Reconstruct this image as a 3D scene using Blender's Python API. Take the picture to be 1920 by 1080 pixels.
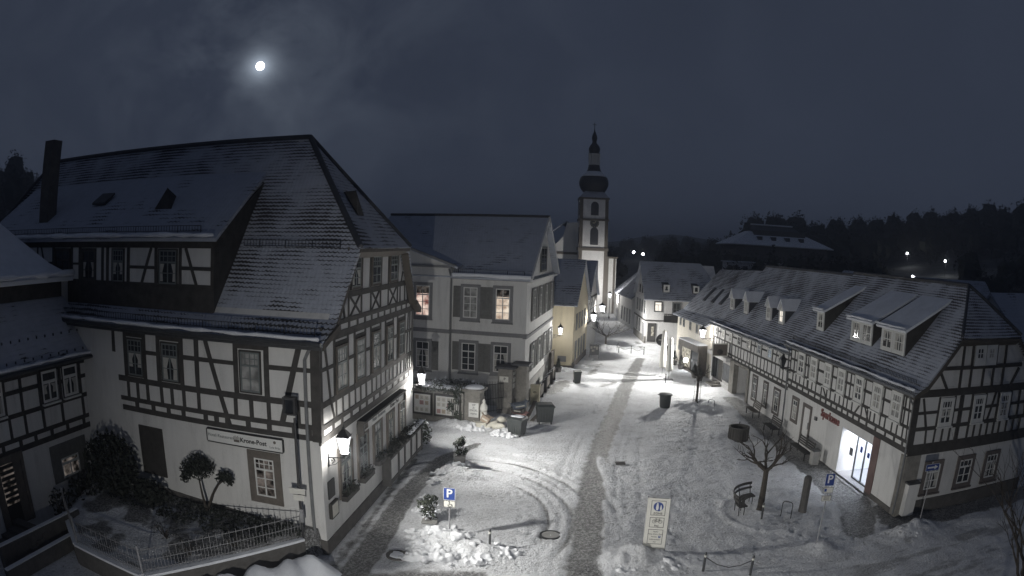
import bpy, math, random
import numpy as np
from mathutils import Vector, Matrix
random.seed(7); rng = np.random.RandomState(5)
for _o in list(bpy.data.objects): bpy.data.objects.remove(_o)
SC = bpy.context.scene; COL = SC.collection
R = math.radians
def dv(a): return Vector((math.sin(R(a)), math.cos(R(a)), 0))

# ---------------------------------------------------------------- camera
cam = bpy.data.cameras.new("Camera"); co = bpy.data.objects.new("Camera", cam); COL.objects.link(co)
SC.camera = co
co.location = (0, 0, 11)
pitch, roll = 0.0644, -0.0320
# basis: x right, y up, -z forward
fw = Vector((0, math.cos(pitch), -math.sin(pitch))); rt0 = Vector((1, 0, 0)); dn0 = Vector((0, -math.sin(pitch), -math.cos(pitch)))
c_, s_ = math.cos(roll), math.sin(roll)
rt = c_*rt0 + s_*dn0; dn = -s_*rt0 + c_*dn0
up = -dn
co.rotation_euler = Matrix(((rt.x, up.x, -fw.x), (rt.y, up.y, -fw.y), (rt.z, up.z, -fw.z))).to_euler()
cam.type = 'PANO'
cc = getattr(cam, 'cycles', cam)
cc.panorama_type = 'FISHEYE_LENS_POLYNOMIAL'      # the wide webcam lens bends straight lines
cam.sensor_fit = 'HORIZONTAL'; cam.sensor_width = 36.0
cc.fisheye_fov = R(160)
cc.fisheye_polynomial_k0 = 0.0; cc.fisheye_polynomial_k1 = -0.04162732774919243; cc.fisheye_polynomial_k2 = -0.00012952427000601194
cc.fisheye_polynomial_k3 = 7.19620589040462e-06; cc.fisheye_polynomial_k4 = -6.52797931779915e-07
cam.clip_start = 0.1; cam.clip_end = 6000

# ---------------------------------------------------------------- world: moonlit night sky with thin cloud
MOON = Vector((-0.37640592, 0.89092254, 0.25411733)).normalized()
w = bpy.data.worlds.new("World"); SC.world = w; w.use_nodes = True
nt = w.node_tree; nt.nodes.clear()
def wn(t, **k):
    n = nt.nodes.new(t)
    for a, b in k.items(): setattr(n, a, b)
    return n
wl = nt.links.new
tc = wn('ShaderNodeTexCoord')
nrm = wn('ShaderNodeVectorMath', operation='NORMALIZE'); wl(tc.outputs['Generated'], nrm.inputs[0])
dot = wn('ShaderNodeVectorMath', operation='DOT_PRODUCT'); wl(nrm.outputs[0], dot.inputs[0]); dot.inputs[1].default_value = MOON
ac = wn('ShaderNodeMath', operation='ARCCOSINE'); wl(dot.outputs['Value'], ac.inputs[0])
def wm(op, a, b=None, c=None):
    n = wn('ShaderNodeMath', operation=op)
    for i, v in enumerate((a, b, c)):
        if v is None: continue
        if isinstance(v, (int, float)): n.inputs[i].default_value = v
        else: wl(v, n.inputs[i])
    return n.outputs[0]
ang = ac.outputs[0]
ns = wn('ShaderNodeTexNoise'); ns.inputs['Scale'].default_value = 3.2; ns.inputs['Detail'].default_value = 7; ns.inputs['Roughness'].default_value = .55
wl(nrm.outputs[0], ns.inputs['Vector'])
ns2 = wn('ShaderNodeTexNoise'); ns2.inputs['Scale'].default_value = 6; ns2.inputs['Roughness'].default_value = .6; ns2.inputs['Distortion'].default_value = .6; ns2.inputs['Detail'].default_value = 6
wl(nrm.outputs[0], ns2.inputs['Vector'])
sep = wn('ShaderNodeSeparateXYZ'); wl(nrm.outputs[0], sep.inputs[0])
cloud = wm('MULTIPLY', wm('SUBTRACT', ns.outputs['Fac'], .42), 1.6)
# glow round the moon
g1 = wm('POWER', 2.718, wm('MULTIPLY', ang, -1/0.013))
g2 = wm('POWER', 2.718, wm('MULTIPLY', ang, -1/0.07))
g3 = wm('POWER', 2.718, wm('MULTIPLY', ang, -1/0.26))
cl = wm('MAXIMUM', wm('ADD', wm('MULTIPLY', wm('SUBTRACT', ns2.outputs['Fac'], .47), 8.0), .5), 0.05)
glow = wm('ADD', wm('MULTIPLY', g1, .7), wm('ADD', wm('MULTIPLY', g2, wm('MULTIPLY', cl, .022)), wm('MULTIPLY', g3, wm('MULTIPLY', cl, .017))))
hz = wm('POWER', 2.718, wm('MULTIPLY', wm('ABSOLUTE', sep.outputs['Z']), -6.0))
base = wm('ADD', wm('ADD', .0325, wm('MULTIPLY', hz, .011)), wm('MULTIPLY', cloud, .006))
disc = wm('LESS_THAN', ang, 0.0068)
def wmix(col, fac_socket):
    n = wn('ShaderNodeVectorMath', operation='SCALE'); n.inputs[0].default_value = col; wl(fac_socket, n.inputs['Scale']); return n.outputs[0]
def wadd(a, b):
    n = wn('ShaderNodeVectorMath', operation='ADD'); wl(a, n.inputs[0]); wl(b, n.inputs[1]); return n.outputs[0]
tot = wadd(wadd(wmix((.92, 1.16, 1.80), base), wmix((.95, 1.1, 1.28), glow)), wmix((6, 6.2, 7), disc))
bg = wn('ShaderNodeBackground'); wl(tot, bg.inputs['Color']); bg.inputs['Strength'].default_value = 1.0
wo = wn('ShaderNodeOutputWorld'); wl(bg.outputs[0], wo.inputs['Surface'])
# moonlight
sl = bpy.data.lights.new("moonlight", 'SUN'); sl.energy = 0.05; sl.angle = R(.6); sl.color = (.85, .92, 1)
so = bpy.data.objects.new("moonlight", sl); COL.objects.link(so); so.rotation_euler = (-MOON).to_track_quat('-Z', 'Y').to_euler()
SC.view_settings.view_transform = 'Standard'; SC.view_settings.look = 'None'; SC.view_settings.exposure = 0.0; SC.view_settings.gamma = 1
SC.cycles.use_denoising = True; SC.cycles.max_bounces = 6; SC.cycles.diffuse_bounces = 3; SC.cycles.transparent_max_bounces = 12
SC.cycles.sample_clamp_indirect = 3.0; SC.cycles.use_light_tree = True

# ---------------------------------------------------------------- materials
MATS = {}
def nodes(name, rough=.8):
    m = bpy.data.materials.new(name); m.use_nodes = True
    t = m.node_tree; b = t.nodes['Principled BSDF']; b.inputs['Roughness'].default_value = rough
    return m, t, b
def N(t, ty, **k):
    n = t.nodes.new(ty)
    for a, v in k.items():
        if a in n.inputs: n.inputs[a].default_value = v
        else: setattr(n, a, v)
    return n
def math_(t, op, a, b=None, c=None):
    n = t.nodes.new('ShaderNodeMath'); n.operation = op
    for i, v in enumerate((a, b, c)):
        if v is None: continue
        if isinstance(v, (int, float)): n.inputs[i].default_value = v
        else: t.links.new(v, n.inputs[i])
    return n.outputs[0]
def ramp(t, fac, stops):
    n = t.nodes.new('ShaderNodeValToRGB'); e = n.color_ramp.elements
    while len(e) < len(stops): e.new(.5)
    for i, (p, c) in enumerate(stops):
        e[i].position = p; e[i].color = (c if len(c) == 4 else (*c, 1)) if not isinstance(c, (int, float)) else (c, c, c, 1)
    t.links.new(fac, n.inputs[0]); return n.outputs[0]
def mixc(t, fac, a, b):
    n = t.nodes.new('ShaderNodeMix'); n.data_type = 'RGBA'
    for s, v in ((0, fac), (6, a), (7, b)):
        if isinstance(v, (int, float)): n.inputs[s].default_value = v
        elif isinstance(v, tuple): n.inputs[s].default_value = (*v[:3], 1)
        else: t.links.new(v, n.inputs[s])
    return n.outputs[2]
def bump(t, b, h, strength=.4, dist=.02):
    n = N(t, 'ShaderNodeBump', Strength=strength, Distance=dist); t.links.new(h, n.inputs['Height']); t.links.new(n.outputs[0], b.inputs['Normal'])
def pos(t): return t.nodes.new('ShaderNodeNewGeometry').outputs['Position']
def noise(t, scale, detail=4, rough=.5, vec=None):
    n = N(t, 'ShaderNodeTexNoise', Scale=scale, Detail=detail, Roughness=rough)
    t.links.new(vec or pos(t), n.inputs['Vector']); return n.outputs['Fac']
def mottled(name, col, var=.25, scale=1.5, rough=.85, bs=.3, fine=12):
    m, t, b = nodes(name, rough)
    a = noise(t, scale, 5, .6); f = noise(t, fine, 4)
    k = math_(t, 'MULTIPLY_ADD', a, .7, math_(t, 'MULTIPLY', f, .3))
    lo = tuple(x*(1-var) for x in col); hi = tuple(min(1, x*(1+var)) for x in col)
    t.links.new(ramp(t, k, [(.3, lo), (.7, hi)]), b.inputs['Base Color'])
    bump(t, b, f, bs, .01); MATS[name] = m; return m
mottled('plaster', (.60, .595, .58), .10, .8, .9, .35, 25)
mottled('plaster_ivory', (.62, .585, .51), .10, .8, .9, .35, 25)
mottled('plaster_cream', (.64, .57, .42), .10, .8, .9, .35, 25)
mottled('plaster_white', (.70, .69, .68), .08, .8, .9, .2, 25)
def plaster(name, col):
    m, t, b = nodes(name, .9); p = pos(t)
    mp_ = N(t, 'ShaderNodeMapping'); mp_.inputs['Scale'].default_value = (2.2, 2.2, .28); t.links.new(p, mp_.inputs['Vector'])
    st_ = noise(t, 1.4, 6, .65, mp_.outputs[0]); a = noise(t, .5, 5, .6); f = noise(t, 22, 4, .6)
    k = math_(t, 'ADD', math_(t, 'MULTIPLY', st_, .5), math_(t, 'ADD', math_(t, 'MULTIPLY', a, .3), math_(t, 'MULTIPLY', f, .2)))
    t.links.new(ramp(t, k, [(.32, tuple(x*.72 for x in col)), (.47, tuple(x*.96 for x in col)), (.65, tuple(x*1.06 for x in col))]), b.inputs['Base Color'])
    bump(t, b, math_(t, 'ADD', f, a), .4, .012); MATS[name] = m
plaster('plaster', (.63, .625, .61)); plaster('plaster_cream', (.64, .57, .42)); plaster('plaster_ivory', (.63, .59, .52)); plaster('plaster_white', (.71, .70, .69))
mottled('timber', (.052, .049, .046), .45, 3, .8, .5, 30)
mottled('pier_red', (.17, .115, .105), .15, 4, .85, .3, 18)
mottled('timber_grey', (.085, .075, .065), .35, 3, .8, .5, 30)
mottled('plinth', (.09, .085, .08), .35, 2.5, .9, .5, 9)
mottled('sandstone', (.13, .115, .10), .25, 4, .85, .3, 18)
mottled('red_sandstone', (.125, .108, .10), .2, 4, .85, .3, 18)
mottled('trim_grey', (.20, .20, .205), .15, 4, .8, .2)
mottled('sash_grey', (.15, .17, .17), .2, 5, .6, .1)
mottled('sash_white', (.62, .62, .60), .06, 5, .5, .1)
mottled('shutter_grey', (.14, .14, .135), .25, 5, .7, .2)
mottled('iron', (.03, .03, .032), .3, 6, .5, .1)
mottled('dark_metal', (.05, .052, .055), .3, 6, .45, .1)
mottled('steel', (.28, .28, .29), .2, 6, .4, .1)
mottled('zinc', (.16, .165, .17), .2, 4, .5, .1)
mottled('bark', (.05, .042, .035), .4, 8, .9, .6, 20)
mottled('twig', (.045, .038, .033), .3, 8, .9)
mottled('leaf', (.048, .058, .04), .5, 5, .6)
mottled('leaf_dark', (.013, .017, .012), .5, 5, .7)
mottled('wood', (.10, .087, .073), .35, 5, .7, .4, 20)
mottled('wood_dark', (.042, .039, .036), .35, 5, .7, .4, 20)
mottled('plastic_dark', (.045, .05, .05), .2, 5, .45, .1)
mottled('curtain', (.42, .41, .38), .15, 6, .9)
mottled('yellow_paint', (.46, .42, .30), .1, 5, .5, .1)
mottled('sign_white', (.68, .68, .66), .04, 5, .5, .05)
mottled('sign_cream', (.64, .63, .58), .05, 5, .5, .05)
mottled('sign_blue', (.02, .05, .22), .08, 5, .4, .05)
mottled('sign_black', (.02, .02, .02), .1, 5, .5, .05)
mottled('red_letters', (.17, .05, .045), .1, 5, .5, .05)
mottled('cardboard', (.32, .25, .19), .15, 5, .8, .1)
mottled('sack', (.55, .53, .46), .12, 5, .7, .4, 8)
mottled('cloth_white', (.60, .59, .55), .08, 3, .8, .4, 8)
mottled('stone', (.22, .21, .19), .3, 3, .9, .5, 9)
mottled('stone_dark', (.10, .095, .09), .3, 3, .9, .5, 9)
mottled('slate', (.05, .052, .06), .35, 3, .6, .4, 9)
mottled('concrete', (.32, .315, .30), .15, 3, .85, .3, 9)
mottled('blue_items', (.11, .13, .16), .5, 9, .6, .2)
mottled('paper', (.60, .58, .52), .12, 6, .7, .1)
mottled('paper_red', (.42, .24, .22), .2, 6, .7, .1)
mottled('paper_tan', (.50, .42, .32), .2, 6, .7, .1)
mottled('interior_white', (.75, .76, .78), .03, 2, .6, .05)
mottled('floor_tile', (.32, .32, .33), .1, 2, .35, .05)
mottled('forest', (.022, .024, .018), .5, .3, .95, .2)
def snow_mat(name, base=(.80, .82, .86), dirt=0.0):
    m, t, b = nodes(name, .65)
    n1 = noise(t, 1.3, 6, .6); n2 = noise(t, 14, 6, .65); n3 = noise(t, 45, 3, .6)
    c = ramp(t, n1, [(.35, tuple(x*(1-.12-dirt) for x in base)), (.65, base)])
    t.links.new(c, b.inputs['Base Color'])
    h = math_(t, 'ADD', math_(t, 'MULTIPLY', n2, .8), math_(t, 'MULTIPLY', n3, .3))
    bump(t, b, h, .7, .035); MATS[name] = m
snow_mat('snow'); snow_mat('snow_heap', (.78, .79, .81), .05)
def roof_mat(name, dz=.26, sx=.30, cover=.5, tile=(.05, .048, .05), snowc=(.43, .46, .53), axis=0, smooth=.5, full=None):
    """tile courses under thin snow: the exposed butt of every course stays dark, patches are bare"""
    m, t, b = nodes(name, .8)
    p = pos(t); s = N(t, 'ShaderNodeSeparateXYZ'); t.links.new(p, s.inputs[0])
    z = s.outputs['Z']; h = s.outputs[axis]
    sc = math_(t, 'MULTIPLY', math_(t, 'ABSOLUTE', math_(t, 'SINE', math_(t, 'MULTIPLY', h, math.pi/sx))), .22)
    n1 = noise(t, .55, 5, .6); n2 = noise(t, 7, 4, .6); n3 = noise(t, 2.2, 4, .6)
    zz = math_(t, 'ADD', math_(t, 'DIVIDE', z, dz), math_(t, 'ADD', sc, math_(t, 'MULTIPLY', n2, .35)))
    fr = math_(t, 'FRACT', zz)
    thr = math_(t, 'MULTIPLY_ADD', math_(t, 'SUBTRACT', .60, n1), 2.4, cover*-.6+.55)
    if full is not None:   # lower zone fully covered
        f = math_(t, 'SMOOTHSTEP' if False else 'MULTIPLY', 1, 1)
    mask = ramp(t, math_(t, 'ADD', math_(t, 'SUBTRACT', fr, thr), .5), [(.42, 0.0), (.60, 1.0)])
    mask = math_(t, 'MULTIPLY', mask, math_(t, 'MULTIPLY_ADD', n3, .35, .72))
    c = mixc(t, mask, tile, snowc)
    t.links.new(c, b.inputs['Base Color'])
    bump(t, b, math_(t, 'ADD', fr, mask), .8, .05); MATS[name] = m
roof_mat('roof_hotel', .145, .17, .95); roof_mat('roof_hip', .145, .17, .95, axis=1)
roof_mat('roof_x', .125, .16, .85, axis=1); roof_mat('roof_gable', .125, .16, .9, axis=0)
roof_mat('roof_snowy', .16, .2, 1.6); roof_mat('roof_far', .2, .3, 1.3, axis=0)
def glass_mat(name, col=(.02, .022, .025), rough=.08):
    m, t, b = nodes(name, rough)
    n = noise(t, 2.5, 3); t.links.new(ramp(t, n, [(.35, col), (.7, tuple(x*2.6 for x in col))]), b.inputs['Base Color'])
    b.inputs['IOR'].default_value = 1.5; MATS[name] = m
glass_mat('glass'); glass_mat('glass_curtain', (.16, .16, .155), .15)
def lit_mat(name, c1, c2, strength, scale=3.0, lo=.3, hi=.7):
    m = bpy.data.materials.new(name); m.use_nodes = True; t = m.node_tree; t.nodes.clear()
    f = noise(t, scale, 5, .65); c = ramp(t, f, [(lo, c1), (hi, c2)])
    e = N(t, 'ShaderNodeEmission', Strength=strength); t.links.new(c, e.inputs[0])
    o = t.nodes.new('ShaderNodeOutputMaterial'); t.links.new(e.outputs[0], o.inputs[0]); MATS[name] = m
lit_mat('lit_warm', (.20, .07, .06), (1, .80, .68), .95, 1.3, .35, .6)
lit_mat('lit_yellow', (.30, .18, .12), (1, .86, .70), .9, 1.2, .35, .6)
lit_mat('lit_dim', (.01, .009, .008), (.42, .36, .32), .38, 2.2, .42, .68)
lit_mat('lit_white', (.7, .64, .55), (1, .93, .82), 1.5, 3)
lit_mat('lit_blue', (.10, .12, .14), (.58, .68, .78), .6, 1.4)
lit_mat('lit_store', (.12, .12, .12), (.40, .41, .42), .6, 1.2)
lit_mat('lit_bluedim', (.06, .07, .08), (.35, .40, .46), .45, 1.4)
lit_mat('lit_shop', (.10, .08, .05), (1, .95, .80), 1.0, 5, .35, .7)
lit_mat('lit_far', (1, 1, 1), (1, 1, 1), 6)
lit_mat('led_panel', (.92, .95, 1), (.92, .95, 1), 24)
def lamp_glass():
    m = bpy.data.materials.new('lamp_glass'); m.use_nodes = True; t = m.node_tree; t.nodes.clear()
    e = N(t, 'ShaderNodeEmission', Strength=5.0); e.inputs[0].default_value = (.93, .95, 1, 1)
    tr = t.nodes.new('ShaderNodeBsdfTransparent'); mx = N(t, 'ShaderNodeMixShader'); mx.inputs[0].default_value = .35
    t.links.new(tr.outputs[0], mx.inputs[1]); t.links.new(e.outputs[0], mx.inputs[2])
    o = t.nodes.new('ShaderNodeOutputMaterial'); t.links.new(mx.outputs[0], o.inputs[0]); MATS['lamp_glass'] = m
lamp_glass()
def clear_mat():
    m = bpy.data.materials.new('door_glass'); m.use_nodes = True; t = m.node_tree; t.nodes.clear()
    g = N(t, 'ShaderNodeBsdfGlossy', Roughness=.05); tr = t.nodes.new('ShaderNodeBsdfTransparent'); tr.inputs[0].default_value = (.92, .94, .97, 1)
    mx = N(t, 'ShaderNodeMixShader'); mx.inputs[0].default_value = .06
    t.links.new(tr.outputs[0], mx.inputs[1]); t.links.new(g.outputs[0], mx.inputs[2])
    o = t.nodes.new('ShaderNodeOutputMaterial'); t.links.new(mx.outputs[0], o.inputs[0]); MATS['door_glass'] = m
clear_mat()

# ---------------------------------------------------------------- mesh helper
class MB:
    def __init__(s): s.v = []; s.f = []; s.m = []; s.mi = 0
    def add(s, vs, fs):
        k = len(s.v); s.v += [tuple(p) for p in vs]; s.f += [tuple(i+k for i in f) for f in fs]; s.m += [s.mi]*len(fs); return s
    def hexa(s, p):   # 8 points: bottom 0-3 ccw, top 4-7
        return s.add(p, [(3,2,1,0),(4,5,6,7),(0,1,5,4),(1,2,6,5),(2,3,7,6),(3,0,4,7)])
    def box(s, c, d, M=None):
        x, y, z = d[0]/2, d[1]/2, d[2]/2
        p = [Vector((a*x, b*y, e*z)) for e in (-1, 1) for a, b in ((-1,-1),(1,-1),(1,1),(-1,1))]
        if M is not None: p = [M @ q for q in p]
        return s.hexa([q + Vector(c) for q in p])
    def fbox(s, fr, s0, s1, n0, n1, z0, z1):
        if s1 < s0: s0, s1 = s1, s0
        if n1 < n0: n0, n1 = n1, n0
        if z1 < z0: z0, z1 = z1, z0
        q = [fr.p(a, n, z) for z in (z0, z1) for a, n in ((s0,n0),(s1,n0),(s1,n1),(s0,n1))]
        if fr.sg > 0: q = [q[i] for i in (3,2,1,0,7,6,5,4)]
        return s.hexa(q)
    def bar(s, fr, a, b, wd, n0=-.05, n1=.02):   # beam in facade plane between (s,z) points
        a = Vector((a[0], a[1])); b = Vector((b[0], b[1])); d = (b-a)
        if d.length < 1e-6: return s
        d.normalize(); q = Vector((-d.y, d.x))*wd/2
        c = [a-q, b-q, b+q, a+q]
        c = [x+Vector((random.uniform(-.012,.012), random.uniform(-.012,.012)))*min(1, wd/.12) for x in c] if n1 > .022 and n1 < .05 else c
        P = [fr.p(x.x, n0, x.y) for x in c] + [fr.p(x.x, n1, x.y) for x in c]
        return s.hexa(P)
    def poly(s, pts, depth):     # polygon (3d pts) extruded by vector depth
        n = len(pts); pts = [Vector(p) for p in pts]; dp = Vector(depth)
        nn = Vector((0,0,0))
        for i in range(n): nn += pts[i].cross(pts[(i+1) % n])
        if nn.dot(dp) > 0: pts = pts[::-1]
        return s.add(pts + [p+dp for p in pts], [tuple(range(n)), tuple(range(2*n-1, n-1, -1))] + [(i, i+n, (i+1) % n+n, (i+1) % n) for i in range(n)])
    def tube(s, pts, r, n=8, cap=True):
        pts = [Vector(p) for p in pts]; rs = r if isinstance(r, (list, tuple)) else [r]*len(pts)
        vs = []; prev = None
        for i, p in enumerate(pts):
            d = (pts[min(i+1, len(pts)-1)]-pts[max(i-1, 0)])
            d = d.normalized() if d.length > 1e-9 else Vector((0,0,1))
            a = prev if prev is not None else (Vector((1,0,0)) if abs(d.x) < .9 else Vector((0,1,0)))
            a = (a - d*a.dot(d)).normalized(); prev = a; b = d.cross(a)
            vs += [p + (a*math.cos(2*math.pi*k/n) + b*math.sin(2*math.pi*k/n))*rs[i] for k in range(n)]
        fs = [(i*n+k, i*n+(k+1) % n, (i+1)*n+(k+1) % n, (i+1)*n+k) for i in range(len(pts)-1) for k in range(n)]
        if cap: fs += [tuple(range(n-1, -1, -1)), tuple((len(pts)-1)*n+k for k in range(n))]
        return s.add(vs, fs)
    def lathe(s, prof, c=(0,0,0), n=16, sq=None, rot=0):
        c = Vector(c); vs = []
        for r_, z in prof: vs += [c + Vector((r_*math.cos(2*math.pi*(k+.5)/n+rot), r_*math.sin(2*math.pi*(k+.5)/n+rot), z)) for k in range(n)]
        fs = [(i*n+k, i*n+(k+1) % n, (i+1)*n+(k+1) % n, (i+1)*n+k) for i in range(len(prof)-1) for k in range(n)]
        fs += [tuple(range(n-1, -1, -1)), tuple((len(prof)-1)*n+k for k in range(n))]
        return s.add(vs, fs)
    def blob(s, c, r, seed=0, n=10, amp=.3, flat=False):
        rr = random.Random(seed); c = Vector(c); rows = n//2+1; vs = []
        ph = [rr.uniform(0, 6.28) for _ in range(6)]
        for i in range(rows+1):
            th = math.pi*i/rows
            for k in range(n):
                a = 2*math.pi*k/n
                q = 1+amp*(.5*math.sin(3*a+ph[0]+th)+.35*math.sin(5*a+ph[1])*math.sin(2*th+ph[2])+.5*math.sin(2*th+ph[3]+2*a)+rr.uniform(-.4, .4))
                vs.append(c+Vector((r[0]*q*math.sin(th)*math.cos(a), r[1]*q*math.sin(th)*math.sin(a), r[2]*(q if not flat else max(q, .6))*math.cos(th))))
        return s.add(vs, [(i*n+k, (i+1)*n+k, (i+1)*n+(k+1) % n, i*n+(k+1) % n) for i in range(rows) for k in range(n)])
    def leaves(s, c, r, cnt, size, seed=0, shell=.5):
        rr = random.Random(seed); c = Vector(c)
        for _ in range(cnt):
            d = Vector((rr.gauss(0,1), rr.gauss(0,1), rr.gauss(0,1))).normalized()*(rr.uniform(shell, 1)**.6)
            p = c+Vector((d.x*r[0], d.y*r[1], d.z*r[2])); a = Vector((rr.gauss(0,1), rr.gauss(0,1), rr.gauss(0,1))).normalized()
            b = a.orthogonal().normalized(); e = size*rr.uniform(.5, 1.3)
            s.add([p-a*e, p+b*e*.4, p+a*e, p-b*e*.4], [(0,1,2,3)])
        return s
    def build(s, name, mat, parent=None, smooth=False):
        me = bpy.data.meshes.new(name)
        off = Vector((0,0,0))
        if parent is not None and s.world:
            q = parent
            while q is not None: off += Vector(q.location); q = q.parent
        top = parent is None and s.world and len(s.v) > 0
        if top:
            aa = np.array(s.v); mn, mx_ = aa.min(0), aa.max(0); off = Vector(((mn[0]+mx_[0])/2, (mn[1]+mx_[1])/2, mn[2]))
        me.from_pydata([tuple(Vector(p)-off) for p in s.v], [], s.f)
        ml = mat if isinstance(mat, (list, tuple)) else [mat]
        for x in ml: me.materials.append(MATS[x])
        if len(ml) > 1: me.polygons.foreach_set('material_index', s.m)
        if smooth: me.polygons.foreach_set('use_smooth', [True]*len(me.polygons))
        me.update()
        o = bpy.data.objects.new(name, me); COL.objects.link(o)
        if parent is not None: o.parent = parent
        elif top: o.location = off
        return o
    world = True
class LB(MB): world = False      # geometry already in the thing's own space
def tag(o, label=None, cat=None, group=None, kind=None):
    if label: o['label'] = label
    if cat: o['category'] = cat
    if group: o['group'] = group
    if kind: o['kind'] = kind
    return o
def thing(name, loc, label, cat, group=None, rz=0):
    o = bpy.data.objects.new(name, None); COL.objects.link(o); o.location = loc; o.rotation_euler = (0, 0, rz)
    o.empty_display_size = .3
    return tag(o, label, cat, group)
def copy_tree(o, parent=None):
    c = o.copy(); COL.objects.link(c)
    if parent is not None: c.parent = parent
    for ch in [x for x in bpy.data.objects if x.parent == o]: copy_tree(ch, c)
    return c
def dup(o, loc, rz, label, group=None):
    c = copy_tree(o); c.location = loc; c.rotation_euler = (0, 0, rz); c['label'] = label
    if group: c['group'] = group
    return c
class Fr:      # a facade: s along the wall, n outwards, z up
    def __init__(s, o, az, sg): s.o = Vector((o[0], o[1], 0)); s.u = dv(az); s.sg = sg; s.nv = Vector((s.u.y, -s.u.x, 0))*sg; s.az = az
    def p(s, a, n, z): return s.o + s.u*a + s.nv*n + Vector((0,0,z))
    def shift(s, a=0, n=0): return Fr(tuple(s.p(a, n, 0))[:2], s.az, s.sg)
    def mat(s, a, n, z):   # matrix: local x to the viewer's right, y up, z outwards
        x = s.u*(-s.sg if False else 1)
        zz = s.nv; yy = Vector((0,0,1)); xx = yy.cross(zz)
        q = s.p(a, n, z); return Matrix(((xx.x, yy.x, zz.x, q.x), (xx.y, yy.y, zz.y, q.y), (xx.z, yy.z, zz.z, q.z), (0,0,0,1)))
def text(name, body, size, M, mat, parent=None, align='CENTER', ex=.004, shear=0, bold=0, sx=1):
    cu = bpy.data.curves.new(name, 'FONT'); cu.body = body; cu.size = size; cu.align_x = align; cu.align_y = 'CENTER'; cu.extrude = ex; cu.shear = shear; cu.offset = bold
    cu.resolution_u = 3
    to = bpy.data.objects.new(name, cu); COL.objects.link(to)
    dg = bpy.context.evaluated_depsgraph_get(); me = bpy.data.meshes.new_from_object(to.evaluated_get(dg))
    bpy.data.objects.remove(to)
    off = Vector((0,0,0)); q = parent
    while q is not None: off += Vector(q.location); q = q.parent
    me.transform(Matrix.Translation(-off) @ M @ Matrix.Diagonal((sx, 1, 1, 1))); me.name = name
    me.materials.clear(); me.materials.append(MATS[mat]); o = bpy.data.objects.new(name, me); COL.objects.link(o); o.parent = parent
    return o

def window(par, fr, s0, s1, z0, z1, sash='sash_white', frame='trim_grey', fw=.12, sw=.06, cols=2, rows=2, top=.3, tcols=2, trows=1, pane='glass', sill=None, out=.0, name='window', lab=None, fwb=None):
    """window part: frame bars; children: surround, pane, sill"""
    if s1 < s0: s0, s1 = s1, s0
    b = MB(); a0, a1, b0, b1 = s0+fw, s1-fw, z0+(fwb if fwb is not None else fw), z1-fw
    n0, n1 = out+.0, out+.035
    b.fbox(fr, a0, a0+sw, n0, n1, b0, b1); b.fbox(fr, a1-sw, a1, n0, n1, b0, b1)
    b.fbox(fr, a0+sw, a1-sw, n0, n1, b1-sw, b1); b.fbox(fr, a0+sw, a1-sw, n0, n1, b0, b0+sw)
    zt = b1-(b1-b0)*top if top > 0 else b1
    mw = sw*.55
    if top > 0:
        b.fbox(fr, a0+sw, a1-sw, n0, n1+.01, zt-sw*.6, zt+sw*.6)
        for k in range(1, tcols):
            x = a0+(a1-a0)*k/tcols; b.fbox(fr, x-mw/2, x+mw/2, n0, n1-.008, zt+sw*.6, b1-sw)
        for k in range(1, trows):
            z = zt+(b1-zt)*k/trows; b.fbox(fr, a0+sw, a1-sw, n0, n1-.012, z-mw/2, z+mw/2)
    for k in range(1, cols):
        x = a0+(a1-a0)*k/cols; ww = sw if (cols == 2) else mw; b.fbox(fr, x-ww/2, x+ww/2, n0, n1-.006, b0+sw, zt-sw*.6 if top > 0 else b1-sw)
    for k in range(1, rows):
        z = b0+(zt-b0)*k/rows; b.fbox(fr, a0+sw, a1-sw, n0, n1-.012, z-mw/2, z+mw/2)
    o = b.build(name, sash, par)
    if lab: o['label'] = lab
    if fw > .02:
        f = MB(); m1 = out+.05
        f.fbox(fr, s0, a0, out-.02, m1, z0, z1); f.fbox(fr, a1, s1, out-.02, m1, z0, z1)
        f.fbox(fr, a0, a1, out-.02, m1, b1, z1); f.fbox(fr, a0, a1, out-.02, m1, z0, b0)
        f.build('surround', frame, o)
    wr = random.Random(int((s0*13.7+z0*7.1+fr.o.x*3.3+fr.o.y)*100))
    if pane == 'glass_curtain' and wr.random() < .35: pane = 'glass'
    MB().fbox(fr, a0+.01, a1-.01, out-.01, out+.012, b0+.01, b1-.01).build('pane', pane, o)
    if pane in ('glass', 'glass_curtain') and wr.random() < .6 and (a1-a0) > .45:
        cb_ = MB(); wd = (a1-a0)*wr.uniform(.18, .34); lo_ = b0+sw+(zt-b0)*wr.choice((0, .05, .3))
        for e0, e1 in ((a0+sw, 1), (a1-sw, -1)): cb_.poly([fr.p(e0, out+.013, zt-sw), fr.p(e0+e1*wd*1.25, out+.013, zt-sw), fr.p(e0+e1*wd*.7, out+.013, (zt+lo_)/2), fr.p(e0+e1*wd*.85, out+.013, lo_), fr.p(e0, out+.013, lo_)], fr.nv*.004)
        cb_.build('curtain', 'curtain', o)
    if sill: MB().fbox(fr, s0-.04, s1+.04, out+.0, out+.14, z0-.07, z0).build('sill', sill, o)
    return o
def beams(par, fr, segs, mat='timber', name='timber_frame', n1=.025):
    b = MB()
    for i, (s0, z0, s1, z1, wd) in enumerate(segs):
        horizontal = abs(z1-z0) < abs(s1-s0)*.35
        b.bar(fr, (s0, z0), (s1, z1), wd, -.05, n1 + (0 if horizontal else .006) + (i % 3)*.0015)
    return b.build(name, mat, par)
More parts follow.
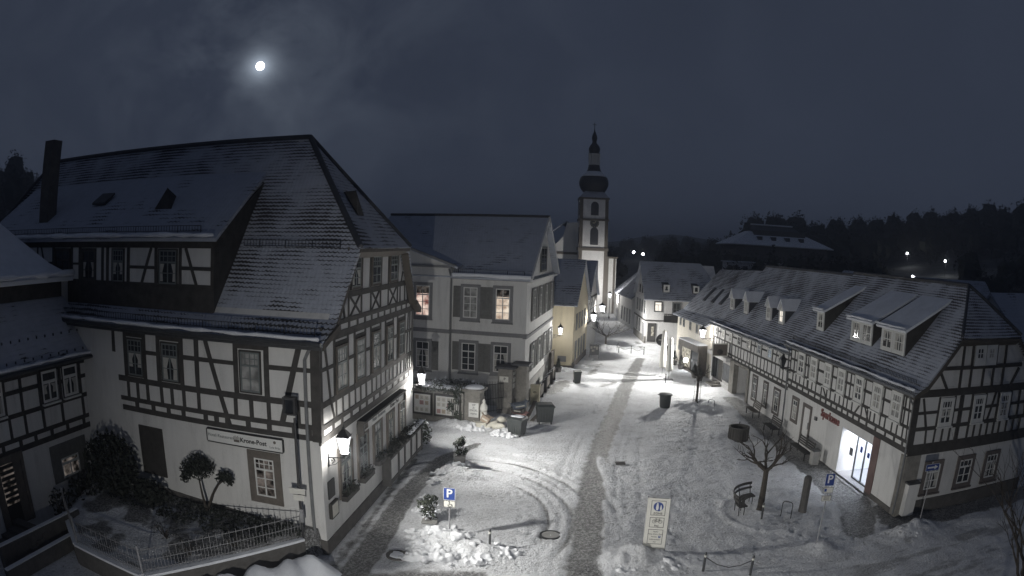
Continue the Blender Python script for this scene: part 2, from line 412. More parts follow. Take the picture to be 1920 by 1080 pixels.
def snowroll(par, p0, p1, r=.07):
    p0 = Vector(p0); p1 = Vector(p1); n = max(3, int((p1-p0).length/.45)); rr = random.Random(int(p0.x*100+p1.y*10)); b = MB()
    b.tube([p0.lerp(p1, i/n)+Vector((0, 0, rr.uniform(-.015, .02))) for i in range(n+1)], [r*rr.uniform(.45, 1.25) for i in range(n+1)], 7)
    return b.build('eave_snow', 'snow', par, True)
def railing(par, fr, s0, s1, z0, h, step=.12, r=.008, n=0.0, name='snow_guard', mat='dark_metal'):
    b = MB(); k = int((s1-s0)/step)
    for i in range(k+1): b.fbox(fr, s0+i*step-r, s0+i*step+r, n-r, n+r, z0, z0+h)
    b.fbox(fr, s0, s1, n-.015, n+.015, z0+h, z0+h+.02); b.fbox(fr, s0, s1, n-.015, n+.015, z0, z0+.02)
    return b.build(name, mat, par)
# ================================================================ HOTEL (half-timbered inn on the left)
O = (-6.19, 20.77)
FA = Fr(O, 6.2, 1); FB = Fr(O, -83.8, -1)
hotel = thing('half_timbered_hotel', (-6.19, 20.77, 0), 'large dark half-timbered inn with a high snowy roof and name boards', 'hotel')
def hp(t, b, z): return Vector((O[0], O[1], 0)) + FA.u*t + FB.u*b + Vector((0,0,z))
W = MB()
W.poly([hp(0,0,0), hp(12.4,0,0), hp(12.4,24,0), hp(0,24,0)], (0,0,7.8))
prof = [(0,7.75),(.9,8.3),(2.95,10.75),(9.65,10.75),(11.5,8.3),(12.4,7.75)]
W.poly([hp(t,.0,z) for t, z in prof], FB.u*22)
W.poly([hp(3.4,3.4,10.7), hp(9.2,3.4,10.7), hp(6.3,3.6,14.6)], FB.u*16)
W.build('wall', 'plaster', hotel)
MB().fbox(FA, -.06, 12.46, -.2, .05, 0, .55).build('plinth', 'plinth', hotel)
pb = MB()
pb.poly([FB.p(-.05,.05,.0), FB.p(9,.05,.0), FB.p(9,.05,1.45), FB.p(3,.05,1.1), FB.p(.9,.05,.7), FB.p(-.05,.05,.55)], FB.nv*-.1); pb.build('plinth', 'plinth', hotel)
# roof
rf = MB()
def slab(b, pts, th=.16):
    pts = [Vector(p) for p in pts]; nn = (pts[1]-pts[0]).cross(pts[2]-pts[0]).normalized()
    if nn.z < 0: nn = -nn
    return b.poly(pts, nn*-th)
RA, RB_ = (6.3, 3.3, 15.35), (6.3, 20.6, 15.35)
for sd in (0, 1):
    T = (lambda t: t) if sd == 0 else (lambda t: 12.5-t if t < 5 else t)
    e0, e1, e2 = T(-.42), T(.95), T(2.85)
    slab(rf, [hp(e0,-.3,7.72), hp(e0,25,7.72), hp(e1,24.4,8.35), hp(e1,-.3,8.35)])
    slab(rf, [hp(e1,-.3,8.35), hp(e1,24.4,8.35), hp(e2,23.2,10.75), hp(e2,-.45,10.75)])
    slab(rf, [hp(e2,-.45,10.75), hp(e2,23.2,10.75), hp(*RB_), hp(*RA)])
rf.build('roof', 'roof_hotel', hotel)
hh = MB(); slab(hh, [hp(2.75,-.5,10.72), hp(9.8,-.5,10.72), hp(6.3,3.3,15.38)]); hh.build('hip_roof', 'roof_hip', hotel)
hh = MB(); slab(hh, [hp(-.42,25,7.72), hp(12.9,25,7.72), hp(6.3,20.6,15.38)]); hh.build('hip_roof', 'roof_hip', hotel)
rd = MB(); rd.tube([hp(*RA)+Vector((0,0,.05)), hp(*RB_)+Vector((0,0,.05))], .13, 6); rd.tube([hp(2.8,-.47,10.78), hp(6.3,3.3,15.42)], .12, 6); rd.tube([hp(9.75,-.47,10.78), hp(6.3,3.3,15.42)], .12, 6)
rd.tube([hp(-.3,24.9,7.8), hp(6.3,20.6,15.42)], .12, 6)
rd.build('ridge_tiles', 'slate', hotel)
# boarded soffit under the hip and barge boards
so_ = MB(); so_.poly([hp(2.8,-.48,10.70), hp(9.7,-.48,10.70), hp(9.45,.0,10.45), hp(3.0,.0,10.45)], (0,0,-.12)); so_.fbox(FA, 2.75, 9.75, .0, .06, 10.5, 10.75)
for sg_ in (0, 1):
    T = (lambda t: t) if sg_ == 0 else (lambda t: 12.5-t)
    for (t0, z0), (t1, z1) in (((.95,8.2),(2.85,10.6)), ((-.3,7.7),(.95,8.2))):
        so_.poly([hp(T(t0),-.32,z0), hp(T(t1),-.42,z1), hp(T(t1),-.42,z1-.22), hp(T(t0),-.32,z0-.22)], FB.u*.34)
so_.build('soffit', 'timber_grey', hotel)
gt = MB(); gt.tube([hp(-.5,-.3,7.7), hp(-.5,14,7.7)], .08, 8); gt.fbox(FB, -.3, 14, .0, .42, 7.5, 7.62); gt.build('gutter', 'dark_metal', hotel)
# timber frame of the street side
X = []
for z, s0, s1, w_ in ((10.55,2.9,9.7,.22),(9.06,1.75,10.85,.22),(8.15,.75,11.75,.2),(7.72,-.05,12.4,.26),(5.53,-.05,12.4,.2),(4.74,-.05,12.4,.17),(4.32,-.05,12.4,.24)): X.append((s0,z,s1,z,w_))
for s in (2.9,4.36,5.42,6.88,7.95,9.42): X.append((s,9.06,s,10.55,.15))
for s in (1.57,2.9,4.36,5.52,6.82,7.95,9.4): X.append((s,8.15,s,9.06,.13))
for s in (9.85,10.64): X.append((s,8.15,s,9.06,.1))
X += [(2.0,9.6,2.55,8.15,.13),(3.0,9.0,4.3,8.2,.1),(4.25,9.0,3.05,8.2,.1),(5.6,9.0,6.75,8.2,.1),(6.7,9.0,5.6,8.2,.1),(8.05,9.0,9.3,8.2,.1),(9.3,9.0,8.1,8.2,.1),(10.24,9.6,9.95,9.06,.1),(10.9,9.0,11.2,8.2,.1)]
for s in (.35,1.0,2.0,2.98,3.92,4.82,5.67,6.53,7.44,8.33,9.2,10.16,10.99,11.8): X.append((s,7.8,s,8.15,.16))
for s in (1.46,2.84,3.58,4.86,5.56,6.88,7.6,8.8,9.52,10.8): X.append((s,5.53,s,7.7,.15))
for a, b_ in ((.1,1.46),(2.84,3.58),(4.86,5.56),(6.88,7.6),(8.8,9.52),(10.8,12.3)): X.append((a,6.72,b_,6.72,.13))
for a, b_ in ((1.46,2.84),(3.58,4.86),(5.56,6.88),(7.6,8.8),(9.52,10.8)): X.append((a,7.42,b_,7.42,.14))
X += [(.5,7.65,.78,6.72,.13),(.78,6.72,1.05,5.53,.13),(1.05,5.53,1.4,4.74,.13),(11.4,7.6,11.15,5.5,.13),(11.15,5.5,11.0,4.8,.12),(11.7,7.6,11.75,4.8,.1)]
for s in (1.55,2.24,2.92,3.62,4.26,4.94,5.7,6.3,6.96,7.66,8.26,8.86,9.55,10.15,10.72,11.4): X.append((s,4.74,s,5.53,.12))
for s in (1.2,2.12,3.15,4.13,5.0,5.95,6.82,7.8,8.8,9.8,10.8,11.6): X.append((s,4.4,s,4.74,.2))
X += [(.12,4.2,.12,7.75,.3),(12.2,4.3,12.2,7.75,.25)]
beams(hotel, FA, X)
for s0, s1, z0, z1 in ((3.05,4.22,9.2,10.47),(5.53,6.78,9.2,10.47),(8.05,9.32,9.2,10.47)):
    window(hotel, FA, s0, s1, z0, z1, 'sash_grey', 'timber_grey', .08, .06, 2, 2, .38, 4, 2, out=.03)
for k, (s0, s1, z0, z1) in enumerate(((1.54,2.76,5.65,7.35),(3.66,4.78,5.65,7.35),(5.65,6.8,5.65,7.35),(7.68,8.74,5.65,7.35),(9.62,10.7,5.65,7.35))):
    window(hotel, FA, s0, s1, z0, z1, 'sash_grey', 'timber_grey', .1, .06, 2, 2, .36, 4, 2, pane='glass_curtain' if k < 4 else 'glass', out=.03)
for s0, s1, z0, z1 in ((1.52,3.04,1.62,3.62),(3.65,5.05,1.62,3.62),(5.68,6.97,1.7,3.62),(7.69,8.91,1.75,3.62),(9.66,10.91,1.75,3.65)):
    o = window(hotel, FA, s0, s1, z0, z1, 'sash_grey', 'sandstone', .2, .06, 2, 3, .3, 2, 1, out=.02)
    bx = MB(); bx.fbox(FA, s0+.05, s1-.05, .06, .30, z0-.06, z0+.14); bx.build('window_box', 'wood_dark', hotel)
    lf = MB(); 
    for q in range(5): lf.leaves(FA.p(s0+.2+(s1-s0-.4)*q/4, .2, z0+.22), (.17,.14,.2), 26, .07, q+int(s0*9))
    lf.build('window_plants', 'leaf_dark', hotel)
# drain pipe, menu frames on the wall
MB().tube([FB.p(.15,.3,7.6), FB.p(.46,.09,7.1), FB.p(.42,.09,.3)], .06, 8).build('drain_pipe', 'zinc', hotel)
m = MB(); m.fbox(FA, .40, 1.0, 0, .05, 2.05, 2.72); m.build('menu_board', 'sign_black', hotel)
m = MB(); m.fbox(FA, .4, 1.1, 0, .12, 1.28, 1.88); mo = m.build('menu_case', 'wood_dark', hotel); MB().fbox(FA, .46, 1.04, .12, .125, 1.34, 1.82).build('menu_sheet', 'paper', mo)
# timber frame of the garden side
X = []
for z, s0, s1, w_ in ((7.60,-.1,14,.34),(5.60,.2,9.15,.22),(4.81,.2,9.1,.18),(4.42,.0,9.05,.2)): X.append((s0,z,s1,z,w_))
for s in (8.67,7.60,6.85,5.70,4.96,3.23,1.97): X.append((s,5.6,s,7.6,.2 if s < 8 else .16))
X += [(9.35,6.6,9.35,7.6,.16),(.12,4.3,.12,7.7,.34)]
for a, b_ in ((6.85,7.6),(3.23,5.7),(.1,1.97)): X.append((a,6.74,b_,6.74,.16))
for a, b_ in ((7.6,8.67),(5.7,6.85),(1.97,3.23)): X.append((a,7.38,b_,7.38,.18))
X += [(4.58,7.6,3.60,4.42,.18),(.68,7.6,1.44,4.75,.2)]
for s in (8.62,8.08,7.53,6.79,6.25,5.67,4.96,3.3,2.64,1.93,.78): X.append((s,4.81,s,5.6,.15))
for s in (8.2,7.3,6.5,5.75,4.7,4.2,3.71,2.82,1.95,.95,.4): X.append((s,4.42,s,4.81,.2))
beams(hotel, FB, X)
for k, (s0, s1) in enumerate(((7.69,8.52),(5.83,6.66),(2.2,3.03))):
    window(hotel, FB, s0-.03, s1+.03, 5.75, 7.24, 'sash_grey', 'timber', .05, .055, 2, 2, .34, 4, 2, pane='glass' if k != 2 else 'glass_curtain', out=.03)
window(hotel, FB, 1.6, 2.95, 1.68, 3.68, 'sash_white', 'sandstone', .27, .06, 2, 3, .28, 4, 2, pane='lit_dim', out=.01, lab='ground floor window with warm light behind a grille')
window(hotel, FB, 6.95, 8.22, 1.82, 3.82, 'wood_dark', 'wood_dark', .12, .5, 1, 1, 0, pane='wood_dark', out=.01, name='shuttered_window')
# name boards
s_ = MB(); s_.fbox(FB, 1.42, 4.6, .08, .14, 3.80, 4.24)
sgn = tag(s_.build('name_board', 'sign_white', hotel), 'long white oval-ended board reading Hotel-Restaurant Krone-Post')
bd = MB(); 
for z in (3.78, 4.26): bd.fbox(FB, 1.42, 4.6, .07, .155, z-.02, z+.02)
for s0 in (1.40, 4.62): bd.fbox(FB, s0-.02, s0+.02, .07, .155, 3.8, 4.24)
bd.build('rim', 'sign_black', sgn)
text('lettering', 'Hotel-Restaurant', .17, FB.mat(3.98, .145, 4.04), 'sash_grey', sgn)
text('lettering', 'Krone-Post', .235, FB.mat(2.6, .145, 4.02), 'sign_black', sgn, bold=.006)
text('lettering', 'Lutz Bräu', .11, FB.mat(1.72, .145, 3.93), 'sash_grey', sgn)
em = LB if False else MB
cr = MB()
for k in range(5): cr.fbox(FB, 3.3-.12+.055*k, 3.3-.10+.055*k, .14, .15, 4.0, 4.12+(.03 if k % 2 else 0))
cr.fbox(FB, 3.18, 3.42, .14, .15, 3.92, 4.0); cr.build('crown_emblem', 'sandstone', sgn)
MB().tube([FB.p(1.72,.14,4.12), FB.p(1.72,.15,4.12)], .055, 12).build('round_emblem', 'sandstone', sgn)
s_ = MB(); s_.poly([FA.p(3.85,.16,3.62), FA.p(9.9,.16,3.66), FA.p(9.9,.16,4.02), FA.p(3.85,.16,4.0)], FA.nv*.05)
sg2 = tag(s_.build('name_board', 'sign_white', hotel), 'white board with the inn name above the street windows')
bd = MB(); bd.fbox(FA, 3.75, 9.98, .0, .34, 4.03, 4.12); bd.fbox(FA, 3.72, 3.80, .0, .3, 3.55, 4.03); bd.fbox(FA, 9.93, 9.99, .0, .3, 3.6, 4.03); bd.build('rim', 'timber', sg2)
text('lettering', 'Hotel - Restaurant', .24, FA.mat(6.0, .215, 3.83), 'sash_grey', sg2)
text('lettering', 'Krone - Post', .26, FA.mat(8.35, .215, 3.83), 'sign_black', sg2, bold=.006)
cr = MB(); cr.fbox(FA, 4.1, 4.5, .21, .22, 3.7, 3.78)
for k in range(4): cr.fbox(FA, 4.12+.1*k, 4.17+.1*k, .21, .22, 3.78, 3.93)
cr.build('crown_emblem', 'sandstone', sg2)
# sheltered terrace frame below the far windows
tf = MB()
for s in (6.9,8.3,9.4,10.6,11.7,12.75): tf.fbox(FA, s-.09, s+.09, .05, .42, .3, 1.62)
tf.fbox(FA, 6.8, 12.85, .03, .48, 1.6, 1.70); tf.fbox(FA, 6.8, 12.85, .05, .40, .35, .55)
tfo = tf.build('terrace_screen', 'timber', hotel); pn = MB(); pn.fbox(FA, 7.0, 12.7, .2, .37, .55, 1.55); pn.build('panel', 'plaster', tfo)
lf = MB(); sn_ = MB(); rr = random.Random(3)
for q in range(24):
    s = 6.9+5.8*q/23; lf.leaves(FA.p(s,.35,1.85), (.2,.25,.22), 14, .09, 100+q)
    if s > 10: sn_.blob(FA.p(s,.4,1.9), (.16,.16,.07), q, 7, .2)
lf.build('box_plants', 'leaf_dark', tfo); sn_.build('snow_cover', 'snow', tfo, True)
# long dormer
FD = FB.shift(0, -.9)
dm = MB(); dm.fbox(FD, 4.75, 19.5, -2.2, 0, 8.2, 10.9)
dm.poly([FD.p(4.72,0,8.6), FD.p(4.72,0,10.95), FD.p(4.72,-4.3,13.5), FD.p(4.72,-2.0,10.7)], FD.u*.12)
dmo = dm.build('dormer', 'plaster', hotel)
ck = MB(); ck.poly([FD.p(4.70,.05,8.35), FD.p(4.70,.05,11.0), FD.p(4.70,-4.45,13.65), FD.p(4.70,-1.9,10.6)], FD.u*-.06); ck.fbox(FD,4.68,19.5,-.1,.05,8.25,9.16); ck.fbox(FD,4.5,19.8,-.1,.06,10.72,11.05); ck.build('cheek', 'timber', dmo)
X = [(4.72,9.22,19,9.22,.16),(4.72,10.72,19,10.72,.16)]
for s in (4.74,6.3,7.56,9.13,10.42,10.75,12.3,12.9,14.35): X.append((s,9.2,s,10.7,.16))
X += [(7.83,10.65,8.35,9.28,.13),(6.02,10.65,5.5,9.28,.13),(7.56,9.9,9.13,9.9,.13),(4.8,9.9,6.3,9.9,.13),(12.2,9.96,12.95,9.96,.1),(14.3,9.96,15.7,9.96,.1),(15.7,9.2,15.7,10.7,.1),(15.4,10.7,15.1,9.9,.08)]
fo = beams(dmo, FD, X, n1=.03)
for s0, s1 in ((6.42,7.42),(9.36,10.13)): window(dmo, FD, s0, s1, 9.24, 10.62, 'sash_grey', 'timber', .05, .055, 2, 2, .36, 4, 2, out=.02)
for s0, s1 in ((11.17,12.17),(13.0,14.24)): window(dmo, FD, s0, s1, 9.24, 10.62, 'wood_dark', 'timber', .08, .06, 2, 2, .36, 2, 1, out=.02)
dr = MB(); slab(dr, [FD.p(4.3,.55,11.02), FD.p(21,.55,11.02), FD.p(21,-4.6,14.02), FD.p(4.75,-4.6,14.02)], .14); dr.build('dormer_roof', 'roof_snowy', hotel)
def guard(par, P0, P1, h=.22, nb=60, nm='snow_guard'):
    b = MB(); P0 = Vector(P0); P1 = Vector(P1); L_ = (P1-P0).length; n = max(2, int(L_/.14)); u_ = (P1-P0)/n
    for i in range(n+1): b.box(P0+u_*i+Vector((0,0,h/2)), (.016,.016,h))
    b.tube([P0+Vector((0,0,h)), P1+Vector((0,0,h))], .012, 4); b.tube([P0, P1], .012, 4); 
    for i in range(0, n+1, 8): b.tube([P0+u_*i+Vector((0,0,h)), P0+u_*i+Vector((0,0,-.05))], .02, 4)
    return b.build(nm, 'dark_metal', par)
guard(hotel, hp(-.05,.1,7.95), hp(-.05,16,7.95)); guard(hotel, hp(2.75,.3,10.75), hp(2.75,4.4,10.75)); guard(hotel, FD.p(5.2,.2,11.28), FD.p(20,.2,11.28), .2)
snowroll(hotel, hp(-.42,-.2,7.86), hp(-.42,15,7.86), .08); snowroll(hotel, FD.p(4.4,.55,11.14), FD.p(20.5,.55,11.14), .10)
# chimney, small roof dormers, skylight
ch = MB(); ch.fbox(Fr(O,-83.8,-1), 15.85, 16.6, -2.4, -1.7, 11.2, 15.75); cho = ch.build('chimney', 'stone_dark', hotel)
tri = MB(); c0 = hp(2.3,8.4,11.95); tri.add([c0+FB.u*-.62, c0+FB.u*.62, c0+FA.u*.35+Vector((0,0,1.15)), c0+FA.u*1.3+Vector((0,0,.75))], [(0,1,2),(1,3,2),(3,0,2),(0,3,1)]); tri.build('vent_dormer', 'timber', hotel)
tri = MB(); c0 = hp(5.5,.5,12.0); tri.add([c0+FA.u*-.4, c0+FA.u*.4, c0+FB.u*.25+Vector((0,0,1.0)), c0+FB.u*.8+Vector((0,0,.95))], [(0,1,2),(1,3,2),(3,0,2),(0,3,1)]); tri.build('vent_dormer', 'timber', hotel)
sk = MB(); sk.poly([FD.p(12.5,-1.9,12.55), FD.p(13.4,-1.9,12.55), FD.p(13.4,-2.7,13.02), FD.p(12.5,-2.7,13.02)], (0,0,.1)); sk.build('skylight', 'slate', hotel)

# ================================================================ LEFT HOUSE
OL = (-17.5, 22.05); FL = Fr(OL, 186.2, -1)
lh = thing('half_timbered_house', (-17.5, 22.05, 0), 'low half-timbered house at the left edge with grid framing and mansard snow roof', 'house')
b = MB(); b.poly([FL.p(-3,0,0), FL.p(14,0,0), FL.p(14,-9,0), FL.p(-3,-9,0)], (0,0,6.3)); b.poly([FL.p(-3,-1.8,6.3), FL.p(14,-1.8,6.3), FL.p(14,-7,6.3), FL.p(-3,-7,6.3)], (0,0,3.1)); b.build('wall', 'plaster', lh)
X = [(-.75,6.1,14,6.1,.32),(-.75,5.42,3.3,5.42,.16),(3.3,5.5,14,5.5,.16),(-.75,4.62,14,4.62,.17),(-.75,3.72,14,3.72,.17),(-.75,3.32,14,3.32,.22),(-.75,3.2,-.75,6.2,.22)]
for s in (5.45,4.4,3.2,1.84,.45): X.append((s,4.62,s,6.1,.18))
for s in (5.32,4.34,3.15,1.86,.38,6.9,8.2): X.append((s,3.72,s,4.62,.17))
for s in (5.96,4.83,3.84,2.74,1.64,.47): X.append((s,3.4,s,3.72,.2))
beams(lh, FL, X)
for s0, s1 in ((2.02,3.1),(.62,1.68),(5.52,6.6)): window(lh, FL, s0, s1, 4.74, 6.04, 'sash_white', 'timber', .03, .1, 2, 1, .36, 1, 1, pane='glass', out=.03, sill='sash_white')
window(lh, FL, .6, 3.1, 1.4, 2.97, 'sash_white', 'shutter_grey', .62, .08, 2, 1, .3, 1, 1, pane='lit_dim', out=.01, fwb=.1)
dfr = MB(); dfr.fbox(FL, 4.9, 5.1, 0, .08, .5, 3.1); dfr.fbox(FL, 6.5, 6.9, 0, .08, .5, 3.1); dfr.fbox(FL, 4.9, 6.9, 0, .08, 3.0, 3.3); dfr.fbox(FL, 5.1, 5.6, 0, .04, .5, 3.0)
do = dfr.build('door', 'sandstone', lh); MB().fbox(FL, 5.62, 6.45, 0, .03, 1.4, 3.0).build('lit_pane', 'lit_dim', do)
dd = MB(); dd.fbox(FL, 5.62, 6.45, 0, .05, .5, 1.4); rr = random.Random(4)
for q in range(7): z = 1.5+q*.22; dd.fbox(FL, 5.62, 6.45, .03, .05, z, z+.14)
dd.build('door_panel', 'wood_dark', do)
r = MB(); slab(r, [FL.p(-1.2,.5,6.35), FL.p(14.2,.5,6.35), FL.p(14.2,-1.8,8.75), FL.p(-.2,-1.8,8.75)], .14)
r.build('lower_roof', 'roof_snowy', lh); snowroll(lh, FL.p(-1.1,.5,6.46), FL.p(14,.5,6.46), .08); snowroll(lh, FL.p(-.3,-.9,9.6), FL.p(14,-.9,9.6), .13)
r = MB(); slab(r, [FL.p(-.4,-.9,9.45), FL.p(14.2,-.9,9.45), FL.p(14.2,-1.9,10.0), FL.p(.4,-1.9,10.0)], .2); slab(r, [FL.p(.4,-1.9,10.0), FL.p(14.2,-1.9,10.0), FL.p(14.2,-5,12.6), FL.p(3.2,-5,12.6)], .16)
slab(r, [FL.p(-.4,-.9,9.45), FL.p(.4,-1.9,10.0), FL.p(3.2,-5,12.6), FL.p(-.4,-9,9.45)], .12); r.build('upper_roof', 'snow', lh)
r = MB(); r.fbox(FL, -.1, 14, -1.9, -1.55, 8.6, 9.4); r.build('dormer_band', 'timber', lh)
gt = MB(); gt.tube([FL.p(-1.2,.58,6.28), FL.p(14,.58,6.28)], .08, 6); gt.tube([FL.p(-.9,.5,6.2), FL.p(-.78,.1,5.7), FL.p(-.78,.1,.8)], .055, 6); gt.build('gutter', 'dark_metal', lh)
gd_ = MB()
for row, n_ in ((.0, 0), (.28, 1)):
    for q in range(26): gd_.box(FL.p(-.2+q*.55+(row), .3-row*2.2, 6.62+row*2.35), (.05,.05,.1))
gd_.build('snow_hooks', 'slate', lh)

# ================================================================ MANOR WITH SHUTTERS
OM = (1.0, 44.6); FM = Fr(OM, 11, 1); FE = Fr(OM, 285, -1)
mh = thing('shuttered_town_house', (1.0, 44.6, 0), 'pale two-storey town house with grey shutters and two warm lit windows', 'house')
def mp(s, b, z): return Vector((OM[0], OM[1], 0)) + FM.u*s + FE.u*b + Vector((0,0,z))
W = MB(); W.poly([mp(0,0,0), mp(13.2,0,0), mp(13.2,16,0), mp(0,16,0)], (0,0,8.75))
W.poly([mp(.3,.06,8.7), mp(12.9,.06,8.7), mp(7.2,.06,12.9)], FE.u*13)
W.fbox(FE, 5.3, 16, -2, .3, 0, 9.35); W.poly([FE.p(5.0,.3,9.35), FE.p(9.6,.3,10.85), FE.p(14.2,.3,9.35)], FE.nv*-3)
W.build('wall', 'plaster', mh)
bb = MB(); bb.fbox(FE, -.08, 5.22, -.3, .08, 4.82, 5.08); bb.fbox(FE, 5.22, 14, .2, .38, 4.82, 5.08); bb.fbox(FM, 0, 13.2, -.2, .08, 4.75, 4.95); bb.fbox(FE, -.1, 5.2, -.2, .14, 8.55, 8.75); bb.fbox(FE, 5.2, 14.4, .2, .48, 9.28, 9.42)
bb.poly([FE.p(5.0,.5,9.36), FE.p(9.6,.5,10.9), FE.p(9.6,.5,11.06), FE.p(4.8,.5,9.46)], FE.nv*-.25); bb.build('cornice', 'trim_grey', mh)
pl = MB(); pl.fbox(FM, -.05, 13.25, -.2, .06, 0, 1.5); pl.fbox(FE, -.05, 5.25, -.2, .06, 0, 1.5); pl.fbox(FE, 5.25, 14, .1, .36, 0, 1.5); pl.build('plinth', 'concrete', mh)
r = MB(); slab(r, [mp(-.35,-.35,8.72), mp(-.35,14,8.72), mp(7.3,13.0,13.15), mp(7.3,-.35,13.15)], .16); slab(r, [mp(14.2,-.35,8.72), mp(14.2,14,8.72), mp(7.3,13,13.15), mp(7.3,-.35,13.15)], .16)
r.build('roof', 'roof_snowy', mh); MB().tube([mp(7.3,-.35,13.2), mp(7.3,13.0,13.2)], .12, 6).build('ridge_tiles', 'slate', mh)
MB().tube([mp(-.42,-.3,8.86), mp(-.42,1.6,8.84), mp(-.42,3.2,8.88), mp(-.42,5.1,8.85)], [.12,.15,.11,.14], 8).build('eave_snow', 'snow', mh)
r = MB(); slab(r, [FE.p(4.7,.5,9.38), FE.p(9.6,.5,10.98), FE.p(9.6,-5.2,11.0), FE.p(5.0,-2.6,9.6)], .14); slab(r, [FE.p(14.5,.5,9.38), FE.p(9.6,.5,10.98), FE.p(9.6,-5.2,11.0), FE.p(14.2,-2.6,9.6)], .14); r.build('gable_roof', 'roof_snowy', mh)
bg_ = MB(); bg_.poly([mp(-.35,-.37,8.55), mp(7.3,-.37,13.0), mp(14.2,-.37,8.55), mp(14.2,-.37,8.8), mp(7.3,-.37,13.25), mp(-.35,-.37,8.8)], FE.u*.12); bg_.fbox(FM, 0, 13.2, 0, .3, 8.5, 8.66); bg_.build('verge', 'plaster', mh)
window(mh, FM, 5.6, 8.4, 9.0, 10.9, 'shutter_grey', 'shutter_grey', .05, .1, 2, 3, 0, pane='glass', out=.02)
guard(mh, mp(-.15,.2,8.92), mp(-.15,5.2,8.92), .3)
def shut(par, fr, s0, s1, z0, z1, n=.05):
    b = MB(); b.fbox(fr, s0, s0+.07, n-.05, n+.02, z0, z1); b.fbox(fr, s1-.07, s1, n-.05, n+.02, z0, z1)
    k = int((z1-z0)/.11)
    b.fbox(fr, s0+.07, s1-.07, n-.05, n-.015, z0, z1)
    for i in range(k): z = z0+(z1-z0)*(i+.15)/k; b.fbox(fr, s0+.07, s1-.07, n-.02, n+.012, z, z+.06)
    return b.build('shutter', 'shutter_grey', par)
FE2 = FE.shift(0, .3)
for fr_, s0, s1, z0, z1, pa in ((FE2,6.56,8.0,5.72,8.22,'lit_warm'),(FE,3.2,4.6,5.75,8.22,'glass_curtain'),(FE,.93,2.32,5.75,8.22,'lit_yellow'),(FE2,6.54,7.92,2.1,4.34,'glass'),(FE,3.25,4.65,2.12,4.42,'glass'),(FE,.97,2.37,2.18,4.42,'glass')):
    window(mh, fr_, s0, s1, z0, z1, 'sash_white', 'trim_grey', .2, .065, 2, 3, .3, 2, 1, pane=pa, out=.02, sill='trim_grey', lab='window glowing warm from inside' if pa.startswith('lit') else None)
    if pa.startswith('lit'): MB().fbox(fr_, s0+.21, s1-.21, 0.0, .036, z0+(z1-z0)*.70, z1-.21).build('transom_pane', 'lit_dim', mh.children[-1] if False else mh)
for s0, s1, z0, z1 in ((4.6,5.12,5.95,8.08),(2.76,3.2,5.95,8.08),(2.32,2.75,5.95,8.08),(4.65,5.12,2.3,4.28),(2.85,3.25,2.3,4.25),(2.37,2.83,2.3,4.25)): shut(mh, FE, s0, s1, z0, z1)
for s0, s1, z0, z1 in ((6.05,6.54,2.18,4.2),(7.92,8.4,2.18,4.2)): shut(mh, FE2, s0, s1, z0, z1)
for z0, z1 in ((5.75,8.02),(2.2,4.15)):
    for k, s0 in enumerate((1.9,4.8,7.7,10.6)):
        window(mh, FM, s0+.5, s0+1.7, z0, z1, 'sash_white', 'trim_grey', .12, .06, 2, 3, .3, 2, 1, out=.02)
        shut(mh, FM, s0-.1, s0+.5, z0, z1, .1); shut(mh, FM, s0+1.7, s0+2.3, z0, z1, .1)
dp = MB(); dp.tube([FE.p(5.3,.55,9.2), FE.p(5.25,.15,8.5), FE.p(5.22,.15,.9)], .06, 8); dp.build('drain_pipe', 'zinc', mh)

# ================================================================ SAVINGS BANK (right, near)
OC = (17.12, 22.86); FC = Fr(OC, .7, -1); FDD = Fr(OC, 91.5, 1)
bk = thing('half_timbered_bank', (17.12, 22.86, 0), 'near right half-timbered building with a bright glass bank entrance and three white dormers', 'building')
def cp(s, d, z): return FC.p(s, -d, z)
W = MB()
W.poly([cp(0,0,2.93), cp(15.1,0,2.93), cp(15.1,9.2,2.93), cp(0,9.2,2.93)], (0,0,2.9))
W.poly([cp(0,0,0), cp(3.3,0,0), cp(3.3,9.2,0), cp(0,9.2,0)], (0,0,2.93)); W.poly([cp(6.9,0,0), cp(15.1,0,0), cp(15.1,9.2,0), cp(6.9,9.2,0)], (0,0,2.93))
W.poly([cp(3.3,4.0,0), cp(6.9,4.0,0), cp(6.9,9.2,0), cp(3.3,9.2,0)], (0,0,2.93)); W.poly([cp(3.3,0,2.5), cp(6.9,0,2.5), cp(6.9,4.0,2.5), cp(3.3,4.0,2.5)], (0,0,.43))
W.poly([cp(.05,.1,5.8), cp(.05,2.3,7.95), cp(.05,6.7,7.95), cp(.05,9.1,5.8)], FC.u*15)
W.build('wall', 'plaster', bk)
b = MB(); b.fbox(FDD, .85, 9.25, -.2, .05, 0, .62); b.fbox(FC, 0, 3.3, -.2, .04, 0, .25); b.build('plinth', 'plinth', bk)
qn = MB(); qn.fbox(FDD, -.04, .86, -.3, .07, .0, 2.85); qn.fbox(FC, -.05, .45, -.2, .05, .0, 2.85); qn.build('corner_pillar', 'stone', bk)
r = MB(); slab(r, [cp(-.35,-.4,5.72), cp(15.3,-.4,5.72), cp(15.3,.35,6.12), cp(-.35,.35,6.12)], .12); slab(r, [cp(-.35,.35,6.12), cp(15.3,.35,6.12), cp(15.3,4.5,10.15), cp(2.1,4.5,10.15), cp(-.35,2.25,8.08)], .14)
slab(r, [cp(-.35,9.5,5.65), cp(15.3,9.5,5.65), cp(15.3,4.5,10.15), cp(2.1,4.5,10.15), cp(-.35,6.8,8.08)], .14)
r.build('roof', 'roof_x', bk)
r = MB(); slab(r, [cp(-.42,2.15,8.02), cp(-.42,6.9,8.02), cp(2.1,4.5,10.2)], .14); r.build('hip_roof', 'roof_gable', bk)
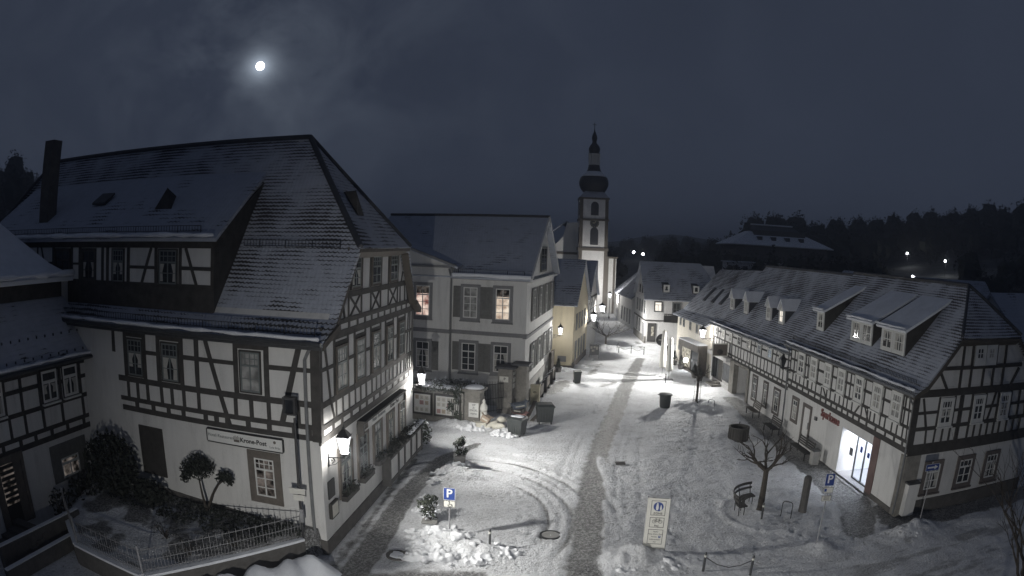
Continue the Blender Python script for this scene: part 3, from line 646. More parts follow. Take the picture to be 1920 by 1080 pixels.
r = MB(); r.tube([cp(-.4,2.2,8.1), cp(2.1,4.5,10.22), cp(15.3,4.5,10.22)], .1, 6); r.tube([cp(-.4,6.85,8.1), cp(2.1,4.5,10.22)], .1, 6); r.build('ridge_tiles', 'slate', bk)
v = MB(); 
v.poly([cp(-.4,.35,6.0), cp(-.4,2.25,7.95), cp(-.4,2.25,7.72), cp(-.4,.35,5.76)], FC.u*.12); v.poly([cp(-.4,-.4,5.6), cp(-.4,.35,6.0), cp(-.4,.35,5.78), cp(-.4,-.4,5.42)], FC.u*.12)
v.poly([cp(-.4,9.5,5.55), cp(-.4,6.8,7.95), cp(-.4,6.8,7.72), cp(-.4,9.5,5.33)], FC.u*.12); v.poly([cp(-.42,2.2,7.95), cp(-.42,6.85,7.95), cp(-.1,6.7,7.72), cp(-.1,2.4,7.72)], (0,0,-.1)); v.fbox(FC, -.3, 15.2, 0, .38, 5.5, 5.62)
v.build('verge_boards', 'timber_grey', bk)
gt = MB(); gt.tube([cp(-.4,-.45,5.62), cp(15.3,-.45,5.62)], .075, 6); gt.tube([cp(15.18,-.4,5.55), cp(15.2,-.1,5.2), cp(15.2,-.1,.1)], .055, 6); gt.tube([cp(.05,-.4,5.5), cp(.05,-.1,5.1), cp(.05,-.1,.1)], .055, 6); gt.build('gutter', 'zinc', bk)
X = [(-.05,5.42,15.1,5.42,.2),(-.05,4.06,15.1,4.06,.15),(-.05,3.44,15.1,3.44,.14),(-.05,3.06,15.1,3.06,.24)]
for a, b_ in ((12.74,15.0),(10.9,11.0),(8.13,8.95),(6.05,7.2),(4.05,5.05),(2.14,3.04),(.1,1.09),(9.9,10.9),(11.9,12.74)): X.append((a,4.8,b_,4.8,.13))
for s in (.08,.84,1.06,2.17,2.9,4.12,4.9,6.14,6.58,7.08,8.22,8.84,9.92,10.8,12.0,12.62,13.9,14.4,15.0): X.append((s,4.06,s,5.42,.11))
for s in (14.45,13.95,13.33,12.68,12.05,11.46,10.89,10.1,9.35,8.87,8.25,7.66,7.15,6.72,6.13,5.0,4.35,4.05,3.6,3.0,2.5,1.8,1.3,.75): X.append((s,3.44,s,4.06,.1))
X += [(9.96,4.02,9.35,3.48,.1),(5.25,4.02,5.75,3.48,.1),(4.7,4.02,4.2,3.48,.09),(12.3,5.3,12.15,3.5,.09),(.5,5.3,.35,3.5,.09)]
for s in (14.6,13.64,12.75,11.84,10.9,10.08,9.35,8.6,7.9,7.2,6.5,5.84,5.15,4.3,3.3,2.3,1.4,.6): X.append((s,3.1,s,3.44,.16))
beams(bk, FC, X)
for s0, s1 in ((12.76,13.78),(10.92,11.88),(8.95,9.86),(7.2,8.13),(5.08,6.05),(3.06,4.05),(1.1,2.13)):
    window(bk, FC, s0, s1, 4.1, 5.4, 'sash_white', 'sash_white', .09, .08, 2, 2, .34, 4, 1, pane='glass_curtain', out=.03, sill='sash_white')
window(bk, FC, 13.0, 14.1, 1.05, 2.65, 'sash_white', 'red_sandstone', .2, .07, 2, 2, .3, 2, 1, out=.01)
dd = MB(); dd.fbox(FC, 11.0, 11.2, 0, .06, .3, 2.6); dd.fbox(FC, 12.1, 12.32, 0, .06, .3, 2.6); dd.fbox(FC, 11.2, 12.1, 0, .06, 2.4, 2.6); do = dd.build('door', 'red_sandstone', bk)
MB().fbox(FC, 11.2, 12.1, -.02, .02, .3, 2.4).build('door_leaf', 'plaster_white', do); MB().fbox(FC, 11.28, 11.32, .02, .08, 1.2, 1.6).build('handle', 'steel', do)
MB().fbox(FC, 10.15, 10.42, 0, .1, 2.0, 2.2).build('wall_box', 'dark_metal', bk)
text('lettering', 'Sparkasse', .62, FC.mat(8.5, .03, 2.6), 'red_letters', bk, ex=.03, bold=.012)
# entrance
MB().fbox(FC, 2.62, 3.28, -.1, .05, .15, 2.93).build('entrance_pier', 'pier_red', bk)
e = MB(); e.fbox(FC, 3.3, 3.34, -4, -.02, .02, 2.5); e.fbox(FC, 6.86, 6.9, -4, -.02, .02, 2.5); e.fbox(FC, 3.3, 6.9, -4.02, -3.96, .02, 2.5); e.fbox(FC, 3.3, 6.9, -4, -.05, 2.44, 2.5); eo = e.build('lobby_wall', 'interior_white', bk)
MB().fbox(FC, 3.3, 6.9, -4, .02, .0, .03).build('lobby_floor', 'floor_tile', bk)
e = MB()
for s0 in (3.6,4.7,5.8):
    for n0 in (-3.4,-2.2,-1.0): e.fbox(FC, s0, s0+.8, n0, n0+.5, 2.41, 2.435)
e.build('ceiling_light', 'led_panel', bk)
gf = MB()
for s in (5.68,4.7,3.88,3.36): gf.fbox(FC, s-.035, s+.035, -.5, -.42, .03, 2.44)
gf.fbox(FC, 3.33, 5.7, -.5, -.42, 2.36, 2.44); gf.fbox(FC, 3.33, 5.7, -.5, -.42, .03, .1); gf.fbox(FC,5.7,6.88,-.5,-.42,2.38,2.44)
go_ = gf.build('door_frame', 'dark_metal', bk); MB().fbox(FC, 3.36, 5.68, -.47, -.455, .1, 2.36).build('door_pane', 'door_glass', go_)
g2 = MB(); g2.fbox(FC, 5.0, 5.25, -.452, -.44, 1.55, 1.85); g2.fbox(FC, 4.15, 4.4, -.452, -.44, 1.5, 1.75); g2.build('door_sticker', 'sign_blue', go_)
at = MB(); at.fbox(FC, 6.0, 6.35, -.44, -.40, 1.1, 1.5); at.build('wall_terminal', 'dark_metal', bk); at = MB(); at.fbox(FC, 4.2, 5.2, -3.9, -3.5, .02, 1.4); at.build('cash_machine', 'sign_blue', bk)
MB().fbox(FC, 3.2, 7.0, .25, .32, .0, .02).build('threshold', 'steel', bk)
# gable
X = [(-.05,5.6,9.2,5.55,.34),(1.3,6.65,7.5,6.65,.17),(.1,4.75,8.9,4.75,.14),(.1,4.03,8.9,4.03,.16),(0,3.1,9.2,3.1,.5),(.05,3.2,.05,5.6,.36),(9.05,3.2,9.05,5.5,.25)]
for s in (2.75,5.98,3.4,5.25): X.append((s,6.65,s,7.75,.12))
for s in (2.7,3.42,4.34,5.12,5.94): X.append((s,5.65,s,6.65,.12))
for s in (1.5,2.55,2.95,3.1,3.8,4.85,5.85,6.95,7.7): X.append((s,4.03,s,5.4,.11))
X += [(1.28,6.55,1.9,5.7,.13),(7.28,6.5,6.7,5.7,.13),(.45,5.4,.85,4.1,.12),(5.6,5.4,5.2,4.1,.11),(.9,4.0,.97,3.3,.11),(8.2,5.4,8.4,4.1,.11)]
for s in (1.5,2.0,2.5,2.95,3.1,3.8,4.28,4.8,5.3,5.82,6.3,6.9,7.5,8.1): X.append((s,3.3,s,4.03,.1))
X.append((2.3,7.8,6.8,7.8,.14))
beams(bk, FDD, X)
for s0, s1 in ((1.55,2.47),(3.87,4.76),(5.95,6.84)): window(bk, FDD, s0, s1, 4.06, 5.36, 'sash_white', 'sash_white', .1, .08, 2, 2, .34, 4, 1, out=.03, sill='sash_white')
for s0, s1 in ((3.5,4.32),(4.36,5.18)): window(bk, FDD, s0, s1, 6.72, 7.7, 'sash_white', 'sash_white', .16, .07, 2, 2, 0, out=.03, fwb=.28)
for s0, s1 in ((1.24,2.52),(3.5,4.82),(5.62,6.86)): window(bk, FDD, s0, s1, .9, 2.48, 'sash_white', 'red_sandstone', .2, .07, 2, 2, .3, 3, 1, out=.01, sill='red_sandstone')
# dormers
def shed(par, s0, s1, pairs, lit=None):
    d0 = 1.0; zb, zt = 6.75, 7.98
    q = MB(); q.poly([cp(s0,d0,zb-.3), cp(s0,d0,zt), cp(s0,3.6,zt+1.1), cp(s0,3.3,9.0), cp(s0,1.5,7.2)], FC.u*(s1-s0)); qo = q.build('dormer', 'timber', par)
    rr_ = MB(); slab(rr_, [cp(s0-.22,d0-.3,zt-.02), cp(s1+.22,d0-.3,zt-.02), cp(s1+.22,4.05,zt+1.62), cp(s0-.22,4.05,zt+1.62)], .12); rr_.build('dormer_roof', 'snow', qo)
    snowroll(qo, cp(s0-.2,d0-.3,zt+.09), cp(s1+.2,d0-.3,zt+.09), .07)
    fd = FC.shift(0, -d0); w0 = (s1-s0-.12)/pairs
    for k in range(pairs): window(qo, fd, s0+.06+w0*k, s0+.06+w0*(k+1)-.03, zb+.02, zt-.06, 'sash_white', 'sash_white', .12, .07, 2, 2, 0, out=.02, pane='glass')
    return qo
shed(bk, 2.9, 5.45, 2); shed(bk, 6.35, 8.95, 2, True); shed(bk, 12.5, 13.62, 1)
snowroll(bk, cp(-.3,-.4,5.84), cp(15.2,-.4,5.84), .06); guard(bk, cp(.2,.0,6.02), cp(15,.0,6.02), .16)
# meter cabinet / postbox beside the corner
cb = tag(MB().fbox(FDD, .22, .86, .07, .42, .1, 1.62).build('utility_cabinet', 'plaster'), 'narrow pale utility cabinet standing against the bank corner', 'cabinet')
MB().fbox(FDD, .16, .92, .05, .48, 1.62, 1.7).build('lid', 'dark_metal', cb)
# ================================================================ TIMBERED SHOP ROW (right, middle)
OT = (17.9, 38.2); FT = Fr(OT, 359, -1)
tb = thing('half_timbered_shop_row', (17.9, 38.2, 0), 'long half-timbered shop building with four small pointed dormers in the middle of the right row', 'building')
def tp(s, d, z): return FT.p(s, -d, z)
W = MB(); W.poly([tp(0,0,2.6), tp(17.6,0,2.6), tp(17.6,9,2.6), tp(0,9,2.6)], (0,0,2.55))
W.poly([tp(0,0,0), tp(8.35,0,0), tp(8.35,9,0), tp(0,9,0)], (0,0,2.6)); W.poly([tp(11.6,0,0), tp(17.6,0,0), tp(17.6,9,0), tp(11.6,9,0)], (0,0,2.6)); W.poly([tp(8.35,3,0), tp(11.6,3,0), tp(11.6,9,0), tp(8.35,9,0)], (0,0,2.6))
W.build('wall', 'plaster_white', tb)
r = MB(); slab(r, [tp(-.1,-.45,5.0), tp(17.8,-.45,5.0), tp(17.8,.4,5.42), tp(-.1,.4,5.42)], .12); slab(r, [tp(-.1,.4,5.42), tp(17.8,.4,5.42), tp(17.0,4.5,10.0), tp(-.1,4.5,10.0)], .14); slab(r, [tp(-.1,9.4,5), tp(17.8,9.4,5), tp(17.0,4.5,10.0), tp(-.1,4.5,10.0)], .14)
r.build('roof', 'roof_x', tb); MB().tube([tp(-.1,4.5,10.06), tp(17,4.5,10.06)], .1, 6).build('ridge_tiles', 'slate', tb)
snowroll(tb, tp(0,-.42,5.12), tp(17.6,-.42,5.12), .07)
gt = MB(); gt.tube([tp(-.1,-.5,4.92), tp(17.8,-.5,4.92)], .07, 6); gt.fbox(FT,0,17.6,0,.4,4.85,4.95); gt.build('gutter', 'zinc', tb)
X = [(0,4.9,17.6,4.9,.14),(0,3.78,17.6,3.82,.13),(0,2.92,17.6,2.95,.13),(0,2.58,17.6,2.62,.22)]
for a, b_ in ((.3,2.0),(2.9,4.1),(5.0,6.2),(7.1,8.35),(9.3,10.5),(11.5,12.7),(13.4,14.5),(15.4,16.4)): X.append((a,4.4,b_,4.4,.12))
for s in (.1,2.05,2.9,4.08,5.04,6.17,7.1,8.33,9.3,10.48,11.46,12.65,13.43,14.47,15.4,16.42,17.25): X.append((s,3.8,s,4.9,.1))
for s in (.7,1.4,2.05,2.6,3.4,4.1,4.9,5.5,6.2,6.9,7.7,8.4,9.0,9.8,10.5,11.1,11.8,12.6,13.2,13.9,14.6,15.2,16,16.7,17.3): X.append((s,2.95,s,3.8,.09))
X += [(3.3,4.85,3.55,3.85,.08),(7.5,4.85,7.7,3.85,.08),(1.4,4.85,1.1,3.0,.08),(15.7,4.85,15.9,3.85,.08)]
for k in range(22): X.append((.5+.8*k,2.65,.5+.8*k,2.95,.16))
beams(tb, FT, X)
for k, (s0, s1) in enumerate(((2.13,2.83),(4.16,4.97),(6.25,7.03),(8.41,9.24),(10.56,11.39),(12.72,13.36),(14.55,15.33),(16.49,17.17))):
    window(tb, FT, s0, s1, 3.9, 4.95, 'sash_white', 'sash_white', .07, .06, 2, 2, .3, 2, 1, pane=('glass_curtain','lit_blue','lit_bluedim','glass','glass','glass','glass','glass_curtain')[k], out=.02, lab='window with cool blue light inside' if k == 1 else None)
# ground floor: narrow doors/windows, gateway, shop
for s0, s1, z1 in ((2.05,3.25,2.27),(4.3,5.2,2.33),(6.38,7.42,2.38)):
    window(tb, FT, s0, s1, .45, z1, 'sash_white', 'red_sandstone', .16, .06, 1 if s1-s0 < 1 else 2, 2, .3, 2, 1, out=.01, pane='glass_curtain' if s0 < 3 else 'glass')
pp = MB()
for s0, s1 in ((8.1,8.45),(11.5,12.5)): pp.fbox(FT, s0, s1, -.3, .12, 0, 2.6)
pp.fbox(FT, 8.1, 12.5, -.1, .1, 2.4, 2.6); pp.build('gateway_pillar', 'stone', tb)
MB().fbox(FT, 8.45, 11.5, -2.98, -2.9, 0, 2.4).build('gate', 'wood_dark', tb)
sh = MB(); sh.fbox(FT, 12.5, 17.6, 0, .5, 2.35, 2.65); sh.fbox(FT, 12.5, 17.6, .0, .12, 0, .35); sh.fbox(FT, 17.3, 17.6, 0, .1, .3, 2.4); sh.build('shop_canopy', 'plaster_white', tb)
window(tb, FT, 15.6, 17.3, .3, 2.35, 'dark_metal', 'dark_metal', .04, .05, 2, 1, 0, pane='glass', out=.02, name='shop_window')
window(tb, FT, 12.5, 14.4, .55, 2.1, 'dark_metal', 'plaster_white', .04, .05, 2, 1, 0, pane='lit_store', out=.02, name='shop_window')
dr = MB(); dr.fbox(FT, 14.5, 15.5, .0, .06, .1, 2.3); dr.build('shop_door', 'wood_dark', tb)
stp = MB(); stp.fbox(FT, 14.2, 15.9, 0, 1.0, 0, .16); stp.fbox(FT, 14.5, 15.6, 0, .55, .16, .32); stp.build('steps', 'stone', tb)
# projecting shop sign
zz = MB(); M_ = Fr(tuple(FT.p(13.2,.15,0))[:2], 359-90, 1)
zz.fbox(Fr(tuple(FT.p(13.4,.1,0))[:2], 269, 1), 0, 1.35, -.05, .05, 2.72, 3.72); hs = zz.build('hanging_sign', 'sandstone', tb)
f269 = Fr(tuple(FT.p(13.4,.1,0))[:2], 269, 1)
zz = MB(); 
for a, b_, c, d in ((0,1.35,2.7,2.77),(0,1.35,3.67,3.74),(0,.06,2.72,3.72),(1.29,1.35,2.72,3.72)): zz.fbox(f269, a, b_, -.065, .065, c, d)
zz.build('rim', 'sign_cream', hs)
MB().blob(f269.p(.68,-.04,3.05), (.3,.05,.25), 5, 8, .2).build('emblem', 'timber', hs)
# dormers
for k, s0 in enumerate((5.1,7.55,12.45,15.9)):
    d0 = 1.15; zb, zt = 6.25, 7.35; s1 = s0+.95; mid = (s0+s1)/2
    q = MB(); q.poly([tp(s0,d0,zb-.3), tp(s0,d0,zt), tp(s0,2.4,zt), tp(s0,2.2,zt-.2)], FT.u*.95); q.poly([tp(s0,d0,zt), tp(mid,d0,zt+.62), tp(s1,d0,zt)], FT.nv*-1.2); qo = q.build('dormer', 'plaster', tb)
    rr_ = MB(); slab(rr_, [tp(s0-.14,d0-.18,zt-.1), tp(mid,d0-.18,zt+.7), tp(mid,3.0,zt+.7), tp(s0-.14,2.35,zt-.1)], .07); slab(rr_, [tp(s1+.14,d0-.18,zt-.1), tp(mid,d0-.18,zt+.7), tp(mid,3.0,zt+.7), tp(s1+.14,2.35,zt-.1)], .07); rr_.build('dormer_roof', 'snow', qo)
    ckk = MB(); ckk.poly([tp(s0-.01,d0+.05,zb-.25), tp(s0-.01,d0+.05,zt-.02), tp(s0-.01,2.4,zt-.02)], FT.u*-.02); ckk.fbox(FT, s0-.05, s1+.05, -d0-.02, -d0+.06, zb-.3, zb); ckk.build('cheek', 'slate', qo)
    window(qo, FT.shift(0, -d0), s0+.05, s1-.05, zb, zt, 'sash_white', 'sash_white', .12, .07, 2, 2, 0, out=.02, pane='lit_white' if k == 0 else 'glass_curtain', lab='brightly lit narrow dormer window' if k == 0 else None)

# ================================================================ CREAM HOUSE with bay shop (right, far)
OR_ = (17.58, 54.9); FR_ = Fr(OR_, 355, -1)
ch_ = thing('cream_shop_house', (17.58, 54.9, 0), 'cream plastered house with a brightly lit shop window under a projecting glazed front', 'house')
def rp(s, d, z): return FR_.p(s, -d, z)
W = MB(); W.poly([rp(.9,0,0), rp(10.6,0,0), rp(10.6,9,0), rp(.9,9,0)], (0,0,4.75)); W.poly([rp(10.5,.2,4.7), rp(10.5,4.5,9.2), rp(10.5,8.8,4.7)], FR_.u*-9); W.build('wall', 'plaster_ivory', ch_)
r = MB(); slab(r, [rp(1.6,-.5,4.55), rp(10.9,-.5,4.75), rp(10.9,.6,5.2), rp(1.6,.6,5.2)], .12); slab(r, [rp(.6,.6,5.2), rp(10.9,.6,5.2), rp(10.9,4.6,9.3), rp(.6,4.6,9.6)], .14); slab(r, [rp(1,9.4,4.7), rp(10.9,9.4,4.7), rp(10.9,4.6,9.3), rp(1,4.6,9.6)], .14); r.build('roof', 'roof_x', ch_)
for s0 in (3.2,5.2,7.4): 
    q = MB(); q.poly([rp(s0,1.6,6.3), rp(s0+.7,1.6,6.3), rp(s0+.7,2.8,7.52), rp(s0,2.8,7.52)], (0,0,.1)); q.build('skylight', 'slate', ch_)
for s0, s1, z0, z1 in ((9.42,9.88,3.7,4.5),(8.4,8.92,3.66,4.46),(6.52,7.02,3.58,4.42),(4.68,5.18,3.5,4.36),(3.72,4.14,3.46,4.3)): window(ch_, FR_, s0, s1, z0, z1, 'sash_grey', 'trim_grey', .06, .05, 2, 2, 0, out=.01)
for s0 in (9.38,8.4): window(ch_, FR_, s0, s0+.48, 1.25, 2.25, 'sash_grey', 'trim_grey', .06, .05, 2, 2, 0, out=.01)
b = MB(); b.fbox(FR_, 2.0, 7.2, 0, .95, 2.15, 2.75); b.fbox(FR_, 2.0, 7.2, 0, .8, 0, .3); b.fbox(FR_, 6.6, 7.2, 0, .8, .3, 2.15); b.fbox(FR_, 1.95, 2.2, 0, .8, .3, 2.15); b.fbox(FR_, 4.0, 4.15, .7, .82, .3, 2.15); bo = b.build('shop_front', 'timber_grey', ch_)
MB().fbox(FR_, 4.15, 6.6, .7, .76, .3, 2.15).build('shop_pane', 'lit_shop', bo); MB().fbox(FR_, 2.2, 4.0, .7, .76, .3, 2.15).build('shop_pane', 'glass', bo)
MB().fbox(FR_, 2.0, 7.2, -.02, 1.0, 2.75, 2.85).build('snow_cover', 'snow', bo)
bl = MB(); bl.blob(FR_.p(4.9,.95,1.0), (.22,.22,.22), 3, 12, .0); bl.build('globe_lamp', 'led_panel', bo, True)

# ================================================================ generic gabled houses
def gabled(name, o, az, sg, L_, D_, H_, Hr, label, wall='plaster', roof='roof_far', cat='house', rakes=.3, group=None, gable_end=True, over=.3):
    """o: corner on the ground; L_ runs along az with eaves; the ridge runs along az too"""
    fr = Fr(o, az, sg); t = thing(name, (o[0], o[1], 0), label, cat, group)
    W = MB(); W.poly([fr.p(0,0,0), fr.p(L_,0,0), fr.p(L_,-D_,0), fr.p(0,-D_,0)], (0,0,H_)); W.poly([fr.p(0,-.1,H_-.05), fr.p(0,-D_/2,Hr-.12), fr.p(0,-D_+.1,H_-.05)], fr.u*L_); W.build('wall', wall, t)
    r = MB(); k = (Hr-H_)/(D_/2)
    for a, b_ in ((over, -D_/2), (-D_-over, -D_/2)):
        slab(r, [fr.p(-rakes,a,H_-k*over+.05), fr.p(L_+rakes,a,H_-k*over+.05), fr.p(L_+rakes,b_,Hr+.05), fr.p(-rakes,b_,Hr+.05)], .14)
    r.build('roof', roof, t)
    return t, fr
# narrow cream house beside the manor: gable faces the street
t, f = gabled('cream_gabled_house', (5.57, 59.6), 284, -1, 9.5, 9.0, 5.95, 9.75, 'narrow cream house whose yellow side wall stands past the manor', 'plaster_cream', 'roof_far', over=.25)
# the visible front of 'f' is the yellow side wall; the street gable looks right
fs = Fr((5.57, 59.6), 14, 1)
for s0 in (1.2,3.0,4.8,6.6):
    window(t, fs, s0, s0+.8, 3.4, 4.9, 'sash_grey', 'trim_grey', .1, .05, 2, 2, 0, out=.01); window(t, fs, s0, s0+.9, .6, 2.4, 'sash_grey', 'trim_grey', .1, .05, 2, 2, 0, out=.01)
MB().fbox(fs, 0, 9, -.1, .04, 0, .6).build('plinth', 'red_sandstone', t); MB().fbox(f, 0, 3.5, -.1, .03, 0, .35).build('plinth', 'red_sandstone', t)
MB().fbox(f, .55, 1.33, 0, .05, .68, 1.2).build('wall_plate', 'trim_grey', t)
sd_ = MB(); sd_.poly([f.p(2.6,-1.6,6.6), f.p(2.6,-1.6,7.7), f.p(2.6,-4.2,9.3), f.p(2.6,-3.4,8.7)], f.u*4); sd_.build('dormer', 'timber', t)
sd_ = MB(); slab(sd_, [f.p(2.3,-1.3,7.72), f.p(7,-1.3,7.72), f.p(7,-4.3,9.5), f.p(2.3,-4.3,9.5)], .12); sd_.build('dormer_roof', 'roof_snowy', t)
# timbered house behind it and more down the street (left side)
t, f = gabled('half_timbered_cottage', (7.9, 70.0), 284, -1, 8, 8.0, 5.8, 9.2, 'half-timbered house behind the cream gable with a lit lantern on its corner', 'plaster', 'roof_far')
beams(t, f, [(0,5.6,2,5.6,.2),(0,4.5,2,4.5,.18),(0,3.0,2,3.0,.18),(.1,3,.1,5.6,.2),(1.2,5.5,.6,4.5,.14),(1.6,3,1.6,5.6,.16)]); fs = Fr((7.9, 70.0), 14, 1)
beams(t, fs, [(0,5.6,8,5.6,.2),(0,4.3,8,4.3,.14),(0,3.0,8,3.0,.2),(.1,3,.1,5.6,.2),(2,3,2,5.6,.16),(4,3,4,5.6,.16),(6,3,6,5.6,.16)])
for s0 in (1,3,5): window(t, fs, s0, s0+.8, 3.5, 5.0, 'sash_white', 'trim_grey', .08, .05, 2, 2, 0)
t, f = gabled('street_house', (9.9, 80.0), 276, -1, 8, 9.0, 5.6, 9.3, 'snow-roofed house farther up the left side of the street', 'plaster', 'roof_far')
t, f = gabled('street_house', (11.0, 92.0), 276, -1, 8, 7.0, 5.2, 8.4, 'last low snow-roofed house on the left before the church door', 'plaster', 'roof_far')
# white corner house
OW = (15.75, 77.6)
wh = thing('white_corner_house', (15.75, 77.6, 0), 'white corner house with two tiny roof dormers and a dark balcony', 'house')
FW = Fr(OW, 100, 1); FWL = Fr(OW, 2, -1)
def wp(s, b, z): return Vector((OW[0], OW[1], 0)) + FW.u*s + FWL.u*b + Vector((0,0,z))
W = MB(); W.poly([wp(0,0,0), wp(9.5,0,0), wp(9.5,8.9,0), wp(0,8.9,0)], (0,0,5.4)); W.poly([wp(.06,.1,5.35), wp(.06,4.4,9.3), wp(.06,8.8,5.35)], FW.u*9); W.build('wall', 'plaster_white', wh)
r = MB(); slab(r, [wp(-.3,-.35,5.2), wp(9.6,-.35,5.2), wp(7.4,4.4,9.55), wp(-.3,4.4,9.55)], .14); slab(r, [wp(-.3,9.2,5.2), wp(9.6,9.2,5.2), wp(7.4,4.4,9.55), wp(-.3,4.4,9.55)], .14); r.build('roof', 'roof_far', wh)
bb = MB(); bb.fbox(FW, -.05, 9.5, -.1, .1, 2.65, 2.8); bb.fbox(FWL, -.05, 8.9, -.1, .1, 2.65, 2.8); bb.fbox(FW, 0, 9.5, 0, .25, 5.1, 5.25); bb.build('cornice', 'timber', wh)
MB().fbox(FWL, -.05, 8.9, -.1, .06, 0, .8).build('plinth', 'stone', wh)
window(wh, FW, .95, 1.95, 3.75, 5.0, 'sash_white', 'timber', .1, .06, 2, 1, .3, 1, 1, pane='lit_white', lab='bright lit window')
window(wh, FW, 3.1, 4.2, 3.3, 5.0, 'sash_grey', 'trim_grey', .12, .06, 2, 2, 0)
for s0 in (.4,2.3,4.2,6.3): window(wh, FWL, s0, s0+.9, 3.4, 4.9, 'sash_grey', 'trim_grey', .1, .05, 2, 2, 0)
for s0 in (3.9,5.9): window(wh, FWL, s0, s0+.8, .9, 2.5, 'sash_grey', 'timber', .08, .05, 1, 1, 0)
for s0 in (3.0,4.8): window(wh, FWL, s0, s0+.6, 5.7, 6.7, 'sash_grey', 'timber', .05, .05, 1, 1, 0)
MB().fbox(FWL, .5, 1.9, 0, .06, .2, 2.3).build('shop_window', 'trim_grey', wh); MB().fbox(FW, .3, 1.3, 0, .05, .2, 2.4).build('doorway', 'wood_dark', wh)
MB().fbox(FW, .75, 1.05, .05, .06, .9, 2.0).build('lit_pane', 'lit_shop', wh)
bal = MB(); 
for q in range(16): bal.fbox(FW, 2.2+q*.2, 2.26+q*.2, 1.3, 1.36, 2.8, 3.6)
bal.fbox(FW, 2.1, 5.4, 1.25, 1.4, 3.6, 3.7); bal.fbox(FW, 2.1, 5.4, 0, 1.4, 2.7, 2.85); bal.fbox(FW, 2.1, 5.4, 1.2, 1.3, 2.8, 3.5); bal.build('balcony', 'timber', wh)
for s0 in (2.0, 5.6):
    q = MB(); q.poly([wp(s0,.55,6.0), wp(s0,.55,7.0), wp(s0,1.9,7.2)], FW.u*.75); qo = q.build('dormer', 'slate', wh); fd = FW.shift(0, -.5); window(qo, fd, s0+.02, s0+.73, 6.1, 6.95, 'sash_white', 'sash_white', .12, .06, 1, 1, 0, out=0.02)
# houses behind on the right side of the street
t, f = gabled('street_house', (16.5, 91.0), 358.5, -1, 9.5, 8.0, 4.4, 8.2, 'snow-roofed gabled house in the shadow beyond the white corner house', 'plaster', 'roof_far')
fs = Fr((16.5, 91.0), 88.5, 1)
for s0 in (1.5,3.4,5.2): window(t, fs, s0, s0+.7, 2.2, 3.6, 'sash_grey', 'trim_grey', .08, .05, 1, 1, 0)
for s0 in (1,3,5,7): window(t, f, s0, s0+.7, .6, 2.6, 'sash_grey', 'trim_grey', .08, .05, 1, 1, 0)
t, f = gabled('street_house', (16.3, 102.0), 5, -1, 8, 8.0, 4.2, 7.6, 'small pale house next to the lit church forecourt', 'plaster', 'roof_far')
t, f = gabled('barn', (36, 98), 20, 1, 14, 9, 4, 8, 'low dark barn roof behind the white corner house', 'plaster', 'roof_far', 'barn')

# ================================================================ CHURCH
cu = thing('church', (13.0, 112, 0), 'pale baroque church with a tall clock tower and a dark onion dome', 'church')
FC_ = Fr((10.9, 112), 92, 1)      # tower front, s to the right; tower 4.7 wide
W = MB(); W.fbox(FC_, 0, 4.7, -4.7, 0, 0, 19.2); W.build('tower', 'plaster_white', cu)
tr = MB()
for s0, s1 in ((-.05,.5),(4.2,4.75)): tr.fbox(FC_, s0, s1, -.2, .08, 0, 19.2)
tr.fbox(FC_, -.08, 0.0, -4.75, -4.1, 0, 19.2); tr.fbox(FC_, -.08, 0.0, -.6, .1, 0, 19.2)
for z, w_ in ((10.4,.5),(15.4,.35),(19.0,.3)): tr.fbox(FC_, -.2, 4.9, -4.9, .2, z, z+w_)
tr.build('cornice', 'sandstone', cu)
def arch(par, fr, s, z0, z1, w_, n=.05, nm='window'):
    b = MB(); pts = [fr.p(s-w_/2,n,z0), fr.p(s+w_/2,n,z0)] + [fr.p(s+w_/2*math.cos(a), n, z1-w_/2+w_/2*math.sin(a)) for a in [math.pi*i/8 for i in range(9)]]
    b.poly(pts, fr.nv*-.08); return b.build(nm, 'slate', par)
arch(cu, FC_, 2.45, 11.4, 14.3, 1.35); arch(cu, FC_, 2.45, 16.3, 18.6, 1.3); arch(cu, FC_, 2.5, 4.3, 8.6, 1.2)
FCs = Fr((10.9, 112), 2, -1); arch(cu, FCs, 2.3, 11.4, 14.3, 1.0); arch(cu, FCs, 2.3, 16.3, 18.6, 1.0)
ck_ = MB(); ck_.tube([FC_.p(2.45,.05,15.0), FC_.p(2.45,.15,15.0)], .75, 20); cko = ck_.build('clock', 'slate', cu)
h = MB(); h.bar(FC_, (2.45,15.0), (2.7,15.4), .1, .16, .2); h.bar(FC_, (2.45,15.0), (2.1,15.05), .12, .16, .2)
for k in range(12): a = k*math.pi/6; h.bar(FC_, (2.45+.55*math.cos(a),15+.55*math.sin(a)), (2.45+.68*math.cos(a),15+.68*math.sin(a)), .08, .15, .17)
h.build('clock_hands', 'yellow_paint', cko)
tc_ = FC_.p(2.35, -2.35, 0)
on = MB(); on.lathe([(3.6,19.15),(3.55,19.3),(2.3,20.3),(1.9,20.5)], tc_, 4, rot=-R(2)); on.build('tower_roof', 'roof_snowy', cu)
on = MB(); on.lathe([(1.9,20.4),(2.25,20.9),(2.5,21.5),(2.55,22.1),(2.35,22.8),(1.9,23.3),(1.35,23.7),(1.1,24.3),(.95,25.0),(.95,25.1)], tc_, 16); ono = on.build('onion_dome', 'slate', cu, True)
sn = MB(); sn.lathe([(2.2,23.0),(1.98,23.28),(1.4,23.72),(1.2,24.0)], tc_, 16); sn.build('snow_cover', 'snow', ono, True)
on = MB()
for k in range(8): a = math.pi*k/4+.39; on.box(tc_+Vector((.88*math.cos(a), .88*math.sin(a), 26.0)), (.28,.28,1.9))
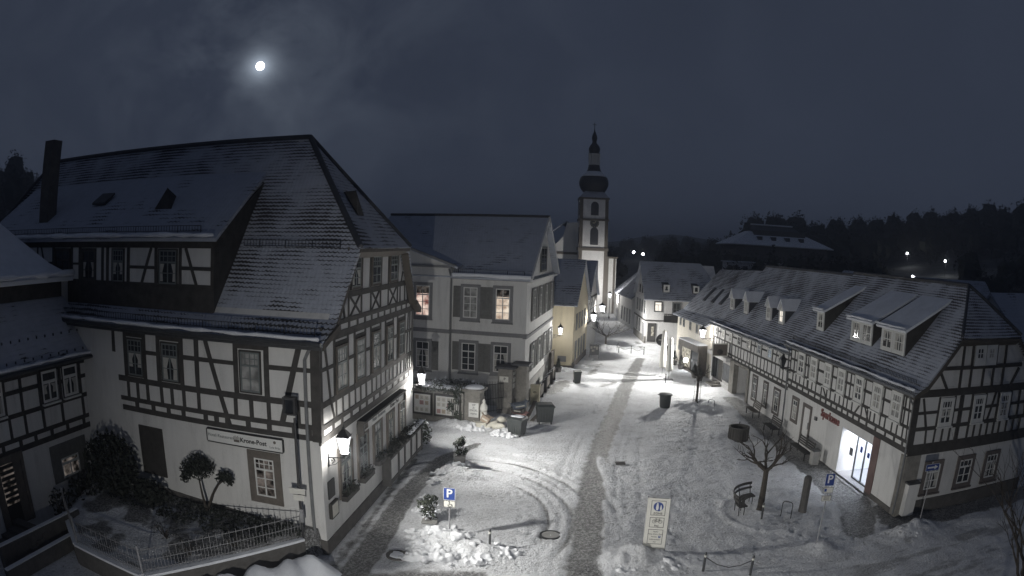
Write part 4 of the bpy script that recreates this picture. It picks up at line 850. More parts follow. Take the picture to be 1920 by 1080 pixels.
on.lathe([(1.05,25.05),(1.05,25.25)], tc_, 8); on.lathe([(1.15,26.85),(1.15,27.0)], tc_, 8); on.lathe([(.6,25.2),(.6,26.9)], tc_, 8); on.build('lantern', 'plaster', cu)
on = MB(); on.lathe([(1.1,27.0),(.85,27.2),(1.0,27.6),(1.0,28.0),(.75,28.5),(.4,28.9),(.36,29.3),(.5,29.7),(.42,30.2),(.12,31.0),(.06,31.4)], tc_, 12); on.build('spire', 'slate', cu, True)
on = MB(); on.tube([tc_+Vector((0,0,31.3)), tc_+Vector((0,0,32.6))], .05, 6); on.box(tc_+Vector((0,0,32.2)), (.7,.06,.08)); on.build('cross', 'iron', cu)
nv = MB(); nv.fbox(FC_, -9.2, 5.2, -22, -4.0, 0, 9.8); nv.fbox(FC_, 4.7, 6.4, -4.2, -.6, 0, 9.3); nv.poly([FC_.p(-6,-3.98,9.8), FC_.p(-5.2,-3.98,10.6), FC_.p(-4.2,-3.98,10.9), FC_.p(-2.6,-3.98,12.6), FC_.p(-2,-3.98,15), FC_.p(.5,-3.98,15.2), FC_.p(.5,-3.98,9.8)], FC_.nv*-.6); nv.build('nave', 'plaster', cu)
nr = MB(); slab(nr, [FC_.p(-9.6,-4.3,9.7), FC_.p(-9.6,-22,9.7), FC_.p(-2,-22,15.4), FC_.p(-2,-4.5,15.4)], .2); slab(nr, [FC_.p(5.4,-4.3,9.7), FC_.p(5.4,-22,9.7), FC_.p(-2,-22,15.4), FC_.p(-2,-4.5,15.4)], .2); nr.build('nave_roof', 'roof_far', cu)
cn = MB(); cn.fbox(FC_, -9.4, .1, -4.2, -3.8, 9.6, 10.0)
for s0 in (4.75,5.9): cn.fbox(FC_, s0, s0+.35, -4.2 if s0 > 6.5 else -1, -.5 if s0 < 6.5 else -3.9, 0, 9.3)
cn.fbox(FC_, 4.7, 6.6, -4.2, -.5 , 9.2, 9.5); cn.build('cornice', 'sandstone', cu)
dd = MB(); dd.fbox(FC_, 1.6, 3.3, 0, .2, 0, 3.2); dd.build('portal', 'sandstone', cu)

# ================================================================ MANSION ON THE SLOPE, far roofs
FS_ = Fr((63.8, 190), 91.5, 1)
ms = thing('hillside_mansion', (63.8, 190, 0), 'big dark mansion with a broad snowy hipped roof below the wooded hill', 'mansion')
W = MB(); W.fbox(FS_, 2, 33.5, -16, 0, 2, 14.1); W.fbox(FS_, 9, 27, -12, -4, 14, 18.5); W.build('wall', 'stone_dark', ms)
r = MB(); 
slab(r, [FS_.p(0,1,14.0), FS_.p(35.5,1,13.9), FS_.p(26,-6,18.2), FS_.p(8,-6,18.2)], .3); slab(r, [FS_.p(0,1,14.0), FS_.p(0,-17,14.0), FS_.p(8,-11,18.2), FS_.p(8,-6,18.2)], .3); slab(r, [FS_.p(35.5,1,13.9), FS_.p(35.5,-17,14.0), FS_.p(26,-11,18.2), FS_.p(26,-6,18.2)], .3)
r.build('roof', 'snow', ms)
r = MB(); slab(r, [FS_.p(8.2,-5.5,18.6), FS_.p(25.8,-5.5,18.6), FS_.p(24,-8.5,20.3), FS_.p(9.4,-8.5,20.3)], .3); r.build('upper_roof', 'slate', ms)
MB().tube([FS_.p(9.3,-8.5,20.4), FS_.p(24.1,-8.5,20.4)], .3, 6).build('ridge_snow', 'snow', ms)
for s0 in (9.5,14.2,19.0,24.0):
    q = MB(); q.fbox(FS_, s0, s0+1.5, -4.5, -1.5, 14.8, 16.6); q.build('dormer', 'slate', ms)
FQ = Fr((53.5, 160), 92, 1)
q = thing('garden_pavilion', (53.5, 160, 0), 'long low pale building with columns in front of the mansion', 'building')
W = MB(); W.fbox(FQ, 0, 26, -6, 0, 0, 8.9); W.build('wall', 'plaster_white', q)
for k in range(9): MB().fbox(FQ, 1+2.8*k, 2.3+2.8*k, 0, .1, 6.2, 8.0).build('window', 'slate', q)
MB().fbox(FQ, -.4, 26.4, -6.4, .4, 8.9, 9.1).build('roof', 'snow', q)
# house roofs behind the right row
gabled('rear_house', (38.5, 49), 12, 1, 18, 10, 5.5, 9.8, 'dark snow-dusted roof just behind the shop row', 'plaster', 'roof_far', group=None)
gabled('rear_house', (47, 66), 95, 1, 16, 9, 5.5, 9.4, 'long snowy roof behind the bank, below the hillside lamps', 'plaster', 'roof_far')
gabled('rear_house', (31.0, 26.5), 75, 1, 16, 10, 5.2, 9.6, 'snowy roof at the right edge beyond the bank gable', 'plaster', 'roof_snowy')
gabled('rear_house', (28.5, 66), 355, -1, 12, 9, 6.2, 9.4, 'roof with a dark gable stack behind the cream shop house', 'plaster', 'roof_far')
# ================================================================ TERRAIN
def vnoise(x, y, seed=0):
    r = np.random.RandomState(seed); T = r.rand(256, 256)
    xi = np.floor(x).astype(int); yi = np.floor(y).astype(int); fx = x-xi; fy = y-yi
    fx = fx*fx*(3-2*fx); fy = fy*fy*(3-2*fy)
    g = lambda a, b: T[a % 256, b % 256]
    return (g(xi,yi)*(1-fx)+g(xi+1,yi)*fx)*(1-fy)+(g(xi,yi+1)*(1-fx)+g(xi+1,yi+1)*fx)*fy
def fbm(x, y, s, seed=0, o=4):
    v = 0; a = 1; t = 0
    for i in range(o): v = v+a*vnoise(x*s*2**i+17.3*i, y*s*2**i+5.1*i, seed+i); t += a; a *= .55
    return v/t
def pline(X, Y, pts, hw):
    """signed: distance to polyline minus local half width"""
    D = np.full(X.shape, 1e9)
    if not isinstance(hw, (list, tuple)): hw = [hw]*len(pts)
    for i in range(len(pts)-1):
        ax, ay = pts[i]; bx, by = pts[i+1]; dx, dy = bx-ax, by-ay; L2 = dx*dx+dy*dy
        t = np.clip(((X-ax)*dx+(Y-ay)*dy)/L2, 0, 1); d = np.hypot(X-ax-t*dx, Y-ay-t*dy)-(hw[i]*(1-t)+hw[i+1]*t); D = np.minimum(D, d)
    return D
def grid_mesh(name, x0, x1, y0, y1, st, fn, mat):
    xs = np.arange(x0, x1+1e-6, st); ys = np.arange(y0, y1+1e-6, st); X, Y = np.meshgrid(xs, ys); nx, ny = len(xs), len(ys)
    Z, wet = fn(X, Y)
    co_ = np.stack([X.ravel(), Y.ravel(), Z.ravel()], 1).astype(np.float32)
    i = (np.arange(ny-1)[:, None]*nx+np.arange(nx-1)[None, :]).ravel()
    q = np.stack([i, i+1, i+nx+1, i+nx], 1)
    me = bpy.data.meshes.new(name); me.vertices.add(len(co_)); me.vertices.foreach_set('co', co_.ravel())
    me.loops.add(q.size); me.loops.foreach_set('vertex_index', q.ravel().astype(np.int32))
    me.polygons.add(len(q)); me.polygons.foreach_set('loop_start', (np.arange(len(q))*4).astype(np.int32)); me.polygons.foreach_set('loop_total', np.full(len(q), 4, np.int32))
    me.polygons.foreach_set('use_smooth', np.ones(len(q), bool)); me.update()
    if wet is not None:
        a = me.attributes.new('wet', 'FLOAT', 'POINT'); a.data.foreach_set('value', wet.ravel().astype(np.float32))
    me.materials.append(MATS[mat]); o = bpy.data.objects.new(name, me); COL.objects.link(o); o['kind'] = 'structure'; return o
ROAD = [(1.2,8),(2.6,19),(3.6,26.8),(4.42,31.9),(5.1,35.5),(6.95,42.9),(10.2,55.8),(13.2,66.5)]
RW = [.6,.64,.6,.56,.54,.54,.58,.45]
PAVE = [(-6.2,14),(-5.2,18),(-4.8,21.3),(-4.36,27.3),(-3.3,32.9),(-1.6,35.9)]
PW = [.4,.48,.5,.46,.38,.2]
WALK = [(14.6,22.0),(15.9,24.5),(16.3,28.0),(16.5,33),(16.9,39.5),(17.0,48)]
WW = [.7,1.0,1.1,1.0,1.05,.6]
IC = (-1.6, 25.6)   # the island of untouched snow, car tracks sweep round it
def ground_fn(X, Y):
    n1 = fbm(X, Y, .9, 1, 5); n2 = fbm(X, Y, 3.2, 9, 4); n3 = fbm(X, Y, .25, 21, 3)
    z = (n1-.5)*.08+(n2-.5)*.05
    road = pline(X, Y, ROAD, RW)+(n2-.5)*.35+(n1-.5)*.3
    pave = pline(X, Y, PAVE, PW)+(n2-.5)*.2+(n1-.5)*.2
    walk = pline(X, Y, WALK, WW)+(n2-.5)*.3+(n1-.5)*.4
    curb = np.minimum(pline(X, Y, [(-5.9,20),(-4.6,32.5)], .06)+(n2-.5)*.7, pline(X, Y, [(-5.9,18),(-4.7,32.5)], .12)+(n2-.5)*.5)
    base = np.minimum(pline(X, Y, [(17.0,22.2),(27.5,21.8)], .8)+(n2-.5)*.6, pline(X, Y, [(16.4,20.5),(17,24)], .5)+(n2-.5)*.6)
    far = np.minimum.reduce([pline(X, Y, [(14.4,72),(15.3,80)], .5), pline(X, Y, [(7.0,57.5),(8.6,63)], .6), pline(X, Y, [(3.0,50),(4.5,54)], 1.1), pline(X, Y, [(14.6,84),(15.6,100)], .6), pline(X, Y, [(7.5,52.6),(9.0,54.6)], .5)])+(n2-.5)*1.2+.35
    heap_side = pline(X, Y, [(-1.9,35.6),(-3.8,36.6)], .2)
    wet = np.maximum.reduce([np.clip(.5-road*2.2, 0, 1)*.85, np.clip(.5-pave*3.5, 0, 1), np.clip(.5-walk*2.5, 0, 1)*.95, np.clip(.5-curb*2.5, 0, 1)*.75, np.clip(.5-base*2, 0, 1)*.9, np.clip(.4-far*1.2, 0, 1)*.8])
    # street on the lower right: streaky, half worn
    st_ = np.clip((21.0-Y+(X-14)*.04)/1.2, 0, 1)*np.clip((X-9)/4, 0, 1)
    streak = fbm(X*.35, Y*1.6, 1.0, 33, 4)
    wet = np.maximum(wet, np.clip(.45-pline(X, Y, [(-4.0,19.2),(-2.4,19.8),(-1.0,19.9)], .7)*1.5-(n2-.5)*1.2, 0, 1)*.62)
    wet = np.maximum(wet, st_*np.clip((streak-.42)*2.2, 0, .42))
    # flatten melted strips
    z = z*(1-.8*wet)-.05*wet
    # cobble speckle on the road strip comes from the shader
    # tyre arcs round the island
    r = np.hypot((X-IC[0]), (Y-IC[1])*.72); ang_ = np.arctan2((Y-IC[1])*.72, X-IC[0])
    wgt = np.clip((r-3.0)*2.5, 0, 1)*np.clip((7.2-r)/1.6, 0, 1)*np.clip((ang_+.9)*2, 0, 1)*np.clip((2.75-ang_)*2, 0, 1)
    gr = np.sin(r*2*np.pi/.50+(n1-.5)*2.5)*.5+np.sin(r*2*np.pi/.95+1+(n3-.5)*4)*.5
    z += wgt*gr*.075*(1-wet)
    wet = np.maximum(wet, wgt*np.clip(-gr-.1, 0, 1)*.62*n1*2)
    # smooth island
    isl = np.clip((3.05-r)*3, 0, 1); z = z*(1-.75*isl)+isl*.06
    z += np.exp(-((r-3.05)/.12)**2)*.03*np.clip((ang_+1.4)*2, 0, 1)
    for k, off in enumerate((-1.15, 1.15, -1.6, 1.55, 2.3)):
        rr_ = [(p[0]+off, p[1]) for p in ROAD]; d = pline(X, Y, rr_, .0); z -= np.exp(-(d/.14)**2)*.035
    # footprints
    fr_ = np.random.RandomState(4)
    def prints(x, y, sc=1):
        nonlocal z
        d2 = ((X-x)/(.13*sc))**2+((Y-y)/(.20*sc))**2; z -= np.exp(-d2**2)*.055; z += np.exp(-((np.sqrt(d2)-1.45)/.4)**2)*.012
    for k in range(9): prints(.35+.1*(k % 2)+.05*k, 21.7+k*.75)
    for k in range(8): prints(-1.9+k*.42, 27.6-(k % 2)*.15+k*.1)
    for (ax_, ay_, bx_, by_, nn) in ((6.2,23,9.8,33,16),(9.5,34,12.3,44,15),(7.5,27,14.5,29.5,11),(8.4,40,11,33,10),(5.8,44,8.2,52,12),(2.4,44,3.4,37,9),(13.5,30,10.5,36,9),(9,21.5,13,23.5,8)):
        for k in range(nn):
            f_ = k/nn; sd_ = .13 if k % 2 else -.13; prints(ax_+(bx_-ax_)*f_+sd_, ay_+(by_-ay_)*f_+sd_*.4, .85)
    for k in range(90): prints(fr_.uniform(4.8, 6.6), fr_.uniform(22.5, 33), .7)
    for k in range(70): prints(12.2+fr_.normal()*1.3, 24.5+fr_.normal()*1.6, .75)
    for k in range(34): prints(fr_.uniform(.1, 1.6), fr_.uniform(22.6, 26.2), .8)
    m = (X > 4) & (X < 16) & (Y > 20) & (Y < 60)
    # trodden plaza: swirls and the ridge ring round the tree bed
    rt_ = np.hypot(X-11.6, Y-25.3)
    z += np.exp(-((rt_-2.35-.25*(n1-.5))/.16)**2)*.09*(n2+.3)
    z += np.clip(1-rt_/2.3, 0, 1)*.05
    pl = np.clip((X-4.6)/1.5, 0, 1)*np.clip((17-X)/1, 0, 1)*np.clip((Y-19)/2, 0, 1)*np.clip((56-Y)/4, 0, 1)
    z += pl*(fbm(X*1.6+Y*.5, Y*2.6-X*.4, 1.1, 50, 4)-.5)*.11*(1-wet)
    # mounds shovelled to the kerb
    def mound(x, y, rx, ry, h):
        nonlocal z, wet
        d = ((X-x)/rx)**2+((Y-y)/ry)**2; g = np.exp(-d); z = z+g*h*(.45+1.1*n2); wet = wet*(1-np.clip(g*1.8, 0, 1))
    mound(13.6,46.2,1.5,1.0,.35); mound(14.5,44.6,1.1,.9,.28); mound(12.9,45.2,.9,.8,.3)
    mound(12.7,37.3,1.3,1.2,.22); mound(16.7,20.9,.9,.6,.45); mound(17.7,21.2,.7,.5,.3)
    mound(5.3,21.2,1.6,.6,.4); mound(4.5,21.6,.8,.7,.35); mound(4.4,59.2,1.6,.5,.3); mound(6.4,61,.8,.5,.25)
    mound(11.0,73.0,1.5,1.2,.35); mound(-3.2,39.6,1.2,.5,.4); mound(.2,38.7,1.0,.6,.35); mound(12.1,20.9,.6,.5,.3)
    mound(-2.5,22.8,.9,.7,.28); mound(-1.6,22.3,.9,.6,.28); mound(-.7,21.8,.8,.5,.22); mound(4.9,32.2,.25,1.8,.10); mound(14.0,57.0,1.2,.8,.2)
    for k in range(7): mound(-2.6+(k*.37 % 1.6)-.2, 31.0-.2*k, .5, .4, .18)
    far_ = np.clip((Y-70)/10, 0, 1); z = z*(1-.5*far_)
    return z, wet
def ground_mat():
    m, t, b = nodes('ground_snow', .6)
    p = pos(t)
    n1 = noise(t, .7, 5, .6); n2 = noise(t, 4.5, 6, .7); n3 = noise(t, 11, 5, .72); n4 = noise(t, 40, 2)
    vr = N(t, 'ShaderNodeTexVoronoi', Scale=7.0); vr.feature = 'DISTANCE_TO_EDGE'; t.links.new(p, vr.inputs['Vector'])
    at = N(t, 'ShaderNodeAttribute', attribute_name='wet')
    wet = at.outputs['Fac']
    vf = N(t, 'ShaderNodeTexVoronoi', Scale=3.4); vf.feature = 'F1'; wv = t.nodes.new('ShaderNodeVectorMath'); wv.operation = 'ADD'; nz = N(t, 'ShaderNodeTexNoise', Scale=5.0, Detail=3.0); t.links.new(p, nz.inputs['Vector']); sc_ = t.nodes.new('ShaderNodeVectorMath'); sc_.operation = 'SCALE'; sc_.inputs['Scale'].default_value = .35; t.links.new(nz.outputs['Color'], sc_.inputs[0]); t.links.new(p, wv.inputs[0]); t.links.new(sc_.outputs[0], wv.inputs[1]); t.links.new(wv.outputs[0], vf.inputs['Vector'])
    pit = ramp(t, vf.outputs['Distance'], [(.06, 1.0), (.34, 0.0)]); zone = ramp(t, noise(t, .45, 4, .6), [(.45, 0.0), (.60, 1.0)]); pit = math_(t, 'MULTIPLY', pit, zone)
    snowc = ramp(t, math_(t, 'ADD', math_(t, 'MULTIPLY', n1, .4), math_(t, 'ADD', math_(t, 'MULTIPLY', n3, .6), math_(t, 'MULTIPLY', pit, -.16))), [(.32, (.44, .44, .445)), (.54, (.83, .84, .86))])
    cob = ramp(t, vr.outputs['Distance'], [(.01, (.055, .055, .055)), (.10, (.155, .154, .152))])
    grit = ramp(t, n3, [(.49, 0.0), (.56, 1.0)])
    wetc = mixc(t, math_(t, 'MULTIPLY', grit, .65), cob, (.52, .52, .52))
    e = ramp(t, math_(t, 'ADD', wet, math_(t, 'MULTIPLY', math_(t, 'SUBTRACT', n3, .5), 1.1)), [(.28, 0.0), (.52, 1.0)])
    t.links.new(mixc(t, e, snowc, wetc), b.inputs['Base Color'])
    t.links.new(ramp(t, e, [(0, .75), (1, .38)]), b.inputs['Roughness'])
    h = math_(t, 'ADD', math_(t, 'ADD', math_(t, 'MULTIPLY', n2, 1.0), math_(t, 'MULTIPLY', pit, -.55)), math_(t, 'ADD', math_(t, 'MULTIPLY', n3, .8), math_(t, 'MULTIPLY', n4, .1)))
    bump(t, b, h, 1.0, .105); MATS['ground_snow'] = m
ground_mat()
GX0, GX1, GY0, GY1 = -7.6, 28.0, 13.0, 75.0
grid_mesh('ground', GX0, GX1, GY0, GY1, .125, ground_fn, 'ground_snow')
def fl(X, Y):
    z, wt = ground_fn(X, Y); ins = (X > GX0+.3) & (X < GX1-.3) & (Y > GY0+.3) & (Y < GY1-.3)
    return np.where(ins, -.6, z*.4-.02), wt
grid_mesh('outer_ground', -60, 90, -30, 132, .75, fl, 'ground_snow')
# hills: polar sheet
SKY = [(-95,8),(-60,40),(-47,52),(-42,44),(-36,30),(-12,16),(0,12),(6,13),(8.5,14.5),(11,18),(14,20),(16.7,18),(18.5,20),(20.4,25),(22.3,28),(25.6,29),(27.6,27),(31.5,29),(34.6,33),(38.3,36),(42.7,40),(46.7,45),(60,52),(95,20)]
def skyz(a): return np.interp(a, [q[0] for q in SKY], [q[1] for q in SKY])
def hill_z(R_, A_):   # A in degrees; skyline elevation tangent from camera height
    base_r = np.where(A_ > 17, 330., np.where(A_ < -30, 300., 900.)); tan_ = (skyz(A_)-11)/350.0
    f = np.clip((R_-118)/(base_r-118), 0, 1); f = f**1.25
    top = 11+tan_*base_r-np.where(A_ > 17, 9, np.where(A_ < -30, 9, 0))
    return -.6+(np.maximum(top, 3)+.6)*f + np.where(R_ > base_r, -(R_-base_r)*.05, 0)
rs_ = np.concatenate([np.array([30., 60, 100]), np.geomspace(118, 3000, 46)]); as_ = np.arange(-180, 181, 1.5)
RR, AA = np.meshgrid(rs_, as_); 
AAc = np.clip(AA, -95, 95); HZ = np.where(np.abs(AA) > 95, -.6+np.clip((RR-118)/300, 0, 1)*8, hill_z(RR, AAc)) + (fbm(RR*np.sin(np.radians(AA)), RR*np.cos(np.radians(AA)), .02, 3, 4)-.5)*np.clip((RR-118)/200, 0, 1)*7
V_ = [(RR[i, j]*math.sin(R(AA[i, j])), RR[i, j]*math.cos(R(AA[i, j])), HZ[i, j]) for i in range(len(as_)) for j in range(len(rs_))]
k = len(rs_); hb = MB(); hb.v = V_+[(0, 0, -.6)]; hb.f = [(i*k+j, i*k+j+1, (i+1)*k+j+1, (i+1)*k+j) for i in range(len(as_)-1) for j in range(k-1)]+[(i*k, (i+1)*k, len(V_)) for i in range(len(as_)-1)]
def hill_mat():
    m, t, b = nodes('hill', .95); n1 = noise(t, .035, 6, .7); n2 = noise(t, .25, 5, .7)
    k_ = math_(t, 'ADD', math_(t, 'MULTIPLY', n1, .5), math_(t, 'MULTIPLY', n2, .5))
    t.links.new(ramp(t, k_, [(.46, (.02, .022, .02)), (.60, (.09, .095, .10)), (.72, (.30, .31, .33))]), b.inputs['Base Color']); MATS['hill'] = m
hill_mat(); hb.m = [0]*len(hb.f)
class WB(MB): world = False
hw_ = WB(); hw_.v, hw_.f, hw_.m = hb.v, hb.f, hb.m
tag(hw_.build('hills', 'hill', None, True), kind='structure')
def hz_at(x, y):
    r_ = math.hypot(x, y); a = math.degrees(math.atan2(x, y)); return float(hill_z(np.array([r_]), np.array([max(-95, min(95, a))]))[0])
# wooded slopes
def forest(name, label, a0, a1, r0, r1, cnt, hmin, hmax, seed):
    rr = random.Random(seed); V = []; Fc = []
    for _ in range(cnt):
        a = rr.uniform(a0, a1); q = r0+(r1-r0)*rr.random()**.7; 
        if any(abs(a-la) < dw and q < lq for la, dw, lq in ((34.6,1.6,245),(38.5,2.0,225),(35.2,1.4,172),(10.2,1.0,360),(11.1,1.0,325))): continue
        x, y = q*math.sin(R(a)), q*math.cos(R(a)); z0 = hz_at(x, y)-1; H = rr.uniform(hmin, hmax)*(.7+.5*math.sin(a*1.7+1)**2)
        conif = rr.random() < .12; w_ = H*(.22 if conif else .44)
        for _k in range(150):
            u_ = rr.random(); th = rr.uniform(0, 6.283)
            if conif: zz = H*(.12+.88*u_); rad = w_*(1-u_)*rr.uniform(.4, 1)
            else:
                ph = math.acos(1-2*u_); zz = H*.58-H*.42*math.cos(ph)*rr.uniform(.7, 1); rad = w_*math.sin(ph)*rr.uniform(.2, 1.0)
            c = (x+rad*math.cos(th), y+rad*math.sin(th), z0+zz); e = H*rr.uniform(.02, .06); k0 = len(V)
            for _m in range(3): V.append((c[0]+rr.uniform(-e, e), c[1]+rr.uniform(-e, e), c[2]+rr.uniform(-e, e)))
            Fc.append((k0, k0+1, k0+2))
        if not conif:
            k0 = len(V); nn_ = 7
            for i in range(1, 5):
                ph = math.pi*i/5
                for m in range(nn_): q_ = rr.uniform(.5, .8); th = 2*math.pi*m/nn_; V.append((x+w_*q_*math.sin(ph)*math.cos(th), y+w_*q_*math.sin(ph)*math.sin(th), z0+H*.58+H*.42*math.cos(ph)*q_))
            for i in range(3):
                for m in range(nn_): Fc.append((k0+i*nn_+m, k0+i*nn_+(m+1) % nn_, k0+(i+1)*nn_+(m+1) % nn_, k0+(i+1)*nn_+m))
            Fc.append(tuple(k0+m for m in range(nn_)))
        k0 = len(V); V += [(x-.25, y, z0), (x+.25, y, z0), (x, y+.2, z0+H*.6)]; Fc.append((k0, k0+1, k0+2))
    b = WB(); b.v, b.f, b.m = V, Fc, [0]*len(Fc); tag(b.build(name, 'forest'), label, 'wood', kind='stuff')
forest('hillside_wood', 'dark bare wood covering the slope on the right behind the roofs', 19.5, 52, 225, 335, 620, 9, 15, 1)
forest('hillside_wood', 'dark trees on the rise at the far left behind the inn chimney', -50, -36, 120, 300, 110, 10, 17, 2)
forest('hillside_wood', 'low dark wood on the distant ridge behind the church', 8, 20, 150, 500, 260, 7, 12, 3)
forest('garden_wood', 'dark trees standing between the mansion and the town roofs', 18.5, 47, 125, 180, 150, 7, 11, 4)

hz_ = bpy.data.materials.new('haze'); hz_.use_nodes = True; ht = hz_.node_tree; ht.nodes.clear()
pv = ht.nodes.new('ShaderNodeVolumePrincipled'); pv.inputs['Color'].default_value = (.85, .9, 1, 1); pv.inputs['Density'].default_value = .0011
ho = ht.nodes.new('ShaderNodeOutputMaterial'); ht.links.new(pv.outputs[0], ho.inputs['Volume']); MATS['haze'] = hz_
hx = WB(); hx.box((0, 0, -48), (6100, 6100, 240)); tag(hx.build('haze', 'haze'), 'thin night haze over the whole town', 'haze', kind='stuff')
# ================================================================ LAMPS
def lantern(par, c, r=.17, h=.42, power=300, lit=True, roundy=False, aim=None, spot=0, cone=138):
    """four-sided tapered street lantern; c = bottom centre"""
    c = Vector(c)
    fr_ = MB()
    for q in range(4):
        a = math.pi/4+q*math.pi/2; p0 = c+Vector((math.cos(a)*r*.62, math.sin(a)*r*.62, 0)); p1 = c+Vector((math.cos(a)*r*1.25, math.sin(a)*r*1.25, h)); fr_.tube([p0, p1], .014, 4)
        fr_.tube([p1, p1+Vector((math.cos(a)*.05, math.sin(a)*.05, .09))], [.016, .004], 4)
    fr_.lathe([(r*.25,-.12),(r*.6,-.03),(r*.75,0),(r*.3,.01)], c, 8)
    fr_.lathe([(r*1.32,h),(r*1.36,h+.03),(r*.9,h+.14),(r*.55,h+.22),(r*.3,h+.26),(r*.32,h+.31),(r*.12,h+.36),(r*.04,h+.45)], c, 4 if not roundy else 10, rot=0)
    fo = fr_.build('lantern_frame', 'iron', par)
    g = MB(); g.lathe([(r*.58,.012),(r*1.2,h-.01)], c, 4, rot=0); g.build('lamp_glass' if lit else 'glass_pane', 'lamp_glass' if lit else 'glass', fo)
    if lit:
        bl = MB(); bl.lathe([(.01,h*.55),(.05,h*.6),(.055,h*.75),(.02,h*.98)], c, 10); bl.build('bulb', 'led_panel', fo, True)
        ld = bpy.data.lights.new('lamp_light', 'POINT'); ld.energy = power; ld.shadow_soft_size = .10; ld.color = (1.0, .97, .92)
        lo = bpy.data.objects.new('lamp_light', ld); COL.objects.link(lo)
        off = Vector((0,0,0)); q = par
        while q is not None: off += Vector(q.location); q = q.parent
        lo.parent = par; lo.location = c+Vector((0,0,h*.32))-off
        if spot:   # added spot, no reflector there: throws extra light along aim, away from the wall
            sd = bpy.data.lights.new('lamp_extra_spot', 'SPOT'); sd.energy = spot; sd.spot_size = R(cone); sd.spot_blend = 1.0; sd.shadow_soft_size = .08; sd.color = (1.0, .985, .94)
            so2 = bpy.data.objects.new('lamp_extra_spot', sd); COL.objects.link(so2); so2.parent = par; so2.location = lo.location; so2.rotation_euler = Vector(aim).to_track_quat('-Z', 'Y').to_euler()
def wall_lantern(fr, s, zr, reach, zc, power, label, r=.17, h=.42, lit=True, mat='iron', group='wrought iron wall lanterns', spot=7500, tilt=-.95, side=0.0):
    P0 = fr.p(s, 0, zr); t = thing('wall_lantern', tuple(P0), label, 'lantern', group)
    b = MB(); b.fbox(fr, s-.05, s+.05, 0, .03, zr-.25, zr+.22)
    P1 = fr.p(s, reach, zc-.12); b.tube([fr.p(s,.02,zr+.1), fr.p(s,reach*.5,zr+.13), fr.p(s,reach,zc-.2), P1], .022, 6)
    pts = [fr.p(s, reach*.18+reach*.28*(1-q/16)*abs(math.cos(q*.7))**1*1.0, zr-.02+.16*(1-q/16)*math.sin(q*.7)) for q in range(15)]; b.tube(pts, .014, 5)
    b.tube([fr.p(s,.02,zr-.2), fr.p(s,reach*.45,zr-.12), fr.p(s,reach*.8,zr+.08)], .014, 5)
    b.build('bracket', mat, t); lantern(t, fr.p(s, reach, zc), r, h, power*.55, lit, aim=tuple(fr.nv+fr.u*side+Vector((0,0,tilt))), spot=spot if lit else 0)
    return t
wall_lantern(FA, .6, 3.5, .62, 3.85, 430, 'large lit four-sided wall lantern at the near corner of the inn', .24, .58, spot=4200)
wall_lantern(FA, 12.2, 3.75, .52, 3.95, 900, 'lit wall lantern at the far corner of the inn above the notice boards', .23, .55, spot=6500, side=.25)
wall_lantern(FM, 13.1, 3.3, .75, 3.5, 420, 'lit wall lantern at the far end of the shuttered house', .24, .55, spot=4300, side=-.4)
FNs = Fr((5.57, 59.6), 14, 1)
wall_lantern(FNs, 8.6, 3.3, .7, 3.6, 450, 'lit wall lantern on the street side of the narrow cream house', .34, .64, spot=9000)
wall_lantern(Fr((7.9, 70.0), 14, 1), 7.0, 3.4, .8, 3.7, 450, 'lit wall lantern on the timbered house beyond the cream gable', .38, .68, spot=10000)
wall_lantern(FT, 17.45, 3.5, 1.1, 3.75, 450, 'lit wall lantern where the timbered shops meet the cream shop house', .30, .62, spot=13000, side=-.5)
wall_lantern(FC, 15.0, 4.1, .6, 4.25, 0, 'unlit wall lantern on the joint between bank and shop row', .2, .45, lit=False)
def post_lamp(loc, H, power, label, mat='iron', r=.22, group=None, aim=None, spot=0, cone=138):
    t = thing('street_lamp', loc, label, 'street lamp', group); x, y, z = loc
    b = MB(); b.lathe([(.14,z),(.12,z+.3),(.06,z+.5),(.045,z+H-.1),(.03,z+H)], (x, y, 0), 10); b.build('pole', mat, t); lantern(t, (x, y, z+H), r, .5, power, aim=aim, spot=spot, cone=cone)
    return t
post_lamp((15.2, 104, 0), 3.4, 2200, 'lit street lamp on the forecourt right of the church tower', r=.3, aim=(-.4, .8, .5), spot=2600)  # the added spot tilts upward to brighten the tower
post_lamp((-2.0, -6.0, 0), 4.4, 60, 'lit street lamp standing before the viewpoint, out of view', aim=(.15, 1, -.34), spot=20000, cone=92)
for (x, y, H, lb) in ((131, 189, 4.5, 'uppermost small lamp on the dark hillside'), (128, 161, 4.5, 'lamp on the dark hillside lighting a patch of snow'), (95, 134, 5, 'small lamp just above the bank ridge'), (62, 344, 4, 'left one of two tiny lamps on the slope behind the white corner house'), (60, 308, 4, 'right one of two tiny lamps on the slope behind the white corner house')):
    z0 = hz_at(x, y)
    t = thing('street_lamp', (x, y, z0), lb, 'street lamp', 'distant street lamps'); b = MB(); b.tube([(x,y,z0),(x,y,z0+H)], .08, 6); b.build('pole', 'iron', t)
    g = MB(); g.blob((x,y,z0+H+.1), (.6,.6,.6) if y > 300 else (.38,.38,.38), 1, 8, 0); g.build('lamp_globe', 'led_panel', t, True)
    ld = bpy.data.lights.new('lamp_light', 'POINT'); ld.energy = 450 if y < 300 else 40; ld.shadow_soft_size = .2; lo = bpy.data.objects.new('lamp_light', ld); COL.objects.link(lo); lo.parent = t; lo.location = (0, -.6, H-.2)
